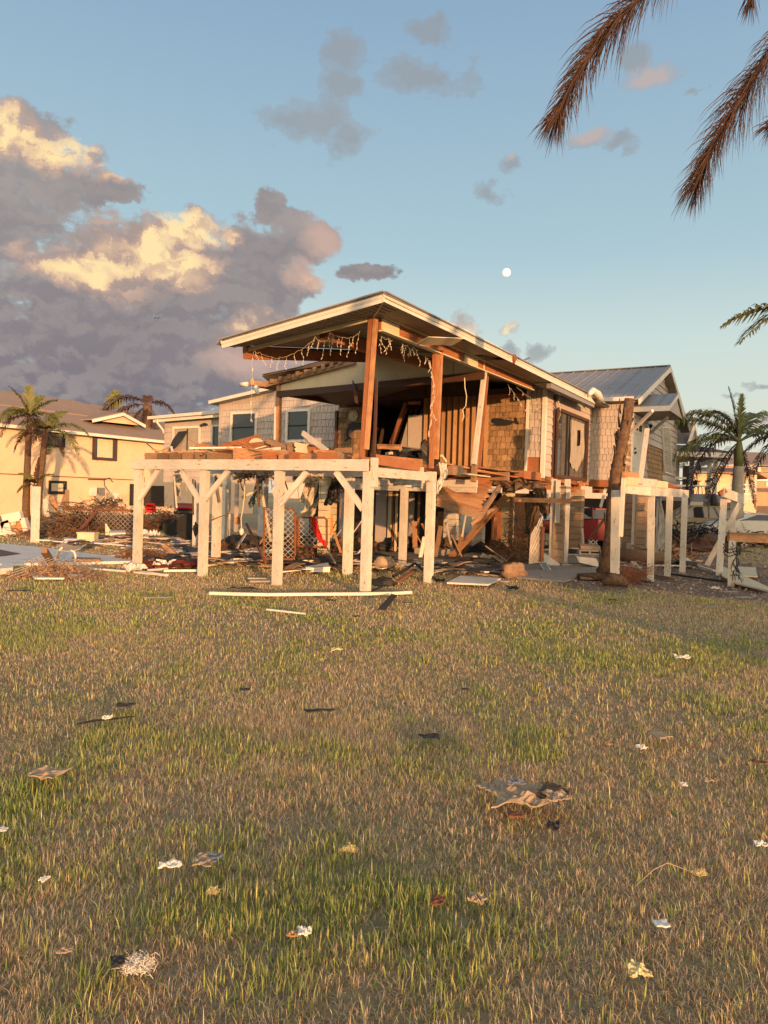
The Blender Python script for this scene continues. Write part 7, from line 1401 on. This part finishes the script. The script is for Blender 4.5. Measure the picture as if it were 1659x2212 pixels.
# ================================================================== litter on the near lawn
for i, (uv, w_, m_, lab, nm, ct_, asp, cr_) in enumerate((
 ((726,1417),30,'foam','pale yellow foam chunk on the middle of the lawn','foam_chunk','foam',.45,.25),
 ((1473,1434),38,'paper','torn white plastic bottle piece on the right lawn','plastic_piece','plastic',.4,.35),
 ((529,1509),28,'felt','small black felt scrap left of centre','felt_scrap','scrap',.5,.2),
 ((690,1556),76,'felt','long black felt strip lying in the grass near the centre','felt_strip','scrap',.18,.1),
 ((930,1615),50,'felt','black felt scrap with a pale edge, right of the long felt strip','felt_scrap','scrap',.5,.12),
 ((1003,1508),18,'felt','tiny black scrap right of centre on the mid lawn','felt_scrap','scrap',.6,.2),
 ((1187,1500),16,'blue','tiny dark scrap on the right mid lawn','felt_scrap','scrap',.8,.3),
 ((1423,1610),40,'card','flat beige card piece with a torn edge','card_piece','card',.8,.03),
 ((1385,1638),22,'paper','cream crumpled scrap left of the beige card','paper_scrap','paper',.6,.6),
 ((1312,1630),14,'wood','small orange chip left of the beige card','wood_chip','wood chip',.7,.3),
 ((100,1697),76,'card','tan folded cardboard piece at the left edge','cardboard_piece','card',.5,.22),
 ((1112,1791),38,mat('rust_card', (.24,.09,.05), rough=.9),'rust-red flat piece below the crumpled brown tarp','rusty_piece','scrap',.5,.1),
 ((1194,1816),32,'felt','black and white scrap right below the crumpled brown tarp','felt_scrap','scrap',.8,.6),
 ((755,1848),30,'foam','round cream fibre lump at the centre of the near lawn','fibre_lump','foam',.9,.9),
 ((367,1904),52,'paper','white foam flake on the near left green grass','foam_flake','foam',.35,.3),
 ((440,1893),42,'card','tan card piece with a grey half, right of the white foam flake','card_piece','card',.9,.25),
 ((462,1888),30,'blue','grey folded piece on the tan card','grey_piece','scrap',.8,.3),
 ((460,1941),26,'foam','cream fluff just below the tan card','fibre_lump','foam',.8,1.0),
 ((657,2055),30,'paper','bright white scrap near the bottom centre','paper_scrap','paper',.6,.5),
 ((630,2062),26,'wood','orange leaf left of the bright white scrap','dry_leaf','leaf',.5,.4),
 ((297,2108),66,'paper','white wool-like fluff at the lower left','wool_fluff','fluff',.5,.8),
 ((253,2124),30,'felt','black scrap at the lower left beside the wool-like fluff','felt_scrap','scrap',.8,.3),
 ((138,2100),34,'card','thin tan piece over a white scrap at the lower left corner','card_piece','card',.3,.2),
 ((1427,2037),34,'paper','flat white piece at the lower right','plastic_piece','plastic',.5,.1),
 ((1641,1856),26,'paper','white crumpled scrap at the right edge','paper_scrap','paper',.5,.5),
 ((945,1985),30,mat('brown_leaf', (.20,.08,.04), rough=.7),'broad reddish brown leaf near the lower centre','dry_leaf','leaf',.9,.3),
 ((1030,1980),40,'card','pale tan dry leaf curl right of the reddish leaf','dry_leaf','leaf',.5,.6),
 ((1525,1712),24,'card','tan wood chip at the right, above the crumpled scraps','wood_chip','wood chip',.5,.3),
 ((1476,1722),16,'paper','small white fleck right of the brown tarp level','paper_scrap','paper',.8,.4),
 ((1510,1900),26,'foam','cream fluff beside the long straw stalk','fibre_lump','foam',.8,.9),
 ((1375,2140),44,'foam','pale yellow torn foam bit at the lower right edge of the lawn','foam_chunk','foam',.6,.6),
 ((1640,1672),34,'rust','small brick-red piece at the right edge','brick_piece','brick',.4,.1),
 ((95,1938),16,'paper','small white fleck at the left edge','paper_scrap','paper',.8,.4),
 ((5,1826),22,'paper','cream fleck cut by the left edge','paper_scrap','paper',.5,.2),
 ((230,1573),22,'paper','cream scrap beside a dark twig at the left','paper_scrap','paper',.6,.5),
 ((268,1545),40,'felt','dark patch with a white speck at the left','felt_scrap','scrap',.5,.2),
 ((42,1283),50,'felt','black strip on the grass at the far left','felt_strip','scrap',.18,.1),
 ((530,1277),85,'felt','black flat roofing piece left of the long white trim strip','felt_strip','scrap',.2,.08),
 ((340,1298),68,'concrete','flat grey board on the grass below the left deck posts','grey_board','board',.14,.02),
 ((770,1340),20,'felt','small black scrap below the corner deck post','felt_scrap','scrap',.5,.3),
 ((880,1309),26,'felt','black scrap right of the dark felt strip by the corner post','felt_scrap','scrap',.3,.1),
 ((715,1304),30,'felt','black fold below the long white trim strip','felt_scrap','scrap',.4,.3),
 ((1538,1318),34,'concrete','grey board bit on the right lawn edge','grey_board','board',.3,.1),
 ((1605,1296),44,'concrete','pale stepping slab on the dirt at the right edge','stepping_slab','slab',.3,.02),
 ((1575,1284),44,'concrete','smaller pale slab on the dirt left of the right edge','stepping_slab','slab',.25,.02),
 ((1108,1275),34,'felt','black crumpled bit on the grass right of the white door panel','felt_scrap','scrap',.4,.5),
 ((1090,1262),24,'paper','pale chip on the dirt right of the white door panel','paper_scrap','paper',.3,.1),
 ((690,1233),30,'concrete','grey flake by the inner deck post','grey_flake','scrap',.3,.1))):
    if nm in ('wool_fluff', 'fibre_lump'):
        p = GS(uv); ww = w_/F_PX*(p-CAM).length*.36; OB(nm, fluff(p+Z*.025, ww*1.15, 700, 300+i), 'paper' if nm == 'wool_fluff' else 'foam', lab, ct_); continue
    scrap(uv, w_*.92, m_ if not isinstance(m_, str) else MT[m_], lab, nm, ct_, asp, .025, cr_, 100+i, lift=.05 if uv[1] > 1400 else .03)
q = [GS(p)+Z*.06 for p in ((815,1327),(832,1328),(858,1295),(845,1292))]; mb = MB(); mb.prism(q, Z*.01); OB('felt_strip', mb, 'felt', 'dark felt strip pointing away from the camera below the corner deck post', 'scrap')
# big crumpled tarp: several folded lobes
tp_ = thing('crumpled_tarp', GS((1140,1760)), 'crumpled brown and grey tarp piece on the right near lawn', 'tarp')
for i, (uv, wd, m_, r_, asp) in enumerate((((1048,1724),36,'card',-.6,.5),((1085,1735),64,'card',-.5,.6),((1140,1748),110,'card',.1,.42),((1120,1768),120,'card',.0,.35),((1195,1757),70,'tarp',-.5,.7),((1200,1772),52,'card',.2,.6),((1110,1746),40,'blue',.2,.4))):
    o = scrap(uv, wd, m_, None, 'fold', None, asp, .02+.012*i, .24, 200+i, lift=.05, rot=r_, sub=10); o.parent = tp_; o.location = o.location-tp_.location
    for kx in ('label', 'category'):
        if kx in o: del o[kx]
mb = MB(); mb.tube([GS(p)+Z*h for p, h in (((1370,1942),.05),((1410,1925),.09),((1440,1915),.1),((1490,1918),.07))], [.001,.002,.002,.001], 5); OB('straw_stalk', mb, 'card', 'long bent straw stalk on the lower right lawn', 'stalk')
mb = MB(); mb.tube([GS(p)+Z*.05 for p in ((165,1580),(205,1572),(290,1563))], [.006,.009,.005], 5); OB('dark_twig', mb, 'black', 'dark twig lying on the left lawn', 'twig')
# ================================================================== scattered debris strip
def tri_area(poly): return poly
rr = random.Random(99)
def strip_pts(poly_uv, n, seed):
    rr = random.Random(seed); P = [tuple(G(p)[:2]) for p in poly_uv]; xs_ = [p[0] for p in P]; ys_ = [p[1] for p in P]; out_ = []
    while len(out_) < n:
        x, y = rr.uniform(min(xs_), max(xs_)), rr.uniform(min(ys_), max(ys_))
        if poly_in(x, y, P): out_.append((x, y))
    return out_
protos = {}
def proto(kind, seed):
    rr = random.Random(seed); mb = MB(); L_ = rr.uniform(.5, 1.7) if kind != 'roof' else rr.uniform(.4, 1.0); w_ = rr.uniform(.06, .2) if kind != 'roof' else rr.uniform(.2, .5)
    n = 7; e0 = [w_/2+rr.uniform(-.25,.1)*w_*.4 for _ in range(n)]; e1 = [w_/2+rr.uniform(-.25,.1)*w_*.4 for _ in range(n)]; th_ = .012 if kind == 'roof' else .022; bow = rr.uniform(-.06, .09)
    top = []
    for i in range(n): x = (i/(n-1)-.5)*L_; z = .03+max(0, bow*(1-(2*i/(n-1)-1)**2)); top.append((V((x, -e0[i], z)), V((x, e1[i], z))))
    for (a, b), (a2, b2) in zip(top, top[1:]):
        u = Z*th_; mb.face([a+u, a2+u, b2+u, b+u]); mb.face([a, b, b2, a2]); mb.face([a, a2, a2+u, a+u]); mb.face([b, b+u, b2+u, b2])
    a, b = top[0]; mb.face([a, a+Z*th_, b+Z*th_, b]); a, b = top[-1]; mb.face([a, b, b+Z*th_, a+Z*th_])
    return mb
KINDS = [('roof','roofing_scrap','felt','dark flat roofing piece in the debris field under and left of the deck','roofing'),('side','siding_scrap','gray','grey siding board lying in the debris field under and left of the deck','siding board'),('wood','wood_scrap','wood2','brown broken board lying in the debris field under and left of the deck','board'),('white','white_scrap','paper','white trim or panel piece in the debris field under and left of the deck','trim piece')]
ZONES = [([(100,1172),(290,1163),(560,1158),(700,1165),(560,1195),(420,1205),(300,1198),(150,1186)], 95, 1), ([(300,1200),(560,1185),(760,1195),(740,1222),(470,1228),(310,1222)], 80, 2), ([(560,1222),(750,1205),(900,1212),(860,1236),(600,1240)], 36, 3), ([(1100,1150),(1290,1150),(1300,1205),(1140,1215)], 26, 4), ([(900,1218),(1080,1228),(1060,1248),(930,1242)], 12, 5), ([(1330,1190),(1500,1200),(1500,1235),(1380,1235)], 22, 6), ([(1450,1130),(1659,1140),(1659,1175),(1450,1165)], 16, 7)]
lab2 = {4:'left of the leaning trunk under the house', 5:'in the grass between the deck posts and the white door panel', 6:'behind the entry landing posts', 7:'on the far lawn at the right'}
for poly, n, sd_ in ZONES:
    cnt = 0
    for (x, y) in strip_pts(poly, n, sd_):
        kd = KINDS[rr.choices(range(4), (4.2, 2.2, 2, 2.2))[0]]; vi = rr.randrange(5); key = (kd[0], vi); rot = (TH*-1+math.pi/2 if rr.random() < .6 else 0)+rr.gauss(0, .5)+(math.pi if rr.random() < .5 else 0)
        if key not in protos:
            o = proto(kd[0], hash(kd[0]) % 1 + vi+{'roof':0,'side':20,'wood':40,'white':60}[kd[0]]).build(kd[1], MT[kd[2]], None, loc=(0,0,0)); protos[key] = o
        else: o = protos[key].copy(); sc.collection.objects.link(o)
        o.location = (x, y, rr.uniform(0, .06)); o.rotation_euler = (rr.gauss(0,.05), rr.gauss(0,.05), rot)
        if sd_ <= 3:
            base = {'roof':'dark flat roofing piece','side':'grey siding board','wood':'brown broken board','white':'white trim piece'}[kd[0]]; z_ = {1:('on the ground left of the deck, near the cooler' if x < -6.5 else 'on the ground far back between the leftmost deck posts'), 2:('on the ground between the first and second deck posts' if x < -3.3 else 'on the ground between the second and third deck posts'), 3:'on the ground between the third deck post and the inner post'}[sd_]; tag(o, base+' '+z_, kd[4], base+'s '+z_)
        else:
            base = {'roof':'dark flat roofing piece','side':'grey siding board','wood':'brown broken board','white':'white trim piece'}[kd[0]]; tag(o, base+' '+lab2[sd_], kd[4], base+'s '+lab2[sd_])
# fine crumbs that nobody could count
crumb = MB(); rr = random.Random(5)
for poly, n, sd_ in ZONES:
    for (x, y) in strip_pts(poly, n*7, sd_+50):
        s_ = rr.uniform(.02, .1); a = rr.uniform(0, 6.28); u = V((math.cos(a), math.sin(a), rr.uniform(-.3,.3)))*s_; v_ = V((-math.sin(a), math.cos(a), rr.uniform(-.3,.3)))*s_*rr.uniform(.3,.9); p = V((x, y, .02+s_*.4)); crumb.prism([p-u-v_, p+u-v_*.6, p+u*.8+v_, p-u*.7+v_], Z*.012, rr.choice((.25,.4,.7,1.2,1.5)))
tag(crumb.build('debris_crumbs', MT['card']), kind='stuff')
# dry leaves / mulch on the bare ground
mul = MB()
for (x, y) in strip_pts([(1000,1240),(1330,1280),(1659,1300),(1659,1215),(1500,1195),(1300,1200),(1100,1225)], 5200, 77):
    s_ = rr.uniform(.012, .04); a = rr.uniform(0, 6.28); u = V((math.cos(a), math.sin(a), rr.uniform(-.5,.5)))*s_; v_ = V((-math.sin(a), math.cos(a), rr.uniform(-.5,.5)))*s_*.5; p = V((x, y, .0+s_*.5)); mul.face([p-u, p-v_, p+u, p+v_], None, rr.uniform(.4, 1.7))
tag(mul.build('mulch', MT['card']), kind='stuff')
# ================================================================== moon and birds
d = ray((1094,589)).normalized(); mp_ = CAM+d*2500; mb = MB()
n = 24; rM = 8.3/F_PX*2500
for i in range(n):
    for j in range(n):
        P = lambda i, j: mp_+V((math.sin(math.pi*i/n)*math.cos(2*math.pi*j/n), math.sin(math.pi*i/n)*math.sin(2*math.pi*j/n), math.cos(math.pi*i/n)))*rM
        mb.face([P(i,j), P(i+1,j), P(i+1,j+1), P(i,j+1)])
mm = bpy.data.materials.new('moon_surface'); mm.use_nodes = True; b = mm.node_tree.nodes['Principled BSDF']; nz = nd(mm.node_tree, 'ShaderNodeTexNoise', i_Scale=.12, i_Detail=4.0); gq = nd(mm.node_tree, 'ShaderNodeNewGeometry'); mm.node_tree.links.new(gq.outputs['Position'], nz.inputs[0])
cq = ramp(mm.node_tree, nz.outputs[0], [(.4, (.95,.93,.85)), (.6, (.72,.72,.68))]); mm.node_tree.links.new(cq, b.inputs['Base Color']); mm.node_tree.links.new(cq, b.inputs['Emission Color']); b.inputs['Emission Strength'].default_value = .45; b.inputs['Roughness'].default_value = 1
OB('moon', mb, mm, 'pale nearly full moon in the clear sky above the roof', 'moon')
for (u, v, s_, lab) in ((340,687,1.0,'larger bird gliding before the big cloud'), (298,706,.5,'smaller bird lower left before the big cloud')):
    p = Y_((u, v), 90); w_ = s_*.42; mb = MB()
    q = [p+V((-w_,0,-.02)), p+V((-w_*.55,0,.12*s_)), p+V((-w_*.12,-.0,.0)), p+V((w_*.12,0,0)), p+V((w_*.55,0,.12*s_)), p+V((w_,0,-.02))]
    for a, b_ in zip(q, q[1:]): mb.prism([a, b_, b_+V((0,.16*s_,0)), a+V((0,.16*s_,0))], Z*-.03*s_)
    o = OB('bird', mb, 'black', lab, 'bird', 'birds before the big cloud'); mb = MB(); mb.tube([p+V((0,-.2*s_,0)), p+V((0,.05,0)), p+V((0,.3*s_,0))], [.02,.05*s_,.015], 7); mb.build('body', MT['black'], o)
# ================================================================== house and trees added behind the camera to shade the right side
def shade_house(x0, x1, y, h, rise, dp, label):
    t = thing('cream_house', ((x0+x1)/2, y, 0), label, 'house'); mb = MB(); mb.box(((x0+x1)/2, y, h/2), V(((x1-x0)/2,0,0)), V((0,dp/2,0)), Z*h/2); mb.build('wall', MT['yellow'], t)
    mb = MB(); mb.prism([(x0-.4,y-dp/2-.4,h),(x1+.4,y-dp/2-.4,h),(x1-dp/2,y,h+rise),(x0+dp/2,y,h+rise)], V((0,0,.08))); mb.prism([(x0-.4,y+dp/2+.4,h),(x1+.4,y+dp/2+.4,h),(x1-dp/2,y,h+rise),(x0+dp/2,y,h+rise)], V((0,0,.08))); mb.prism([(x1+.4,y-dp/2-.4,h),(x1+.4,y+dp/2+.4,h),(x1-dp/2,y,h+rise)], V((0,0,.08))); mb.prism([(x0-.4,y-dp/2-.4,h),(x0-.4,y+dp/2+.4,h),(x0+dp/2,y,h+rise)], V((0,0,.08))); mb.build('roof', MT['darkroof'], t)
    fr = Fr((x0, y+dp/2, 0), (1,0,0), (0,1,0))
    for k in range(3): a = (x1-x0)*(.2+.28*k); window(t, fr, a, a+1.2, .9, 2.0, MT['trim'], mullions=(a+.6,))
shade_house(27.8, 46, -28, 10.2, 2.4, 8, 'tall cream house added behind the camera to shade the right side')  # unseen house, placed and sized only to block the low sun
def leafy(x, y, h, rx, n, seed, label):
    rr = random.Random(seed); t = thing('added_shade_tree', (x, y, 0), label, 'tree'); mb = MB(); mb.tube([(x,y,0),(x+.1,y,h*.4),(x,y+.1,h*.8)], [.22,.16,.06], 8); mb.build('trunk', MT['trunk'], t); mb = MB(); cl_ = [V((rr.gauss(0,.45)*rx, rr.gauss(0,.4)*rx, h*rr.uniform(.5,.92))) for _ in range(26)]
    for k in range(n):
        q = rr.choice(cl_)+V((rr.gauss(0,.3), rr.gauss(0,.3), rr.gauss(0,.22)))*rx*.6+V((x,y,0)); u = V((rr.gauss(0,1),rr.gauss(0,1),rr.gauss(0,1))).normalized()*.13; v_ = V((rr.gauss(0,1),rr.gauss(0,1),rr.gauss(0,1))).normalized()*.08
        if q.z > h*1.02: q.z = h*1.0
        mb.face([q-u, q-v_, q+u, q+v_], None, rr.uniform(.7, 1.3))
    mb.build('crown', MT['frondg'], t)
for i, (x, y, h, rx, n) in enumerate(((17.8,-26,3.7,1.6,1300),(20.8,-25,5.4,2.0,3000),(23.3,-26,5.6,2.0,3000))): leafy(x, y, h, rx, n, i, ('smallest','middle','tallest')[i]+' leafy tree added behind the camera for patchy shade, by the tall cream house')  # unseen trees, added to break up the edge of the shade

# ================================================================== GRASS
rng = np.random.default_rng(11)
def vnoise(x, y, s, seed):
    g = np.random.default_rng(seed).random((128, 128)); xx, yy = x*s+500, y*s+500; xi, yi = np.floor(xx).astype(int), np.floor(yy).astype(int); fx, fy = xx-xi, yy-yi; fx = fx*fx*(3-2*fx); fy = fy*fy*(3-2*fy)
    a, b, c_, d_ = g[xi % 128, yi % 128], g[(xi+1) % 128, yi % 128], g[xi % 128, (yi+1) % 128], g[(xi+1) % 128, (yi+1) % 128]; return (a*(1-fx)+b*fx)*(1-fy)+(c_*(1-fx)+d_*fx)*fy
GB = [((150,1330),1.6,1),((330,1335),1.5,.8),((60,1340),1.2,.7),((620,1330),1.3,.5),((1150,1400),1.6,.7),((900,1400),1.3,.6),((1350,1400),1.4,.5),((480,1620),.5,.6),((200,1680),.45,.9),((60,1730),.4,.9),((300,1600),.5,.5),((480,1850),.35,1),((330,1860),.3,.9),((640,1920),.3,.8),((450,1950),.3,1),((600,2050),.25,.9),((300,2020),.25,.6),((150,2100),.2,.6),((750,1990),.2,.6),((900,1960),.2,.5),((950,2080),.2,.6),((1100,2020),.2,.4),((1500,1960),.22,.5),((1300,1790),.2,.5),((1550,2060),.2,.5),((650,2150),.2,.6),((1000,1680),.3,.25),((1450,1320),1.5,.4)]
def green(x, y):
    g = np.zeros_like(x)
    for uv, r_, w_ in GB: p = G(uv); g = np.maximum(g, w_*np.exp(-((x-p.x)**2+(y-p.y)**2*.6)/(r_*r_)))
    return g
DP = DIRT
from math import inf
def inpoly(x, y, poly):
    r = np.zeros(len(x), bool); j = len(poly)-1
    for i in range(len(poly)):
        a, b = poly[i], poly[j]; cnd = ((a[1] > y) != (b[1] > y)) & (x < (b[0]-a[0])*(y-a[1])/(b[1]-a[1]+1e-12)+a[0]); r ^= cnd; j = i
    return r
hard = [[tuple(G(p)[:2]) for p in [(-120,1164),(0,1174),(100,1184),(190,1196),(290,1210),(288,1216),(130,1221),(0,1224),(-160,1228)]], [(p.x, p.y) for p in slab], [tuple(G(p)[:2]) for p in [c('k7',540,880),c('k7',1659,1000),c('k7',1659,1045),c('m2',800,970),c('k7',900,985),c('k7',560,950)]]]
VV, CC = [], []; nb_ = 0; FA = []
def blades(y0, y1, dens, wmul, hmul, outer=0):
    global nb_
    y1_, y0_ = y1, y0; ww_ = .60*y1_+.6+outer; n = int(dens*(y1_-y0_)*2*ww_); y = rng.uniform(y0_, y1_, n); x = rng.uniform(-1, 1, n)*ww_; k = (np.abs(x) < .60*y+.6+outer) & ((np.abs(x) >= .60*y+.6) if outer else True); x, y = x[k], y[k]
    dm = inpoly(x+.25*np.sin(y*5.1+x), y+.3*np.sin(x*3.7)+.15*np.sin(x*9.1), DP); k = ~dm | (rng.random(len(x)) < .05)
    for h_ in hard: k &= ~inpoly(x, y, h_)
    x, y = x[k], y[k]
    clump = vnoise(x, y, 9, 3)*.6+vnoise(x, y, 23, 4)*.4; k = rng.random(len(x)) < np.clip(clump*2.0-.0, .35, 1); x, y, clump = x[k], y[k], clump[k]; n = len(x)
    g = np.clip(green(x, y)*.62+(vnoise(x, y, 1.1, 5)-.62)*.8+(vnoise(x, y, 4.5, 6)-.5)*.7, 0, 1); isg = rng.random(n) < np.clip(g*.7+.05, 0, .55)
    L_ = np.where(isg, rng.uniform(.035, .085, n), rng.uniform(.022, .055, n))*hmul*(.6+.7*clump)*np.where(rng.random(n) < .06, 1.5, 1); wd = np.where(isg, rng.uniform(.0025, .005, n), rng.uniform(.0014, .0032, n))*wmul
    az_ = rng.uniform(0, 2*np.pi, n); lean = np.where(isg, np.abs(rng.normal(.35, .25, n)), np.where(rng.random(n) < .35, rng.uniform(1.25, 1.55, n), np.abs(rng.normal(.75, .4, n)))); dx, dy = np.cos(az_), np.sin(az_); px, py = -dy, dx
    # ribbons turn their width roughly across their lean
    zb = np.array(.018*np.sin(x*1.3+y*.4)*np.sin(y*.9-x*.2)-.02)
    b0 = np.stack([x-px*wd/2, y-py*wd/2, zb], 1); b1_ = np.stack([x+px*wd/2, y+py*wd/2, zb], 1)
    mx, my, mz = x+dx*L_*.5*np.sin(lean*.7), y+dy*L_*.5*np.sin(lean*.7), zb+L_*.5*np.cos(lean*.7); m0 = np.stack([mx-px*wd*.45, my-py*wd*.45, mz], 1); m1 = np.stack([mx+px*wd*.45, my+py*wd*.45, mz], 1)
    l2 = np.minimum(lean*1.8, 1.9); tp = np.stack([mx+dx*L_*.5*np.sin(l2), my+dy*L_*.5*np.sin(l2), np.maximum(.004, mz+L_*.5*np.cos(l2))], 1)
    V5 = np.stack([b0, b1_, m1, m0, tp], 1).reshape(-1, 3)
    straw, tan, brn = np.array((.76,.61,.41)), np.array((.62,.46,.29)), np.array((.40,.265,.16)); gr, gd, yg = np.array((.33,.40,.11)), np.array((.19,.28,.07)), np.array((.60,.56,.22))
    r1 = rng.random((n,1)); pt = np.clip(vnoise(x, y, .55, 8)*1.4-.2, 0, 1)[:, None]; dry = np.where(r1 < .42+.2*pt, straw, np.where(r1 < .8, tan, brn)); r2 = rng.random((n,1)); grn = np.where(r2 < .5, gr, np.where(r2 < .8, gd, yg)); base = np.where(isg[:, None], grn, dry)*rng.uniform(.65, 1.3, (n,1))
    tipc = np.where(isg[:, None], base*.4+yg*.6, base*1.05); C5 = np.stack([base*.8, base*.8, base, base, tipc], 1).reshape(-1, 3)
    VV.append(V5); CC.append(C5); i0 = nb_*5+np.arange(n)*5; FA.append(i0); nb_ += n
blades(1.7, 3.2, 14500, 1.0, 1.0); blades(3.2, 5.2, 9000, 1.2, 1.0); blades(5.2, 8.2, 4300, 1.7, 1.0); blades(8.2, 12.5, 1700, 2.9, 1.0); blades(12.5, 18, 800, 4.5, 1.0); blades(18, 30, 160, 9, 1.05)
blades(.2, 1.7, 4500, 1.6, 1.0, 4); blades(1.7, 5.2, 3300, 1.9, 1.0, 4); blades(5.2, 9, 1800, 2.5, 1.0, 4); blades(9, 18, 650, 4.5, 1.0, 5)
Vn = np.concatenate(VV).astype(np.float32); Cn = np.concatenate(CC).astype(np.float32); I0 = np.concatenate(FA); print('blades', nb_)
me = bpy.data.meshes.new('grass'); me.vertices.add(len(Vn)); me.vertices.foreach_set('co', Vn.ravel()); nF = len(I0)*2
lp_ = np.stack([I0, I0+1, I0+2, I0+3, I0+3, I0+2, I0+4], 1).ravel().astype(np.int32); me.loops.add(len(lp_)); me.loops.foreach_set('vertex_index', lp_); me.polygons.add(nF)
st = np.stack([np.arange(len(I0))*7, np.arange(len(I0))*7+4], 1).ravel().astype(np.int32); me.polygons.foreach_set('loop_start', st); me.update(calc_edges=True)
ca = me.attributes.new('blade', 'FLOAT_COLOR', 'POINT'); ca.data.foreach_set('color', np.concatenate([Cn, np.ones((len(Cn), 1), np.float32)], 1).ravel())
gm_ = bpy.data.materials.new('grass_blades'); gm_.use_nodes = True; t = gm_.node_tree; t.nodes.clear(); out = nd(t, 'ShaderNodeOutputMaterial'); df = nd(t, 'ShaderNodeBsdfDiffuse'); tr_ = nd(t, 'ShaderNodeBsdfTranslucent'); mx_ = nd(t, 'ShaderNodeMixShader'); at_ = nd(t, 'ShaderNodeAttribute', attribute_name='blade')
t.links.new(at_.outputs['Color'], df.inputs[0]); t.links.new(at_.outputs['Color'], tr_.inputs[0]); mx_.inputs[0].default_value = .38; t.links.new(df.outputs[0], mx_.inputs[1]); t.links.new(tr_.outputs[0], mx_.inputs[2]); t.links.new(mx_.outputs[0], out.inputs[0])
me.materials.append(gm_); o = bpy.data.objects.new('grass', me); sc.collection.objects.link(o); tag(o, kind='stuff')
